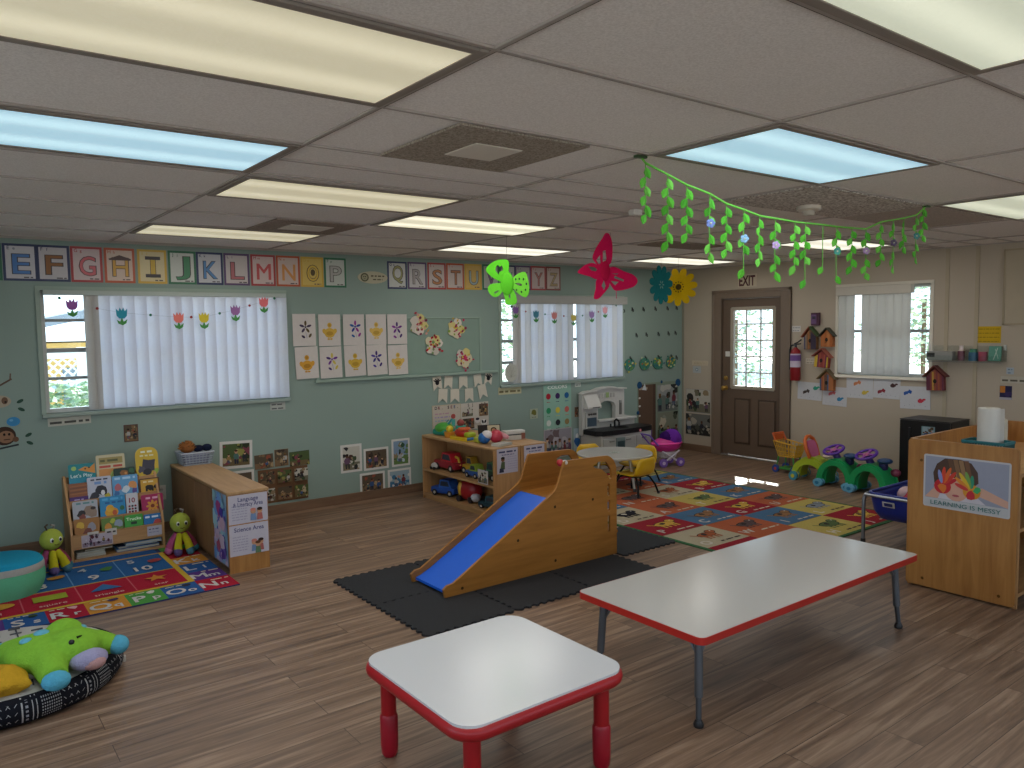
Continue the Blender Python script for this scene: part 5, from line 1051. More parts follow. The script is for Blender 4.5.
toyshelf(-3.785, -3.5, 'second wooden shelf backed onto the toy shelf behind the slide', 'b', 1, 12)

# ================================================================ divider cabinet and what stands on it
def divider():
    x0, x1, y0, y1, h = -3.07, -1.72, -4.97, -4.37, .905; w, d = x1-x0, y1-y0
    e = thing('divider_cabinet', 'honey-coloured wooden divider unit with the messy hands poster', 'cabinet', T(x0, y0, 0))
    k = MB(); k.prism(rrect(0, .012, d, h, .02), 0, .022, M=frame((.022, d, 0), (0, -1, 0), (0, 0, 1))); k.build('end_panel', e, TANZ)
    k = MB(); k.b2(w-.02, w, 0, d, 0, h); k.build('end_panel', e, TANZ)
    k = MB(); k.b2(.023, w-.021, d-.02, d, .0, h); k.build('back_panel', e, TANZ)
    for z, nm in ((.76, 'counter_board'), (.45, 'shelf_board'), (.08, 'shelf_board')): k = MB(); k.b2(.023, w-.021, .004, d-.021, z-.02, z); k.build(nm, e, OAKX)
    k = MB(); k.b2(.023, .045, 0.0, .02, .0, .76); k.build('face_stile', e, OAKZ)
    for y, z in ((.08, .06), (.5, .06), (.52, .78)): k = MB(); k.lathe([(0, 0), (.008, 0), (.009, .002), (0, .003)], '#6a4a24', 10, M=frame((-.0002, y, z), (0, -1, 0), (0, 0, 1))); k.build('screw_head', e, METAL)
    f = MB(frame((-.0012, d-.33, .665), (0, -1, 0), (0, 0, 1))); f.prism(rrect(-.235, -.157, .235, .157, .012), 0, .001, '#b9b7b8'); p = f.build('messy_poster', e, GLOSSP)
    g = MB(frame((-.0026, d-.33, .665), (0, -1, 0), (0, 0, 1))); W_, H_ = .225, .147
    g.rect(-W_, -H_+.045, W_, H_, '#8f92a2'); g.rect(-W_, -H_, W_, -H_+.045, '#b4b4b6')
    cl = (-W_, -H_+.045, W_, H_)
    g.poly([(-.2, -.1), (.11, -.1), (.06, -.06), (-.03, -.05), (-.12, -.06)], '#c2bcc4')
    g.disc(-.05, -.025, .072, .078, '#c99a86', 20)
    g.poly([(-.172, -.01), (-.18, .05), (-.16, .105), (-.115, .142), (-.03, .145), (.03, .13), (.065, .08), (.07, .02), (.04, -.01), (.02, .05), (-.05, .06), (-.12, .05), (-.14, -.02)], '#4a3428')
    for i, c in enumerate(('#5f432f', '#7a5a3e', '#8a6a4a', '#6b4a34')): g.poly([(-.1+.03*i, .14), (-.075+.03*i, .142), (-.045+.028*i, .03), (-.075+.03*i, .035)], c)
    g.poly([(.04, -.03), (.07, -.055), (.225, -.1), (.225, -.06), (.09, -.005)], '#c79c88'); g.poly([(-.225, -.1), (-.15, -.1), (-.13, -.045), (-.165, -.03)], '#c79c88')
    def hand(cx, cy, a0, cols, palm):
        g.disc(cx, cy, .048, .044, palm, 14)
        for i, c in enumerate(cols):
            a = a0+(i-2)*.3; L_ = (.055, .078, .084, .076, .058)[i]; g.disc(cx+math.cos(a)*(.03+L_/2), cy+math.sin(a)*(.03+L_/2), L_/2+.012, .0115, c, 12, a)
    hand(-.125, -.025, 1.2, ['#b32430', '#c23a2a', '#d0602a', '#c9422c', '#7f8ac0'], '#b8242c')
    hand(.035, -.035, 2.15, ['#2f8a6a', '#6f9a4a', '#c9a82c', '#d0802c', '#c23a3a'], '#c98a2a')
    g.blob(-.125, -.035, .03, '#d0702c', 3, cl); g.blob(.03, -.05, .03, '#b82a34', 4, cl); g.blob(.062, -.02, .022, '#3a9a5a', 6, cl); g.disc(-.05, -.07, .02, .007, '#a8505a', 10)
    g.text('LEARNING IS MESSY', 0, -H_+.008, .036, '#2f6b66', 'C', .006, width=.38); g.build('print', p, GLOSSP)
divider()
e = thing('napkin_tray', 'teal slotted tray holding a paper towel roll on the divider', 'tray', T(-2.87, -4.735, .761))
k = MB(); k.b2(-.075, .075, -.115, .115, 0, .012, '#1f5a5f', bev=.004); k.build('tray_base', e, PLAST)
k = MB()
for i in range(16):
    y = -.11+i*.22/15
    for x in (-.072, .072): k.b2(x-.003, x+.003, y-.004, y+.004, .012, .14, '#1f5a5f')
for i in range(9):
    x = -.068+i*.136/8
    for y in (-.112, .112): k.b2(x-.004, x+.004, y-.003, y+.003, .012, .14, '#1f5a5f')
for a in ((-.077, -.067, -.117, .117), (.067, .077, -.117, .117), (-.067, .067, -.117, -.107), (-.067, .067, .107, .117)): k.b2(a[0], a[1], a[2], a[3], .134, .15, '#246a70')
k.build('tray_wall', e, PLAST)
e = thing('paper_towel_roll', 'white paper towel roll standing in the teal tray', 'paper towel', T(-2.87, -4.735, .7745))
k = MB(); k.lathe([(.018, 0), (.057, 0), (.058, .005), (.058, .322), (.056, .327), (.018, .327), (.018, .319)], '#c9c5bd', 28); k.build('towel_roll', e, PAPER, 40)
k = MB(); k.raw([(.058*math.cos(-1.9), .058*math.sin(-1.9), .004), (.064, -.06, .004), (.064, -.06, .323), (.058*math.cos(-1.9), .058*math.sin(-1.9), .323)], [(0, 1, 2, 3)], '#c4bfb6'); k.build('loose_sheet', e, PAPER)
k = MB(); k.lathe([(0, .002), (.0165, .002), (.0165, .33), (0, .332)], '#b9b09c', 14); k.build('cardboard_core', e, PLAST, 40)
k = MB(); k.lathe([(0, 0), (.03, 0), (.032, .22), (.03, .25), (.012, .26), (.012, .275), (0, .275)], '#c2b8a2', 18); tag(k.build('lotion_bottle', None, PLAST, 40, world=T(-2.64, -4.72, .761)), 'cream bottle just behind the paper towel roll', 'bottle')
k = MB(); k.b2(-.12, .12, -.09, .09, 0, .13, '#c5c5c0', bev=.01); k.b2(-.125, .125, -.095, .095, .12, .145, '#cdcdc8', bev=.005); tag(k.build('white_bin', None, PLAST, world=T(-2.05, -4.82, .761)), 'white lidded bin at the far end of the divider counter', 'bin')

# fridge
e = thing('mini_fridge', 'black mini fridge against the beige wall behind the divider', 'fridge', T(-.235, -3.25, 0))
k = MB(); k.b2(-.17, .2, -.23, .225, .015, .685, '#101113', bev=.006); k.build('fridge_body', e, PLAST)
k = MB(); k.b2(-.207, -.173, -.23, .225, .02, .685, '#0d0e10', bev=.008); dd = k.build('fridge_door', e, PLAST)
k = MB(); k.b2(-.222, -.207, .12, .14, .45, .62, '#1a1b1d', bev=.004); k.build('door_handle', dd, PLAST)
k = MB(frame((-.2075, -.04, .565), (0, -1, 0), (0, 0, 1))); k.b2(-.06, .06, -.075, .075, 0, .001, '#6f8f94'); k.z = .0016; k.photo(-.05, -.05, .05, .07, PALS[4], 77, 1); k.build('door_photo', dd, PAPER)
k = MB(); k.b2(-.2, .2, -.235, .23, .686, .694, '#1b1b1d', bev=.003); k.build('fridge_top', e, PLAST)
for x in (-.14, .17):
    for y in (-.16, .16): k = MB(); k.cyl((x, y, 0), (x, y, .018), .014, .014, '#222224', 10); k.build('foot', e, PLAST)

# sensory table
def tank():
    x0, x1, y0, y1, h = -2.41, -1.45, -4.3, -3.735, .385; cx, cy, w, d = (x0+x1)/2, (y0+y1)/2, x1-x0, y1-y0
    e = thing('sensory_table', 'blue plastic tub table on bent grey metal legs by the divider', 'sensory table', T(cx, cy, 0))
    k = MB(); o = rrect(-w/2+.02, -d/2+.02, w/2-.02, d/2-.02, .07, 5); n = len(o)
    def ring(s_, z): return [(x*s_, y*s_, z) for x, y in o]
    ls = [ring(1.0, h-.015), ring(.985, h-.05), ring(.94, h-.14), ring(.84, h-.2), ring(.5, h-.21)]
    vs = [p for l in ls for p in l]; fs = [(i*n+j, i*n+(j+1) % n, (i+1)*n+(j+1) % n, (i+1)*n+j) for i in range(4) for j in range(n)]+[tuple(range(4*n, 5*n))]
    k.raw(vs, fs, '#1a2f8a'); tb = k.build('blue_tub', e, PLAST, 50)
    so_ = tb.modifiers.new('s', 'SOLIDIFY'); so_.thickness = .005
    k = MB(); k.tube([(x*1.01, y*1.01, h-.012) for x, y in o], .011, '#23368c', 8, closed=True); k.build('tub_rim', e, PLAST, 60)
    f = MB(frame((-w/2+.012, .1, h-.075), (0, -1, -.0), (-.25, 0, 1))); f.b2(-.045, .045, -.02, .02, 0, .004, '#b9b9b4', bev=.002); f.b2(-.03, .03, -.012, .012, .0042, .006, '#1a2a70'); f.build('white_handle', e, PLAST)
    for sy in (-1, 1):
        y = sy*(d/2-.005); k = MB(); pts = [(-w/2-.0, y, .01)] + [(-w/2+.05-.05*math.cos(a*PI/8), y, h-.075+.05*math.sin(a*PI/8)) for a in range(5)] + [(w/2-.05+.05*math.sin(a*PI/8), y, h-.075+.05*math.cos(a*PI/8)) for a in range(5)] + [(w/2, y, .01)]
        k.tube(pts, .013, '#7d838a', 10); l = k.build('leg_frame', e, METAL, 50)
        for sx in (-1, 1): q = MB(); q.lathe([(0, 0), (.018, 0), (.016, .035), (0, .035)], '#2a2b2e', 12, M=T(sx*w/2, y, 0)); q.build('leg_cap', l, PLAST)
    for sx in (-1, 1):
        k = MB(); k.tube([(sx*(w/2), -d/2+.01, h-.024), (sx*(w/2), d/2-.01, h-.024)], .01, '#868c93', 8); k.build('cross_rail', e, METAL, 40)
    k = MB(); k.ell((0, 0, 0), (.11, .1, .09), '#b8304a', 18); k.ell((-.02, .03, .035), (.085, .06, .062), '#c9a9ae', 14)
    tag(k.build('toy_ball', None, PLAST, 60, world=T(-1.99, -3.885, h-.205+.105)), 'red and pale pink ball inside the blue tub table', 'ball')
tank()
# ================================================================ rugs
RUGM = paint('rug_pile', .95, .1, .16, 90, bump=.5, bscale=350)
def letter_rug():
    x0, x1, y0, y1 = -8.3, -6.295, -1.725, -.525
    e = thing('alphabet_rug', 'bright letter and number rug in front of the slanted book display', 'rug', T(0, 0, 0))
    k = MB(); k.b2(x0, x1, y0, y1, 0, .008, '#3a3f66'); k.z = .0085
    xi, yi = -6.54, -1.46; Bl, Rd, Or, Gn, Pu = '#2f5a94', '#a82438', '#c98a3a', '#4f9446', '#5a3a80'
    ys = [-1.725, -1.485, -1.285, -1.06, -.87, -.64, -.525]
    for i, c in enumerate([Rd, Pu, Bl, Or, Rd, Gn]): k.rect(xi+.03, ys[i], x1, ys[i+1], c)
    xs = [-6.54+.03, -6.72, -6.925, -7.145, -7.345, -7.55, -7.76, -7.97, x0]
    for i, c in enumerate([Bl, Gn, Or, Rd, Bl, Pu, Gn, Or]): k.rect(xs[i+1], y0, xs[i], yi-.03, c)
    k.rect(x0, yi-.03, xi+.035, yi+.002, '#c9a63a'); k.rect(xi, yi-.03, xi+.035, -.64, '#c9a63a'); k.rect(x0, -.665, xi+.035, -.64, '#b9964a')
    k.rect(x0, yi+.002, xi, -1.115, Rd); k.rect(x0, -1.1, xi, -.665, '#2f5f94'); k.rect(x0, -1.115, xi, -1.1, '#b9a04a'); k.rect(x0, -.64, xi, y1, Bl)
    for i in range(1, 6): x = xi-.3*i; k.rect(x-.004, yi+.01, x+.004, -1.12, '#c25a64'); k.rect(x-.004, -1.09, x+.004, -.67, '#5f8ab8')
    k.build('rug_pile', e, RUGM)
    d = MB(); d.z = .0095; LC = '#c6c2c0'
    # letters of the border
    for i, ch in enumerate('NMLK'):
        y = (ys[i]+ys[i+1])/2-.06; d.text(ch, -6.455, y, .15, LC, 'C', .02); d.text(ch.lower(), -6.365, y, .1, LC, 'C', .02); d.dash(-6.42, -6.31, y+.125, .03, '#d8c9a8', i)
    for i, ch in enumerate('OPQRST'):
        x = (xs[i]+xs[i+1])/2; d.text(ch, x-.04, -1.68, .15, LC, 'C', .02); d.text(ch.lower(), x+.05, -1.68, .1, LC, 'C', .02); d.blob(x+.04, -1.54, .03, ['#3a3a4a', '#d0d0c8', '#4a3a5a', '#d8a0a8', '#3a4a3a'][i % 5], i); d.dash(x-.08, x+.02, -1.53, .022, '#d0c8a8', i)
    # shapes and numbers
    sx = [xi-.15-.3*i for i in range(5)]; sy = -1.27
    d.poly([(sx[0]+(.075 if i % 2 else .032)*math.sin(i*PI/5), sy-(.075 if i % 2 else .032)*math.cos(i*PI/5)) for i in range(10)], '#c9803a')
    d.poly([(sx[1]-.09, sy-.05), (sx[1]+.09, sy-.05), (sx[1], sy+.08)], '#3f6a9c'); d.rect(sx[2]-.09, sy-.05, sx[2]+.09, sy+.06, '#9aa034'); d.disc(sx[3], sy, .12, .06, '#c9923a', 22); d.disc(sx[4], sy, .075, .075, '#3f6aa8', 20)
    for i, t in enumerate(('star', 'triangle', 'square', 'oval', 'circle')): d.text(t, sx[i], yi+.03, .055, '#d0a8a0', 'C', .01)
    for i, t in enumerate(('10', '9', '8', '7', '6')): d.text(t, sx[i]-.02, -1.05, .14, LC, 'C', .02); d.blob(sx[i]+.08, -.85, .05, ['#a34a4a', '#4a7a4a', '#b0803a'][i % 3], i); d.text(str(5-i), sx[i]-.06, -.83, .11, '#b0b8c0', 'C', .02)
    d.build('woven_pattern', e, RUGM)
letter_rug()
def animal_rug():
    x0, x1, y0, y1 = -3.435, -1.39, -3.575, -.55
    e = thing('animal_rug', 'patchwork rug of coloured squares with letters and animals by the round table', 'rug', T(0, 0, 0))
    k = MB(); k.b2(x0, x1, y0, y1, 0, .008, '#3f6a48'); k.z = .0085; t = .03; nx, ny = 4, 7; w, h = (x1-x0-2*t)/nx, (y1-y0-2*t)/ny
    Y, R_, B, O_, C_ = '#b5a45c', '#8f2733', '#4a6c8c', '#a95c3f', '#aea48c'
    grid = [[R_, O_, Y, R_], [C_, O_, B, Y], [R_, B, R_, O_], [C_, O_, Y, B], [B, O_, C_, R_], [Y, C_, O_, B], [O_, B, R_, Y]]
    d = MB(); d.z = .0095; r = random.Random(12); ab = 'ZEHJOWILPCGUDATKMNSBFQVRYXZA'
    for j in range(ny):
        for i in range(nx):
            a, b = x0+t+i*w, y0+t+j*h; c = grid[j][i]; d.z = .0095; k.z = .0085; k.rect(a, b, a+w, b+h, c); cl = (a+.02, b+.02, a+w-.02, b+h-.02)
            if c in (R_, B): k.rect(a, b, a+w, b+.008, '#6a5a4a')
            ch = ab[j*nx+i]; d.text(ch, a+w*.2, b+h*.12, .12, '#b9b2aa' if c not in (C_, Y) else '#c6bfb2', 'C', .03)
            body = {R_: '#c9a24a', B: '#8f6a4a', O_: '#5a4a4a', C_: '#9c5a3c', Y: '#5a6a44'}[c]
            if (i, j) == (3, 1): body = '#7f8690'
            if (i, j) == (0, 3): body = '#23232a'
            # an animal: body, head, legs, tail
            cx, cy = a+w*.57, b+h*.56; s_ = .9+.2*r.random()
            d.disc(cx, cy, .11*s_, .06*s_, '#2a2a2c', 14); d.disc(cx, cy, .1*s_, .052*s_, body, 14); d.disc(cx+.1*s_, cy+.045, .05, .042, '#2a2a2c', 12); d.disc(cx+.1*s_, cy+.045, .043, .036, body, 12)
            for q in (-.07, -.025, .03, .07): d.rect(cx+q*s_-.01, cy-.1, cx+q*s_+.012, cy-.03, body)
            d.line(cx-.1*s_, cy, cx-.15*s_, cy+.05, .014, body); d.disc(cx+.115*s_, cy+.055, .008, .008, '#d8d4cc', 8); d.blob(cx-.02, cy+.01, .03, '#c9c3b4' if body == '#23232a' else '#3a3432', i*9+j)
            d.dash(a+w*.45, a+w*.9, b+h*.1, .035, '#4a4240' if c in (C_, Y) else '#c4bca8', i*5+j)
    k.build('rug_pile', e, RUGM); d.build('woven_pattern', e, RUGM)
animal_rug()

# ================================================================ round table and chairs
RT = (-2.41, -1.18)
e = thing('round_table', 'round white child-size table behind the slide', 'table', T(*RT, .0095)); hh = .352
k = MB(); k.lathe([(0, hh-.024), (.365, hh-.024), (.375, hh-.016), (.375, hh-.004), (.37, hh), (0, hh)], '#bdbab4', 40); k.build('table_top', e, TOPM, 30)
for i in range(4):
    a = i*PI/2; k = MB(); k.tube([(.2*math.cos(a), .2*math.sin(a), hh-.02), (.27*math.cos(a), .27*math.sin(a), .02)], .015, '#b9b4a8', 10); l = k.build('leg', e, METAL, 40)
    k = MB(T(.273*math.cos(a), .273*math.sin(a), 0)); k.lathe([(0, 0), (.018, 0), (.018, .03), (0, .03)], '#4a4a4a', 10); k.build('foot_cap', l, PLAST)
k = MB(T(0, 0, hh+.0006)); 
for i in range(12): a = i*PI/6; k.disc(.045*math.cos(a), .045*math.sin(a), .014, .009, '#9aa39a', 8, a)
k.disc(0, 0, .022, .022, '#8a958c', 12); k.build('flower_decal', e, PAPER)
def chair(label, x, y, ang, first=[None]):
    M = T(x, y, .0095) @ RZ(ang) @ S(1, 1, .76)     # faces +x
    if first[0] is not None: return dup(first[0], M, label)
    e = thing('child_chair', label, 'chair', M, 'yellow chairs round the white table'); yc = '#d8ae1c'
    # one moulded shell: seat curving up into the back
    prof = [(.15, .238), (.145, .25), (.06, .245), (-.06, .24), (-.11, .25), (-.135, .28), (-.15, .35), (-.165, .43), (-.175, .475)]
    wid = [.125, .13, .145, .15, .15, .15, .145, .13, .09]; n = 8; vs = []; s = MB()
    for (px, pz), w in zip(prof, wid):
        for i in range(n+1):
            t = i/n*2-1; lift = .022*t**4; back = px < -.12
            vs.append((px+(lift*1.2 if back else 0), w*t, pz+(0 if back else lift)))
    m_ = n+1; s.raw(vs, [(i*m_+j, i*m_+j+1, (i+1)*m_+j+1, (i+1)*m_+j) for i in range(len(prof)-1) for j in range(n)], yc)
    o = s.build('seat_shell', e, PLAST, 60); so_ = o.modifiers.new('s', 'SOLIDIFY'); so_.thickness = .012; so_.offset = 0
    k = MB(); k.b2(-.09, .1, -.1, .1, .224, .236, '#1f2022', bev=.003); k.build('seat_bracket', e, METAL)
    for sx in (-1, 1):
        for sy in (-1, 1):
            k = MB(); k.tube([(sx*.07, sy*.07, .232), (sx*.1, sy*.1, .215), (sx*.14, sy*.13, .12), (sx*.16, sy*.155, .012)], .0105, '#1b1c1e', 10); l = k.build('leg', e, METAL, 50)
            q = MB(T(sx*.161, sy*.156, 0)); q.lathe([(0, 0), (.014, 0), (.014, .02), (0, .02)], '#2b2b2d', 10); q.build('foot_cap', l, PLAST)
    first[0] = e; return e
chair('yellow child chair tucked in at the near side of the round table', -2.46, -1.5, PI/2+.1)
chair('yellow child chair behind the round table beside the poster of people', -2.315, -.79, math.atan2(-.97, -.24))
chair('yellow child chair behind the round table on the doll stroller side', -2.03, -1.13, math.atan2(-.13, -.99))

# ================================================================ play kitchen, doll stroller
def kitchen():
    e = thing('play_kitchen', 'white play kitchen with a black counter against the green wall', 'toy kitchen', T(-1.835, -.02, 0) @ S(.92, 1, 1)); Wk, Lg = '#c2c0bb', '#b3b1ac'
    k = MB()
    outer = [(0, .36), (0, .84), (.05, .858), (.2, .862), (.3, .885), (.42, .895), (.52, .892), (.62, .872), (.74, .866), (.74, .55), (.86, .53), (.93, .52), (.93, .36)]
    hole = [(.27, .52), (.27, .66), (.31, .71), (.38, .735), (.48, .735), (.55, .71), (.58, .67), (.58, .52)]
    k.prism(outer, 0, .06, Wk, M=RX(PI/2), holes=(hole,)); k.build('upper_frame', e, PLAST)
    k = MB(); k.prism([(-.02, .84), (.06, .868), (.2, .872), (.3, .895), (.42, .905), (.52, .902), (.62, .882), (.76, .876), (.76, .862), (.62, .866), (.52, .886), (.42, .889), (.3, .879), (.2, .856), (.06, .852)], 0, .09, '#cbc9c4', M=RX(PI/2)); k.build('cornice', e, PLAST)
    k = MB(); k.prism([(-.061, .83), (-.14, .69), (-.14, .67), (-.061, .67)], .02, .25, '#c9c7c2', M=frame((0, 0, 0), (0, 1, 0), (0, 0, 1)) ); h_ = k.build('range_hood', e, PLAST)
    k = MB(); k.b2(.1, .22, -.144, -.139, .675, .686, '#4a4844'); k.build('hood_vent', h_, PLAST)
    k = MB(); k.b2(.04, .235, -.085, -.06, .44, .625, '#b9b7b2', bev=.004); k.b2(.06, .215, -.09, -.085, .46, .56, '#3f4f5c'); k.z = 0; k.build('oven_door', e, PLAST)
    for x in (.085, .125, .165, .195): k = MB(); k.cyl((x, -.085, .6), (x, -.1, .6), .012, .012, '#55534f', 10); k.build('dial', e, PLAST)
    k = MB(); k.z = .061
    for i in range(6): k.box((.3+i*.05, -.063, .8), (.03, .006, .05), '#a9a7a2')
    k.box((.43, -.066, .805), (.05, .006, .06), '#8fa86a'); k.build('window_trim', e, PLAST)
    k = MB(); k.b2(.65, .68, -.075, -.06, .56, .7, '#6a6a68'); k.b2(.645, .685, -.07, -.06, .7, .73, '#8a8a88'); k.build('wall_phone', e, PLAST)
    k = MB(); k.b2(.25, .93, -.1, -.06, .5, .525, '#c6c4bf', bev=.004); k.build('ledge', e, PLAST)
    k = MB(); k.prism([(.02, -.0), (.97, .0), (1.0, -.28), (.93, -.34), (.2, -.37), (.05, -.35), (.0, -.28)], .375, .43, '#131416'); cc = k.build('counter', e, GLOSSP)
    k = MB(T(.52, -.2, .43)); k.lathe([(.12, .0), (.11, .004), (.09, -.0)], '#2a2b2e', 20); k.build('sink', cc, PLAST)
    k = MB(); k.tube([(.5, -.12, .43), (.5, -.12, .5), (.5, -.15, .52), (.5, -.19, .5)], .012, '#1c1d20', 8); k.tube([(.58, -.12, .43), (.58, -.12, .48)], .012, '#1c1d20', 8); k.tube([(.43, -.12, .43), (.43, -.12, .47)], .01, '#1c1d20', 8); k.build('tap', cc, PLAST, 40)
    k = MB(frame((.66, -.392, .4), (1, 0, 0), (0, 0, 1))); k.disc(0, 0, .022, .018, '#c9606a', 12); k.disc(0, 0, .012, .01, '#d8b0b0', 10); k.build('round_sticker', cc, PAPER)
    k = MB(); k.b2(.03, .92, -.34, -.0, .0, .375, Lg, bev=.006); bd = k.build('base_cabinet', e, PLAST)
    for a, b in ((.06, .34), (.36, .62), (.64, .9)): k = MB(); k.b2(a, b, -.352, -.34, .05, .34, '#a9a9a6', bev=.006); q = MB(); k.b2((a+b)/2-.04, (a+b)/2+.04, -.362, -.352, .3, .315, '#7d7d7a', bev=.002); k.build('cupboard_door', e, PLAST)
    k = MB(); k.b2(.27, .42, -.366, -.353, .2, .34, '#6f7f80'); k.b2(.285, .405, -.37, -.366, .22, .3, '#2f4448'); k.build('oven_window', e, PLAST)
    k = MB(); k.b2(.9, .985, -.3, -.1, .3, .372, '#5a2a80', bev=.004); k.build('purple_drawer', e, PLAST)
kitchen()
def stroller():
    e = thing('doll_stroller', 'pink and purple doll stroller in the corner by the play kitchen', 'doll stroller', T(-1.06, -.66, .0) @ RZ(-.25) @ S(.95, .9, .9))
    k = MB(); k.ell((0, 0, .27), (.2, .13, .1), '#c22a86', 18); k.build('seat_tub', e, PLAST, 60)
    k = MB(); k.tube([(.2*math.cos(a*PI/8), .13*math.sin(a*PI/8), .29) for a in range(16)], .014, '#e0409a', 8, closed=True); k.build('tub_rim', e, PLAST, 60)
    k = MB(); n = 10; V = []
    for i in range(7):
        a = PI*.1+i*PI*.55/6
        for j in range(n+1): b = PI*j/n; V.append((.02+.17*math.sin(a)*1.0*math.cos(PI/2-a*.4)+.03, .135*math.cos(b), .3+.17*math.sin(b)*math.sin(a*.9+.4)))
    k.ell((.07, 0, .33), (.13, .125, .14), '#6a2f9a', 16); k.build('canopy', e, FUZZ, 60)
    k = MB(); k.ell((.0, 0, .345), (.09, .1, .1), '#3a1760', 14); k.build('hood_lining', e, FUZZ, 60)
    k = MB(); k.tube([(-.18, -.1, .28), (-.3, -.1, .42), (-.3, .1, .42), (-.18, .1, .28)], .01, '#6a4aa8', 8); k.build('push_handle', e, PLAST, 50)
    for sy in (-1, 1):
        k = MB(); k.tube([(-.12, sy*.1, .2), (.1, sy*.11, .06)], .011, '#c9c4d0', 8); k.tube([(.12, sy*.1, .2), (-.1, sy*.11, .06)], .011, '#c9c4d0', 8); k.build('frame_leg', e, PLAST, 40)
        for x in (-.12, .12): q = MB(); q.cyl((x, sy*.105, .055), (x, sy*.135, .055), .055, .055, '#7a5ab0', 18); q.cyl((x, sy*.1, .055), (x, sy*.138, .055), .022, .022, '#c9b8d8', 12); q.build('wheel', e, PLAST, 40)
    k = MB(); k.b2(-.1, .1, -.09, .09, .1, .19, '#c5c0c2', bev=.03); k.build('basket', e, FUZZ)
stroller()

# ================================================================ push toys along the beige wall
def cart():
    e = thing('toy_shopping_cart', 'yellow toy shopping cart with an orange handle by the door', 'toy cart', T(-.4, -1.82, 0) @ RZ(-PI/2) @ S(.85, .85, .93))   # +x toward the fridge end
    k = MB(); y_, o_ = '#d0a02a', '#c85a26'
    top = [(-.15, -.12, .37), (.17, -.1, .33), (.17, .1, .33), (-.15, .12, .37)]; bot = [(-.1, -.08, .19), (.12, -.07, .19), (.12, .07, .19), (-.1, .08, .19)]
    k.tube(top, .009, y_, 6, closed=True); k.tube(bot, .007, y_, 6, closed=True)
    for f in (.33, .66): k.tube([tuple(Vector(a).lerp(Vector(b), f)) for a, b in zip(top, bot)], .005, y_, 5, closed=True)
    for s_ in range(4):
        a0, a1, b0, b1 = Vector(top[s_]), Vector(top[(s_+1) % 4]), Vector(bot[s_]), Vector(bot[(s_+1) % 4])
        for i in range(6): t = i/6; k.tube([a0.lerp(a1, t), b0.lerp(b1, t)], .006, y_, 5)
    k.build('basket', e, PLAST, 40)
    k = MB(); k.b2(-.1, .12, -.07, .07, .183, .19, y_); k.build('basket_floor', e, PLAST)
    k = MB(); k.tube([(-.12, -.11, .36), (-.17, -.11, .45), (-.17, .11, .45), (-.12, .11, .36)], .013, o_, 8); k.build('push_handle', e, PLAST, 50)
    k = MB(); k.b2(-.165, -.15, -.1, .1, .36, .44, o_, bev=.004); k.build('child_seat_flap', e, PLAST)
    for sy in (-1, 1):
        k = MB(); k.tube([(-.1, sy*.08, .19), (-.12, sy*.1, .05), (.14, sy*.09, .05)], .011, '#3a8a3a', 8); k.tube([(.1, sy*.07, .19), (.13, sy*.09, .05)], .011, '#3a8a3a', 8); k.build('green_frame', e, PLAST, 50)
        for x in (-.12, .14): q = MB(); q.cyl((x, sy*.095, .045), (x, sy*.125, .045), .045, .045, '#2f4a94', 16); q.cyl((x, sy*.09, .045), (x, sy*.128, .045), .018, .018, '#c84a3a', 10); q.build('wheel', e, PLAST, 40)
    k = MB(); k.b2(-.1, .12, -.085, .085, .045, .06, '#3a8a3a', bev=.004); k.build('base_tray', e, PLAST)
cart()
def arch_leg(mb, col, x0, x1, ztop, y, w, t=.05, foot=.07):
    """one arched side of a push walker"""
    n = 14; o = []; i_ = []; cx = (x0+x1)/2; a = (x1-x0)/2
    for j in range(n+1):
        th = PI-PI*j/n; o.append((cx+(a+.02)*math.cos(th), foot*.6+(ztop-foot*.6)*math.sin(th)**.8)); i_.append((cx+(a-t*1.1)*math.cos(th), foot*.55+(ztop-t*1.7-foot*.5)*math.sin(th)**.8))
    mb.prism(o+i_[::-1], y-w/2, y+w/2, col, M=RX(PI/2) @ S(1, 1, -1))
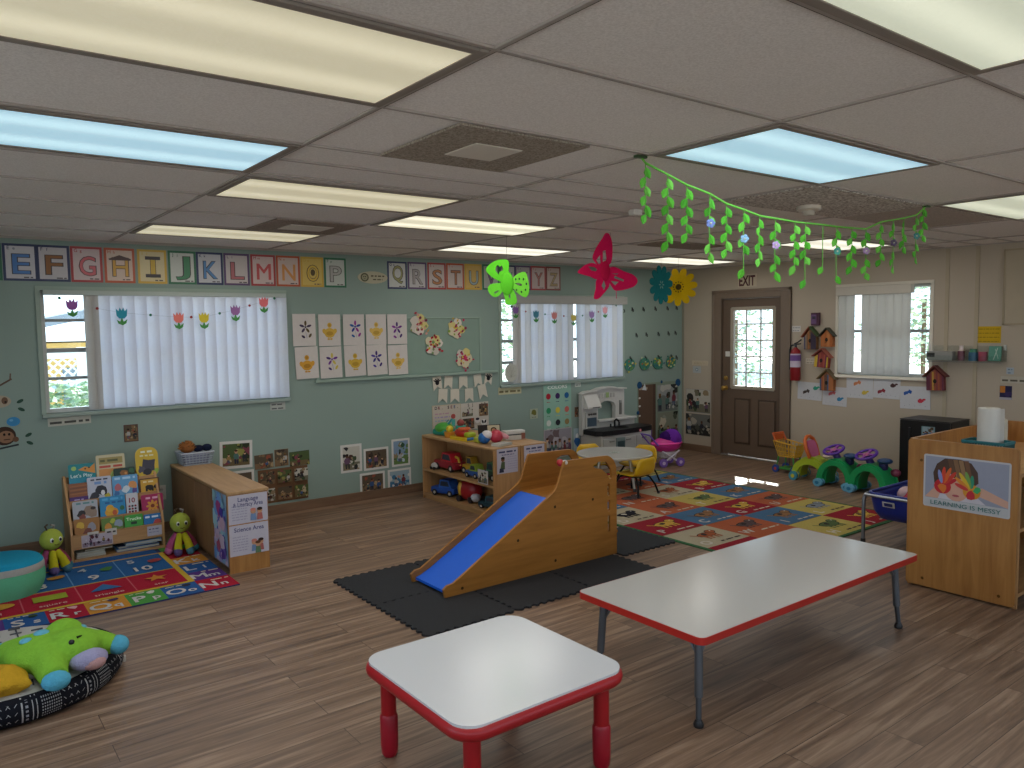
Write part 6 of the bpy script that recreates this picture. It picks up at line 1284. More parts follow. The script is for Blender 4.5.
def walker(label, x, y, rot, kind):
    e = thing('push_walker', label, 'push toy', T(x, y, 0) @ RZ(rot) @ (S(.9, 1, .93) if kind == 'y' else S(.93, 1, .78)), 'push toys along the beige wall')
    # +x points to the child side, y across
    if kind == 'y': main, panel, wheel, hub = '#a8bc2e', '#c9608f', '#3f8fa8', '#c9c040'
    else: main, panel, wheel, hub = '#1f9a58', '#5a2f9a', '#6fb0cc', '#2f7fa8'
    hz = .27 if kind == 'y' else .37
    k = MB(); arch_leg(k, main, -.16, .16, hz, .0, .16, .04); k.build('arch_body', e, PLAST, 40)
    k = MB()
    for sy in (-1, 1): arch_leg(k, main, -.185, .185, hz-.02, sy*.1, .03, .04)
    k.build('side_arch', e, PLAST, 40)
    for sx in (-1, 1):
        k = MB(); k.cyl((sx*.165, -.15, .05), (sx*.165, .15, .05), .02, .02, main, 10); k.build('axle', e, PLAST, 40)
        for sy in (-1, 1):
            q = MB(); q.cyl((sx*.165, sy*.085, .05), (sx*.165, sy*.155, .05), .05, .05, wheel, 20); q.cyl((sx*.165, sy*.08, .05), (sx*.165, sy*.16, .05), .022, .022, hub, 12); q.cyl((sx*.165, sy*.108, .05), (sx*.165, sy*.124, .05), .051, .051, hub, 20); q.build('wheel', e, PLAST, 40)
    if kind == 'y':
        k = MB(frame((-.02, 0, .27), (0, 1, 0), (-.35, 0, 1))); k.prism(rrect(-.09, -.02, .09, .17, .06), 0, .04, panel); k.build('play_panel', e, PLAST, 40)
        k = MB(frame((-.02, 0, .27), (0, 1, 0), (-.35, 0, 1))); k.tube([(-.1, -.02, .02), (-.115, .1, .02), (-.09, .18, .02), (-.03, .215, .02), (.03, .215, .02), (.09, .18, .02), (.115, .1, .02), (.1, -.02, .02)], .02, '#d0662a', 8); k.build('orange_handle', e, PLAST, 50)
        k = MB(); k.ell((.16, .0, .28), (.05, .06, .025), '#d0b8a8', 12); k.tube([(.14, 0, .29), (.16, 0, .33), (.19, 0, .31)], .007, '#b04a5a', 6); k.build('shape_tray', e, PLAST, 50)
    else:
        k = MB(); k.cyl((-.03, 0, .36), (-.06, -.02, .45), .04, .03, '#3f2f7a', 12); k.build('steering_post', e, PLAST, 40)
        M_ = T(-.065, -.02, .465) @ RX(.5) @ RY(-.1)
        k = MB(); k.tube([(.1*math.cos(a*PI/10), .1*math.sin(a*PI/10), 0) for a in range(20)], .016, panel, 8, closed=True, M=M_); k.build('steering_wheel', e, PLAST, 60)
        k = MB(); k.b2(-.1, .1, -.014, .014, -.008, .008, '#8a3f9a', M=M_); k.b2(-.014, .014, -.1, .1, -.008, .008, '#8a3f9a', M=M_); k.ell((0, 0, .0), (.035, .035, .016), '#b0608a', 12, M=M_); k.build('wheel_hub', e, PLAST, 50)
        k = MB(); k.ell((.12, 0, .41), (.075, .07, .035), '#1f3f6a', 14); k.b2(.07, .14, -.03, .03, .3, .4, '#2a2a5a', bev=.01); k.build('seat_pad', e, PLAST, 60)
        k = MB(); k.ell((.17, .1, .26), (.05, .05, .05), '#7a2f4a', 12); k.build('side_toy', e, PLAST, 60)
walker('lime green push walker with a pink panel and orange handle', -.58, -2.22, -PI/2+.1, 'y')
walker('green push walker with a purple steering wheel, middle of the three walkers', -.7, -2.58, -PI/2-.05, 'g')
walker('green push walker with a purple steering wheel next to the fridge', -.74, -2.935, -PI/2-.05, 'g')
# ================================================================ toys on the toy shelf
SX = -3.94; TOPZ, MIDZ, LOWZ = .606, .286, .051
def veh(label, x, y, z, rot, L, W_, Hh, body, cab, wheel='#1f1f22', name='toy_truck', cat='toy vehicle', extra=None, group=None):
    e = thing(name, label, cat, T(x, y, z) @ RZ(rot), group)   # long axis local x
    r_ = Hh*.2
    k = MB(); k.b2(-L/2, L/2, -W_/2, W_/2, r_*.8, r_*.8+Hh*.38, body, bev=Hh*.08); k.build('chassis', e, PLAST, 40)
    k = MB(); k.prism([(-L*.18, r_+Hh*.3), (L*.36, r_+Hh*.3), (L*.24, Hh), (-L*.12, Hh)], -W_*.42, W_*.42, cab, M=RX(PI/2)); k.build('cab', e, PLAST, 40)
    k = MB(); k.prism([(-L*.12, r_+Hh*.42), (L*.27, r_+Hh*.42), (L*.2, Hh*.92), (-L*.08, Hh*.92)], -W_*.425, W_*.425, '#2a3440', M=RX(PI/2)); k.build('cab_window', e, GLOSSP)
    for sx in (-1, 1):
        for sy in (-1, 1): q = MB(); q.cyl((sx*L*.32, sy*W_*.36, r_), (sx*L*.32, sy*W_*.52, r_), r_, r_, wheel, 14); q.cyl((sx*L*.32, sy*W_*.35, r_), (sx*L*.32, sy*W_*.54, r_), r_*.45, r_*.45, '#b9b4a8', 10); q.build('wheel', e, PLAST, 40)
    if extra: extra(e)
    return e
def toy(name, label, cat, M, parts, mat=PLAST):
    e = thing(name, label, cat, M)
    for nm, fn in parts: k = MB(); fn(k); k.build(nm, e, mat, 50)
    return e
toy('toy_turtle', 'green domed toy with a teal base on the near corner of the toy shelf', 'toy', T(SX+.02, -.43, TOPZ) @ RZ(-1.4), (('teal_base', lambda k: k.b2(-.1, .1, -.07, .07, 0, .06, '#1f8a78', .02)), ('green_dome', lambda k: k.ell((0, 0, .06), (.11, .08, .06), '#4a9a3a', 16)), ('blue_spout', lambda k: k.tube([(.05, 0, .1), (.11, 0, .16)], [.012, .009], '#3a9aa0', 8))))
toy('shape_cup', 'small yellow ball on an orange cup on top of the toy shelf', 'toy', T(SX-.03, -.6, TOPZ), (('orange_cup', lambda k: k.lathe([(0, 0), (.045, 0), (.055, .05), (0, .05)], '#c9862f', 16)), ('yellow_ball', lambda k: k.ell((0, 0, .075), (.035, .035, .035), '#cdb52c', 14))))
toy('teal_bucket', 'teal cup with a dark red ball in front of the posters', 'toy', T(SX+.08, -.62, TOPZ), (('teal_cup', lambda k: k.lathe([(0, 0), (.04, 0), (.05, .1), (.0, .1)], '#2fa08f', 16)), ('red_ball', lambda k: k.ell((0, 0, .125), (.035, .035, .035), '#8a3a34', 14))))
toy('toy_boat', 'yellow toy tray with red and green pieces in the middle of the toy shelf top', 'toy', T(SX-.02, -.85, TOPZ) @ RZ(-1.45), (('yellow_tray', lambda k: k.prism([(-.15, -.06), (.1, -.07), (.16, 0), (.1, .07), (-.15, .06)], 0, .03, '#cfae22')), ('red_cover', lambda k: k.ell((-.05, 0, .06), (.09, .05, .045), '#b02f22', 14)), ('green_piece', lambda k: k.b2(.02, .1, -.045, .045, .03, .075, '#a0b02a', .015)), ('blue_edge', lambda k: k.tube([(.1, -.07, .02), (.16, 0, .03), (.1, .07, .02)], .014, '#1f5f8a', 8)), ('orange_ring', lambda k: k.tube([(-.02+.05*math.cos(a*PI/6), .05*math.sin(a*PI/6), .1) for a in range(12)], .01, '#c85a2a', 6, True))))
toy('lime_block', 'small lime block between the yellow tray and the red and blue toy', 'toy', T(SX-.02, -1.06, TOPZ), (('block_body', lambda k: k.b2(-.035, .035, -.04, .04, 0, .05, '#a0a83a', .01)), ('block_knob', lambda k: k.ell((0, 0, .055), (.02, .02, .014), '#bcc25a', 10))))
toy('toy_drum', 'red white and blue round toy near the corner of the toy shelf top', 'toy', T(SX+.02, -1.18, TOPZ) @ RZ(-.3), (('blue_half', lambda k: k.ell((-.05, .02, .05), (.055, .06, .05), '#1f5f9f', 16)), ('white_band', lambda k: k.ell((-.03, .01, .075), (.05, .06, .04), '#cfc8c8', 16)), ('red_half', lambda k: k.ell((.05, -.01, .06), (.06, .065, .06), '#b02f42', 16)), ('pink_end', lambda k: k.tube([(.09, -.02, .07), (.15, -.05, .05)], [.03, .015], '#c98a92', 8))))
flatn = thing('board_book', 'grey board book lying at the corner of the toy shelf top', 'book', T(SX+.03, -1.33, TOPZ+.0005) @ RZ(.3)); k = MB(); k.b2(-.09, .09, -.05, .05, 0, .003, '#a3a59c'); k.b2(-.09, .09, -.05, .05, .017, .02, '#a9aba2'); k.build('book_cover', flatn, GLOSSP); k = MB(); k.b2(-.086, .086, -.046, .046, .003, .017, '#c0bcb0'); k.build('page_block', flatn, PAPER)
toy('photo_cube', 'black-backed photo of a child propped on the second shelf unit', 'photo', frame((-3.6, -.72, TOPZ+.002), (.85, -.3, 0), (0.1, .25, 1)) @ S(.85, .62, 1), (('photo_backing', lambda k: k.b2(-.13, .13, 0, .15, -.004, 0, '#2a2422')), ('photo_picture', lambda k: (setattr(k, 'z', .001), k.rect(-.02, .01, .12, .14, '#b3a98f'), k.disc(.05, .07, .035, .04, '#3a2c22', 14), k.disc(.05, .06, .024, .03, '#a9785a', 12)))), PAPER)
toy('white_toy_box', 'white box with a black stripe at the end of the second shelf unit', 'box', T(-3.62, -1.13, TOPZ) @ RZ(-.15), (('box_body', lambda k: k.b2(-.11, .09, -.04, .04, 0, .085, '#c2bfb8', .004)), ('black_stripe', lambda k: k.b2(-.1, .05, -.042, -.04, .045, .055, '#2a2a2e')), ('box_picture', lambda k: k.b2(.05, .088, -.042, -.04, .005, .06, '#8a5a4a'))), PLAST)
def scoop(e): k = MB(); k.tube([(-.12, 0, .1), (.0, 0, .15), (.14, 0, .13), (.17, 0, .06)], .012, '#c9a02f', 8); k.build('digger_arm', e, PLAST, 50)
veh('red and maroon fire truck with a yellow ladder on the middle shelf', SX+.0, -.545, MIDZ, -1.55, .35, .14, .17, '#8a1f2c', '#b32430', extra=scoop)
toy('white_bumper_car', 'small white toy car nose beside the fire truck', 'toy vehicle', T(SX-.075, -.4, MIDZ) @ RZ(-1.5) @ S(.8, .8, .9), (('car_body', lambda k: k.ell((0, 0, .035), (.06, .04, .035), '#bdb9b4', 14)), ('car_wheels', lambda k: (k.cyl((-.03, -.045, .015), (-.03, .045, .015), .015, .015, '#222222', 10), k.cyl((.03, -.045, .015), (.03, .045, .015), .015, .015, '#222222', 10)))))
veh('yellow digger truck on the middle shelf behind the fire truck', SX+.05, -.825, MIDZ, -1.45, .16, .09, .16, '#b8922a', '#a8842a')
veh('blue and lime toy truck on the middle shelf', SX-.02, -1.0, MIDZ, -1.5, .18, .11, .12, '#274a8a', '#8fa83a')
veh('dark green toy tractor at the end of the middle shelf', SX+.02, -1.2, MIDZ, -1.4, .17, .11, .16, '#23453a', '#3a6a4a')
k = MB(frame((-4.078, -1.28, .345), (0, -1, 0), (0, 0, 1))); k.b2(-.075, .075, -.06, .06, 0, .002, '#b0abb0'); k.z = .003; k.photo(-.065, -.05, .065, .05, PALS[0], 81, 2); tag(k.build('shelf_tag', None, PAPER), 'picture label fixed to the edge of the middle toy shelf', 'label')
veh('blue toy car with white trim on the lowest shelf', SX-.02, -.52, LOWZ, -1.25, .28, .15, .15, '#1f4a9a', '#2f5fae', name='toy_car')
toy('toy_car', 'red and yellow domed toy car on the lowest shelf', 'toy vehicle', T(SX+.0, -.88, LOWZ) @ RZ(-1.35) @ S(.88, .88, .95), (('red_dome', lambda k: k.ell((0, 0, .11), (.15, .1, .11), '#9c1f24', 18)), ('yellow_badge', lambda k: k.ell((-.07, -.07, .12), (.035, .03, .07), '#c9a038', 12)), ('white_bumper', lambda k: k.ell((.11, -.04, .05), (.05, .06, .045), '#b9bcc4', 12)), ('toy_wheels', lambda k: [k.cyl((x, -.1, .03), (x, .1, .03), .03, .03, '#2a2326', 12) for x in (-.08, .08)])))
veh('dark teal toy car at the end of the lowest shelf', SX-.02, -1.24, LOWZ, -1.3, .22, .12, .11, '#1f3a44', '#2f5560', name='toy_car')

# ================================================================ hung from the ceiling
def hang(name, label, cat, x, y, z, yaw, top=H, sx=0, sdrop=0):
    e = thing(name, label, cat, T(x, y, z) @ RZ(yaw))
    k = MB(); k.tube([(sx, 0, sdrop), (sx, 0, top-z-.004)], .0012, '#5a5a5a', 5); k.build('hanging_string', e, CLOTH)
    return e
def catm(pts, n=6):
    o = []; L_ = len(pts)
    for i in range(L_):
        p0, p1, p2, p3 = (Vector(pts[(i+j-1) % L_]) for j in range(4))
        for t in range(n): u = t/n; o.append(tuple(.5*((2*p1)+(-p0+p2)*u+(2*p0-5*p1+4*p2-p3)*u*u+(-p0+3*p1-3*p2+p3)*u**3)))
    return o
VX = RX(PI/2)   # flat shapes drawn in local XZ, facing -y
FACE = -.64     # turned to face the middle of the room
px = 5.92/776.75
def pxs(pts, cx, cy, sc): return [((x-cx)*sc, (cy-y)*sc) for x, y in pts]
# green butterfly: zoom coordinates /12.8
e = hang('paper_butterfly', 'lime green foam butterfly hung from the ceiling light corner', 'hanging decoration', -4.28, -1.93, 1.945, FACE, sx=.0, sdrop=.14)
sc = px/12.8; c0 = (350, 430)
def gl(pts): return catm(pxs(pts, *c0, sc))
wings = (([(370, 150), (375, 250), (370, 330), (385, 400), (320, 420), (230, 390), (150, 340), (85, 260), (130, 190), (220, 140), (300, 128)], [[(215, 215), (240, 195), (260, 225), (285, 200), (300, 240), (300, 265), (260, 280), (245, 320), (225, 290), (205, 265)]], '#5ac42a'),
         ([(400, 400), (460, 330), (540, 290), (590, 300), (620, 400), (630, 520), (600, 600), (550, 600), (480, 550), (430, 500), (390, 470)], [[(445, 430), (500, 425), (545, 445), (530, 465), (500, 460)]], '#6fce3c'),
         ([(310, 430), (230, 425), (140, 440), (105, 490), (130, 560), (190, 600), (250, 580), (300, 510), (330, 470)], [[(180, 545), (210, 525), (250, 515), (230, 540), (195, 560)]], '#63c832'),
         ([(330, 470), (300, 540), (320, 620), (330, 690), (400, 705), (465, 680), (465, 600), (430, 520), (390, 470)], [[(372, 520), (388, 560), (390, 620), (375, 620), (366, 570)]], '#66ca35'))
for i, (o_, hs, c) in enumerate(wings):
    k = MB(); k.prism(gl(o_), -.004+.0004*i, .004+.0004*i, c, M=VX, holes=[pxs(h_, *c0, sc) for h_ in hs]); k.build('wing', e, FOAM)
k = MB(); k.ell((0, -.006, -.0), (.05, .012, .09), '#58c128', 16); k.build('butterfly_body', e, FOAM, 60)
k = MB(VX)
for x, y in ((460, 380), (505, 375), (558, 380), (595, 440), (582, 515), (530, 540), (470, 515)): k.z = .0062; p = pxs([(x, y)], *c0, sc)[0]; k.disc(p[0], p[1], .006, .009, '#23402a', 8)
k.build('dot_marks', e, FOAM)
k = MB(); k.ell((pxs([(400, 725)], *c0, sc)[0][0], 0, pxs([(400, 725)], *c0, sc)[0][1]), (.007, .004, .012), '#2a3a2a', 8); k.build('bead', e, PLAST)
# pink butterfly: zoom coords (560,240,80px -> 878): scale 10.975
e = hang('paper_butterfly', 'hot pink glitter butterfly hung below the ceiling', 'hanging decoration', -3.75, -2.47, 2.035, FACE, sx=.02, sdrop=.2)
pp = 5.85/776.75; sc = pp/10.975; c0 = (525, 310)
def gl(pts): return catm(pxs(pts, *c0, sc))
PK = '#c80a4c'
for i, (o_, hs) in enumerate((([(490, 300), (560, 240), (575, 120), (570, 20), (540, -60), (500, -70), (460, -10), (400, 80), (360, 180), (380, 230), (440, 290)], [[(470, 120), (500, 110), (510, 200), (490, 260), (470, 250)], [(400, 215), (440, 160), (445, 250), (425, 260)]]),
        ([(480, 330), (420, 270), (350, 245), (280, 265), (220, 310), (200, 345), (260, 370), (330, 390), (400, 420), (470, 390)], [[(310, 280), (380, 290), (410, 315), (390, 335), (345, 325)]]),
        ([(500, 320), (590, 290), (700, 340), (800, 380), (845, 440), (810, 500), (710, 535), (610, 545), (570, 510), (530, 440), (490, 380)], [[(555, 440), (640, 450), (600, 490)], [(600, 385), (700, 430), (690, 450), (590, 410)], [(560, 360), (640, 360), (620, 375)]]),
        ([(470, 380), (400, 430), (390, 520), (370, 620), (420, 630), (490, 560), (535, 500), (540, 420), (520, 380)], [[(455, 490), (480, 430), (500, 490), (480, 540)]]))):
    k = MB(); k.prism(gl(o_), -.004+.0004*i, .004+.0004*i, PK, M=VX, holes=[pxs(h_, *c0, sc) for h_ in hs]); k.build('wing', e, FOAM)
k = MB(); k.ell((-.02, -.006, -.015), (.035, .012, .075), '#b8083f', 14); k.build('butterfly_body', e, FOAM, 60)
k = MB(); k.tube([(.06, 0, -.13), (.062, 0, -.22)], .003, '#d05a80', 6); k.build('ribbon_tail', e, CLOTH)
def big_flower(name, label, x, y, z, col, n, R_, ctr, sx, turn=0):
    e = hang(name, label, 'hanging decoration', x, y, z, FACE+turn, sx=sx, sdrop=R_*.7)
    for i in range(n):
        a = 2*PI*i/n+.1; k = MB(VX @ RZ(a) @ T(R_*.58, 0, .0005*(i % 3)))
        k.prism([(R_*.42*math.cos(t*PI/8), R_*.175*math.sin(t*PI/8)*(1+.45*math.cos(t*PI/8))) for t in range(16)], -.003, .003, col); k.build('petal', e, FOAM)
    k = MB(VX); k.prism([(R_*.45*math.cos(t*PI/10), R_*.45*math.sin(t*PI/10)) for t in range(20)], -.004, .004, col); k.build('flower_face', e, FOAM)
    k = MB(VX); k.z = .005
    if ctr == 'dark':
        k.disc(0, 0, R_*.16, R_*.16, '#4a3a12', 14)
        for i in range(12): a = i*PI/6; k.disc(R_*.26*math.cos(a), R_*.26*math.sin(a), R_*.035, R_*.035, '#3a3214', 8)
    else:
        for i in range(6): a = i*PI/3; k.disc(R_*.15*math.cos(a), R_*.15*math.sin(a), R_*.08, R_*.03, '#8ab0a0', 8, a)
    k.build('flower_centre', e, FOAM)
big_flower('paper_flower', 'teal paper flower hung below the far ceiling light', -1.93, -1.36, 2.015, '#137478', 11, .195, 'light', 0, .75)
big_flower('paper_flower', 'yellow paper flower with a dark centre hung beside the teal one', -1.6, -1.3, 2.002, '#dbb309', 11, .195, 'dark', 0, -.45)

def garland():
    e = thing('leaf_garland', 'garland of hanging green leaf strands across the ceiling', 'garland', T(0, -4.41, 0))
    ST = [(-5.43, 2.276, 0.228), (-5.297, 2.244, 0.296), (-5.174, 2.213, 0.225), (-5.018, 2.189, 0.28), (-4.903, 2.156, 0.224), (-4.773, 2.139, 0.289), (-4.652, 2.12, 0.217), (-4.526, 2.117, 0.277), (-4.363, 2.112, 0.233), (-4.27, 2.113, 0.302), (-4.113, 2.115, 0.235), (-3.981, 2.114, 0.277), (-3.833, 2.117, 0.221), (-3.689, 2.121, 0.258), (-3.53, 2.17, 0.229), (-3.39, 2.191, 0.28), (-3.27, 2.21, 0.183), (-3.121, 2.239, 0.268), (-3.038, 2.298, 0.194)]
    k = MB(); k.tube([(-5.46, 0, H-.004)]+[(x, 0, z) for x, z, l in ST[:-1]]+[(-3.0, 0, H-.004)], .0045, '#6fbf4a', 6); k.build('garland_string', e, CLOTH)
    for x in (-5.46, -3.0): k = MB(T(x, 0, H-.012)); k.b2(-.03, .03, -.012, .012, -.0, .011, '#2f4a24', bev=.003); k.build('ceiling_clip', e, PLAST)
    r = random.Random(3); FL = {3: '#7a8ac9', 5: '#8fb8d8', 7: '#b898c4', 11: '#4f9a8c', 13: '#a98ab0', 15: '#5a4a6a', 17: '#4a8a8a'}; sparse = (10, 9, 11)
    for i, (x, z, L_) in enumerate(ST):
        s = MB(T(x, 0, z)); s.tube([(0, 0, 0), (r.uniform(-.006, .006), 0, -L_*.5), (0, 0, -L_)], .0022, '#63b040', 5)
        n = max(5, round(L_/.038)); yaw = r.uniform(-.5, .5)-.5
        for j in range(n):
            if i == 10 and j < n-1: continue
            if i in (5, 9, 11) and j > n*.55 and j < n-1: continue
            if i in FL and j == int(n*(.45 if i != 5 else .35)): continue
            zz = -L_*(j+.4)/n; sg = 1 if j % 2 else -1; ln, wd = .056*r.uniform(.85, 1.1), .0185
            M_ = T(0, 0, zz) @ RZ(yaw+r.uniform(-.3, .3)) @ RY(sg*.42) @ RX(r.uniform(-.15, .15))
            p = [(-.0, 0, 0), (-wd*.8, .0, -ln*.35), (-wd*.75, 0, -ln*.65), (0, 0, -ln), (wd*.75, 0, -ln*.65), (wd*.8, 0, -ln*.35)]
            V = [(a, .004*(abs(a) > .001)+.0008, b) for a, b, b in ((q[0], q[1], q[2]) for q in p)]; V2 = [(a, b-.0016, c) for a, b, c in V]
            c_ = r.choice(['#52ac2c', '#5cb434', '#489c28', '#6cbc44'])
            s.raw(V+V2, [(0, 1, 2, 3), (0, 3, 4, 5), (9, 8, 7, 6), (11, 10, 9, 6)]+[(q, (q+1) % 6+0, (q+1) % 6+6, q+6) for q in range(6)], c_, M_)
        s = s.build('leaf_strand', e, PAPER)
        if i in FL:
            f = MB(T(x, -.004, z-L_*.46) @ RZ(-.6) @ S(.8, 1, .8))
            for q in range(5): a = q*2*PI/5; f.ell((.015*math.cos(a), 0, .015*math.sin(a)), (.012, .003, .012), FL[i], 8)
            f.ell((0, -.002, 0), (.006, .004, .006), '#d8d8c0', 8); f.build('blossom', s, PAPER)
garland()

# ================================================================ soft things by the rug
def bench():
    e = thing('floor_cushion', 'teal and green padded floor cushion against the wall beside the rug', 'floor cushion', T(-7.7, -.965, .01) @ S(1, 1, .93)); w, d = .42, .215
    def band(z0, z1, c, nm, s0=0, s1=0, bulge=0):
        o = rrect(-w, -d, w, d, .2, 8); k = MB(); n = len(o); L_ = []
        for i in range(5):
            t = i/4; s_ = 1+bulge*math.sin(PI*t)+(s0*(1-t)+s1*t); L_.append([(x*s_, y*s_, z0+(z1-z0)*t) for x, y in o])
        vs = [p for l in L_ for p in l]; fs = [(i*n+j, i*n+(j+1) % n, (i+1)*n+(j+1) % n, (i+1)*n+j) for i in range(4) for j in range(n)]+[tuple(range(n))[::-1], tuple(range(4*n, 5*n))]
        k.raw(vs, fs, c); return k.build(nm, e, CLOTH, 50)
    band(0, .16, '#5fae86', 'green_base', -.07, 0, .04); band(.161, .205, '#a3a39c', 'grey_piping', 0, -.01, .01); band(.206, .23, '#1f8fb0', 'teal_top', -.01, -.06, .005); band(.2305, .24, '#2090b2', 'top_pad', -.065, -.14, .0)
bench()
def plush_octopus(label, x, y, rot, sc=1.0):
    e = thing('plush_toy', label, 'plush toy', T(x, y, .0095) @ RZ(rot) @ S(sc*.84, sc, sc), 'big-headed plush toys beside the book display')   # faces -y
    k = MB(); k.ell((0, 0, .255), (.098, .082, .085), '#a9b64c', 20); k.build('head', e, FUZZ, 60)
    for sx in (-1, 1):
        k = MB(); k.ell((sx*.038, -.075, .262), (.017, .01, .019), '#dcdcd0', 12); q = k.build('eye', e, PLAST, 60)
        k = MB(); k.ell((sx*.036, -.083, .261), (.011, .006, .013), '#15151a', 12); k.build('pupil', q, GLOSSP, 60)
    k = MB(); k.tube([(-.02, -.083, .228), (0, -.086, .222), (.02, -.083, .228)], .003, '#6a5a2a', 5); k.build('mouth', e, FUZZ)
    k = MB(); k.ell((0, .02, .13), (.075, .065, .075), '#8a3a4a', 16); k.build('torso', e, FUZZ, 60)
    cols = ['#c0b82a', '#b8b02a', '#a33a5f', '#3f8a8a', '#c25a7a', '#6a4a94']
    for i, (ax, ay, c, f) in enumerate(((-.055, -.11, '#c0b82a', '#6a5a8a'), (.055, -.11, '#bdb428', '#4f7a8a'), (-.115, -.02, '#b0507a', '#c06a94'), (.115, -.03, '#8a3a52', '#3f7a88'), (-.09, .08, '#4f8a4a', '#c9923a'), (.09, .08, '#3f6aa0', '#a33a3a'))):
        k = MB(); k.tube([(ax*.35, ay*.35, .16), (ax*.75, ay*.75, .11), (ax*1.0, ay*1.0, .05)], [.03, .034, .04], c, 12); l = k.build('arm', e, FUZZ, 60)
        k = MB(); k.ell((ax*1.05, ay*1.1, .036), (.042, .045, .036), f, 12); k.build('foot_pad', l, FUZZ, 60)
    k = MB(); k.tube([(-.03, .0, .33), (-.05, .0, .365), (-.02, .01, .375)], .007, '#5a4a3a', 6); k.tube([(.02, .0, .335), (.035, .0, .36), (.0, .0, .37)], .009, '#9a948c', 6); k.build('hair_loop', e, FUZZ, 60)
plush_octopus('yellow-green plush toy with a pink arm between the cushion and the display', -7.2, -.64, .35, .86)
plush_octopus('yellow-green plush toy sitting between the display and the cabinet', -6.395, -.73, -.05, .86)

POUFM = paint('pouf_weave', .9, .15, .08, 200, bump=.3, bscale=300)
def pouf():
    cx, cy, R_, hh = -7.62, -2.47, .5, .2
    e = thing('floor_pouf', 'round floor pouf with a black patterned side and white top', 'floor cushion', T(cx, cy, 0) @ S(1, 1, .62))
    pr = [(0, 0), (.45, 0), (.482, .02), (.5, .07), (.5, .13), (.485, .17), (.455, .19)]
    k = MB(); k.lathe(pr, '#17181f', 64); k.build('pouf_side', e, POUFM, 60)
    k = MB(); k.lathe([(.455, .19), (.4, .205), (.25, .218), (0, .222)], '#b9b5ae', 64); k.z = 0
    k.build('pouf_top', e, POUFM, 60)
    k = MB(); r = random.Random(2)
    def rad(z):
        for (r0, z0), (r1, z1) in zip(pr[1:], pr[2:]):
            if z0 <= z <= z1: return r0+(r1-r0)*(z-z0)/(z1-z0)+.0015
        return .5
    def mark(a, z0, z1, w, c='#a9a8a8', sl=0, n=7):
        vs = []
        for i in range(n+1):
            z = z0+(z1-z0)*i/n; q = a+sl*i/n; rr = rad(z)
            vs += [(rr*math.cos(q), rr*math.sin(q), z), (rr*math.cos(q+w), rr*math.sin(q+w), z)]
        k.raw(vs, [(2*i, 2*i+1, 2*i+3, 2*i+2) for i in range(n)], c)
    a = 0; i = 0
    while a < 2*PI-.05:
        kind = i % 4
        if kind == 0: [mark(a+.02*j, .03, .186, .007) for j in (0, 1.6)]; a += .07
        elif kind == 1:
            for j in range(9):
                for q in range(7): mark(a+.018*j, .035+q*.021, .046+q*.021, .009, '#9b9a9c', 0, 1)
            a += .19
        elif kind == 2:
            for z in (.05, .1, .15):
                for j in range(6): mark(a+.03*j, z, z+.018, .006, '#a5a4a6', .02*(1 if j % 2 else -1), 2)
            a += .2
        else: mark(a, .03, .186, .012, '#b0afae'); [mark(a+.03, .04+.03*q, .055+.03*q, .02, '#8f8e92', 0, 1) for q in range(5)]; a += .08
        i += 1
    k.build('woven_pattern', e, POUFM)
    k = MB()
    for i in range(9):
        x = -.36+i*.09
        for y in range(-4, 5):
            yy = y*.09
            if math.hypot(x, yy) < .4: k.b2(x-.003, x+.003, yy-.03, yy+.03, .19, .2265-.05*(x*x+yy*yy), '#4a4a50'); k.b2(x-.03, x+.02, yy+.04, yy+.044, .19, .2265-.05*(x*x+yy*yy), '#5a5a60')
    k.build('top_pattern', e, POUFM)
    k = MB(T(.47*math.cos(-.05), .47*math.sin(-.05)-.06, .05) @ RZ(-.1)); k.b2(.02, .032, -.012, .012, -.02, .02, '#c6c2b8'); k.build('care_tag', e, CLOTH)
pouf()
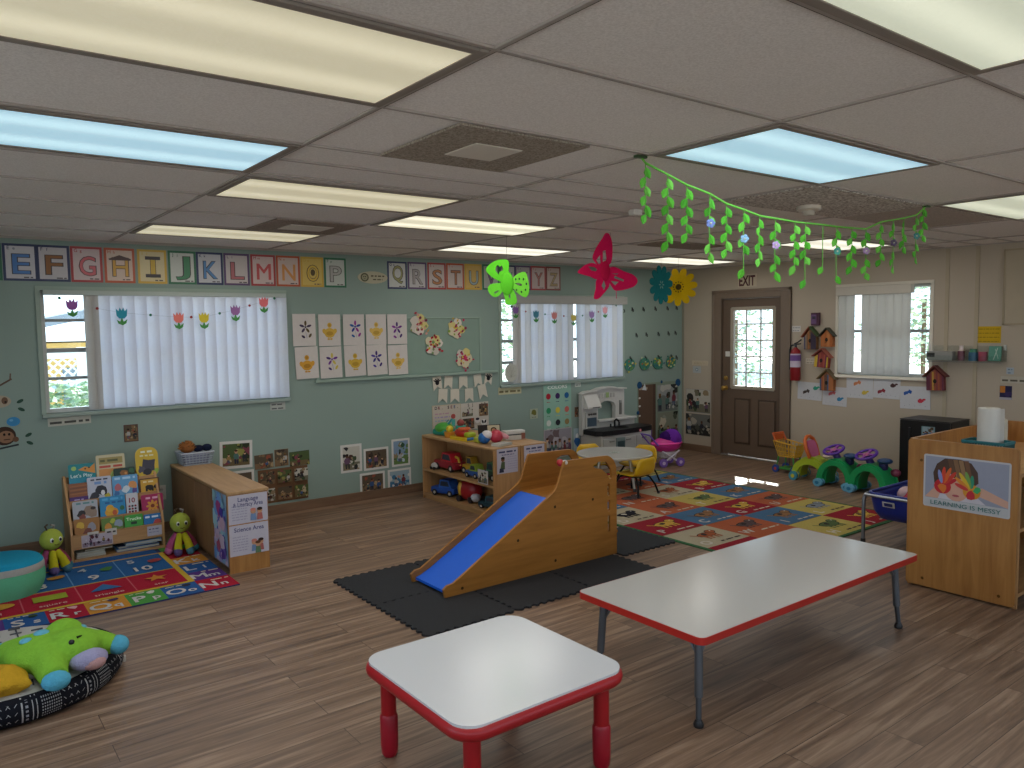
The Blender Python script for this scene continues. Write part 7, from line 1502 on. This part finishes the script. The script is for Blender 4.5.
def hippo():
    e = thing('plush_animal', 'lime green plush animal with blue paws sprawled on the pouf', 'plush toy', T(-7.435, -2.715, .122) @ S(.94, .94, .94)); LG = '#8cc23e'
    b = MB()
    b.ell((-.03, .03, .085), (.17, .17, .085), LG, 24)                       # body
    b.ell((.075, -.045, .105), (.12, .11, .085), LG, 20)                     # head
    b.ell((.06, .11, .12), (.09, .09, .075), LG, 16)                         # rump bump
    b.tube([(.11, .03, .09), (.2, .0, .075), (.26, -.03, .06)], [.075, .058, .046], LG, 14)
    b.tube([(-.03, -.07, .075), (-.03, -.16, .06), (-.025, -.225, .04)], [.085, .07, .058], LG, 14)
    b.tube([(-.1, .08, .08), (-.155, .14, .07), (-.185, .18, .06)], [.085, .068, .058], LG, 14)
    merged(b, .011, 8, 'body', e, FUZZ, LG)
    for c, r_ in (((.27, -.035, .058), (.05, .052, .046)), ((-.022, -.245, .036), (.06, .045, .044)), ((-.2, .195, .058), (.05, .06, .052))):
        k = MB(); k.ell(c, r_, '#5fb3d0', 16); k.build('paw', e, FUZZ, 60)
    k = MB(); k.ell((.125, -.14, .06), (.085, .055, .048), '#a9a3c4', 18, M=T(.125, -.14, 0) @ RZ(.1) @ T(-.125, .14, 0)); m_ = k.build('muzzle', e, FUZZ, 60)
    k = MB(); k.ell((.14, -.167, .048), (.055, .033, .033), '#c79a98', 16); k.build('muzzle_patch', m_, FUZZ, 60)
    k = MB(); k.ell((.06, -.13, .155), (.013, .011, .013), '#16161a', 12); k.build('eye', e, GLOSSP, 60)
    k = MB(); k.tube([(.085, -.118, .168), (.105, -.105, .165)], .006, '#23331a', 6); k.build('brow', e, FUZZ)
    for x, y, z, r_ in ((-.105, .02, .155, .03), (-.04, .055, .167, .034), (.13, .09, .14, .026)): k = MB(); k.ell((x, y, z), (r_, r_, .014), '#6fb8cc', 14); k.build('spot', e, FUZZ, 60)
    for i in range(4): k = MB(); k.ell((-.13+.035*i, -.035-.055*i, .03), (.022, .02, .02), '#c4c4c0', 10); k.build('white_claw', e, FUZZ, 60)
hippo()
e = thing('plush_cushion', 'mustard yellow plush cushion at the edge of the pouf', 'cushion', T(-7.715, -2.79, .122) @ RZ(-.55)); k = MB()
k.ell((0, 0, .05), (.19, .13, .05), '#d2a02c', 20); k.tube([(.1, .0, .045), (.16, -.01, .04), (.215, -.02, .035)], [.08, .045, .012], '#d2a02c', 14)
merged(k, .012, 6, 'cushion_body', e, FUZZ, '#cf9f2c')
k = MB(); k.ell((.02, -.06, .095), (.014, .012, .01), '#1d1a16', 10); k.build('eye', e, GLOSSP, 60)
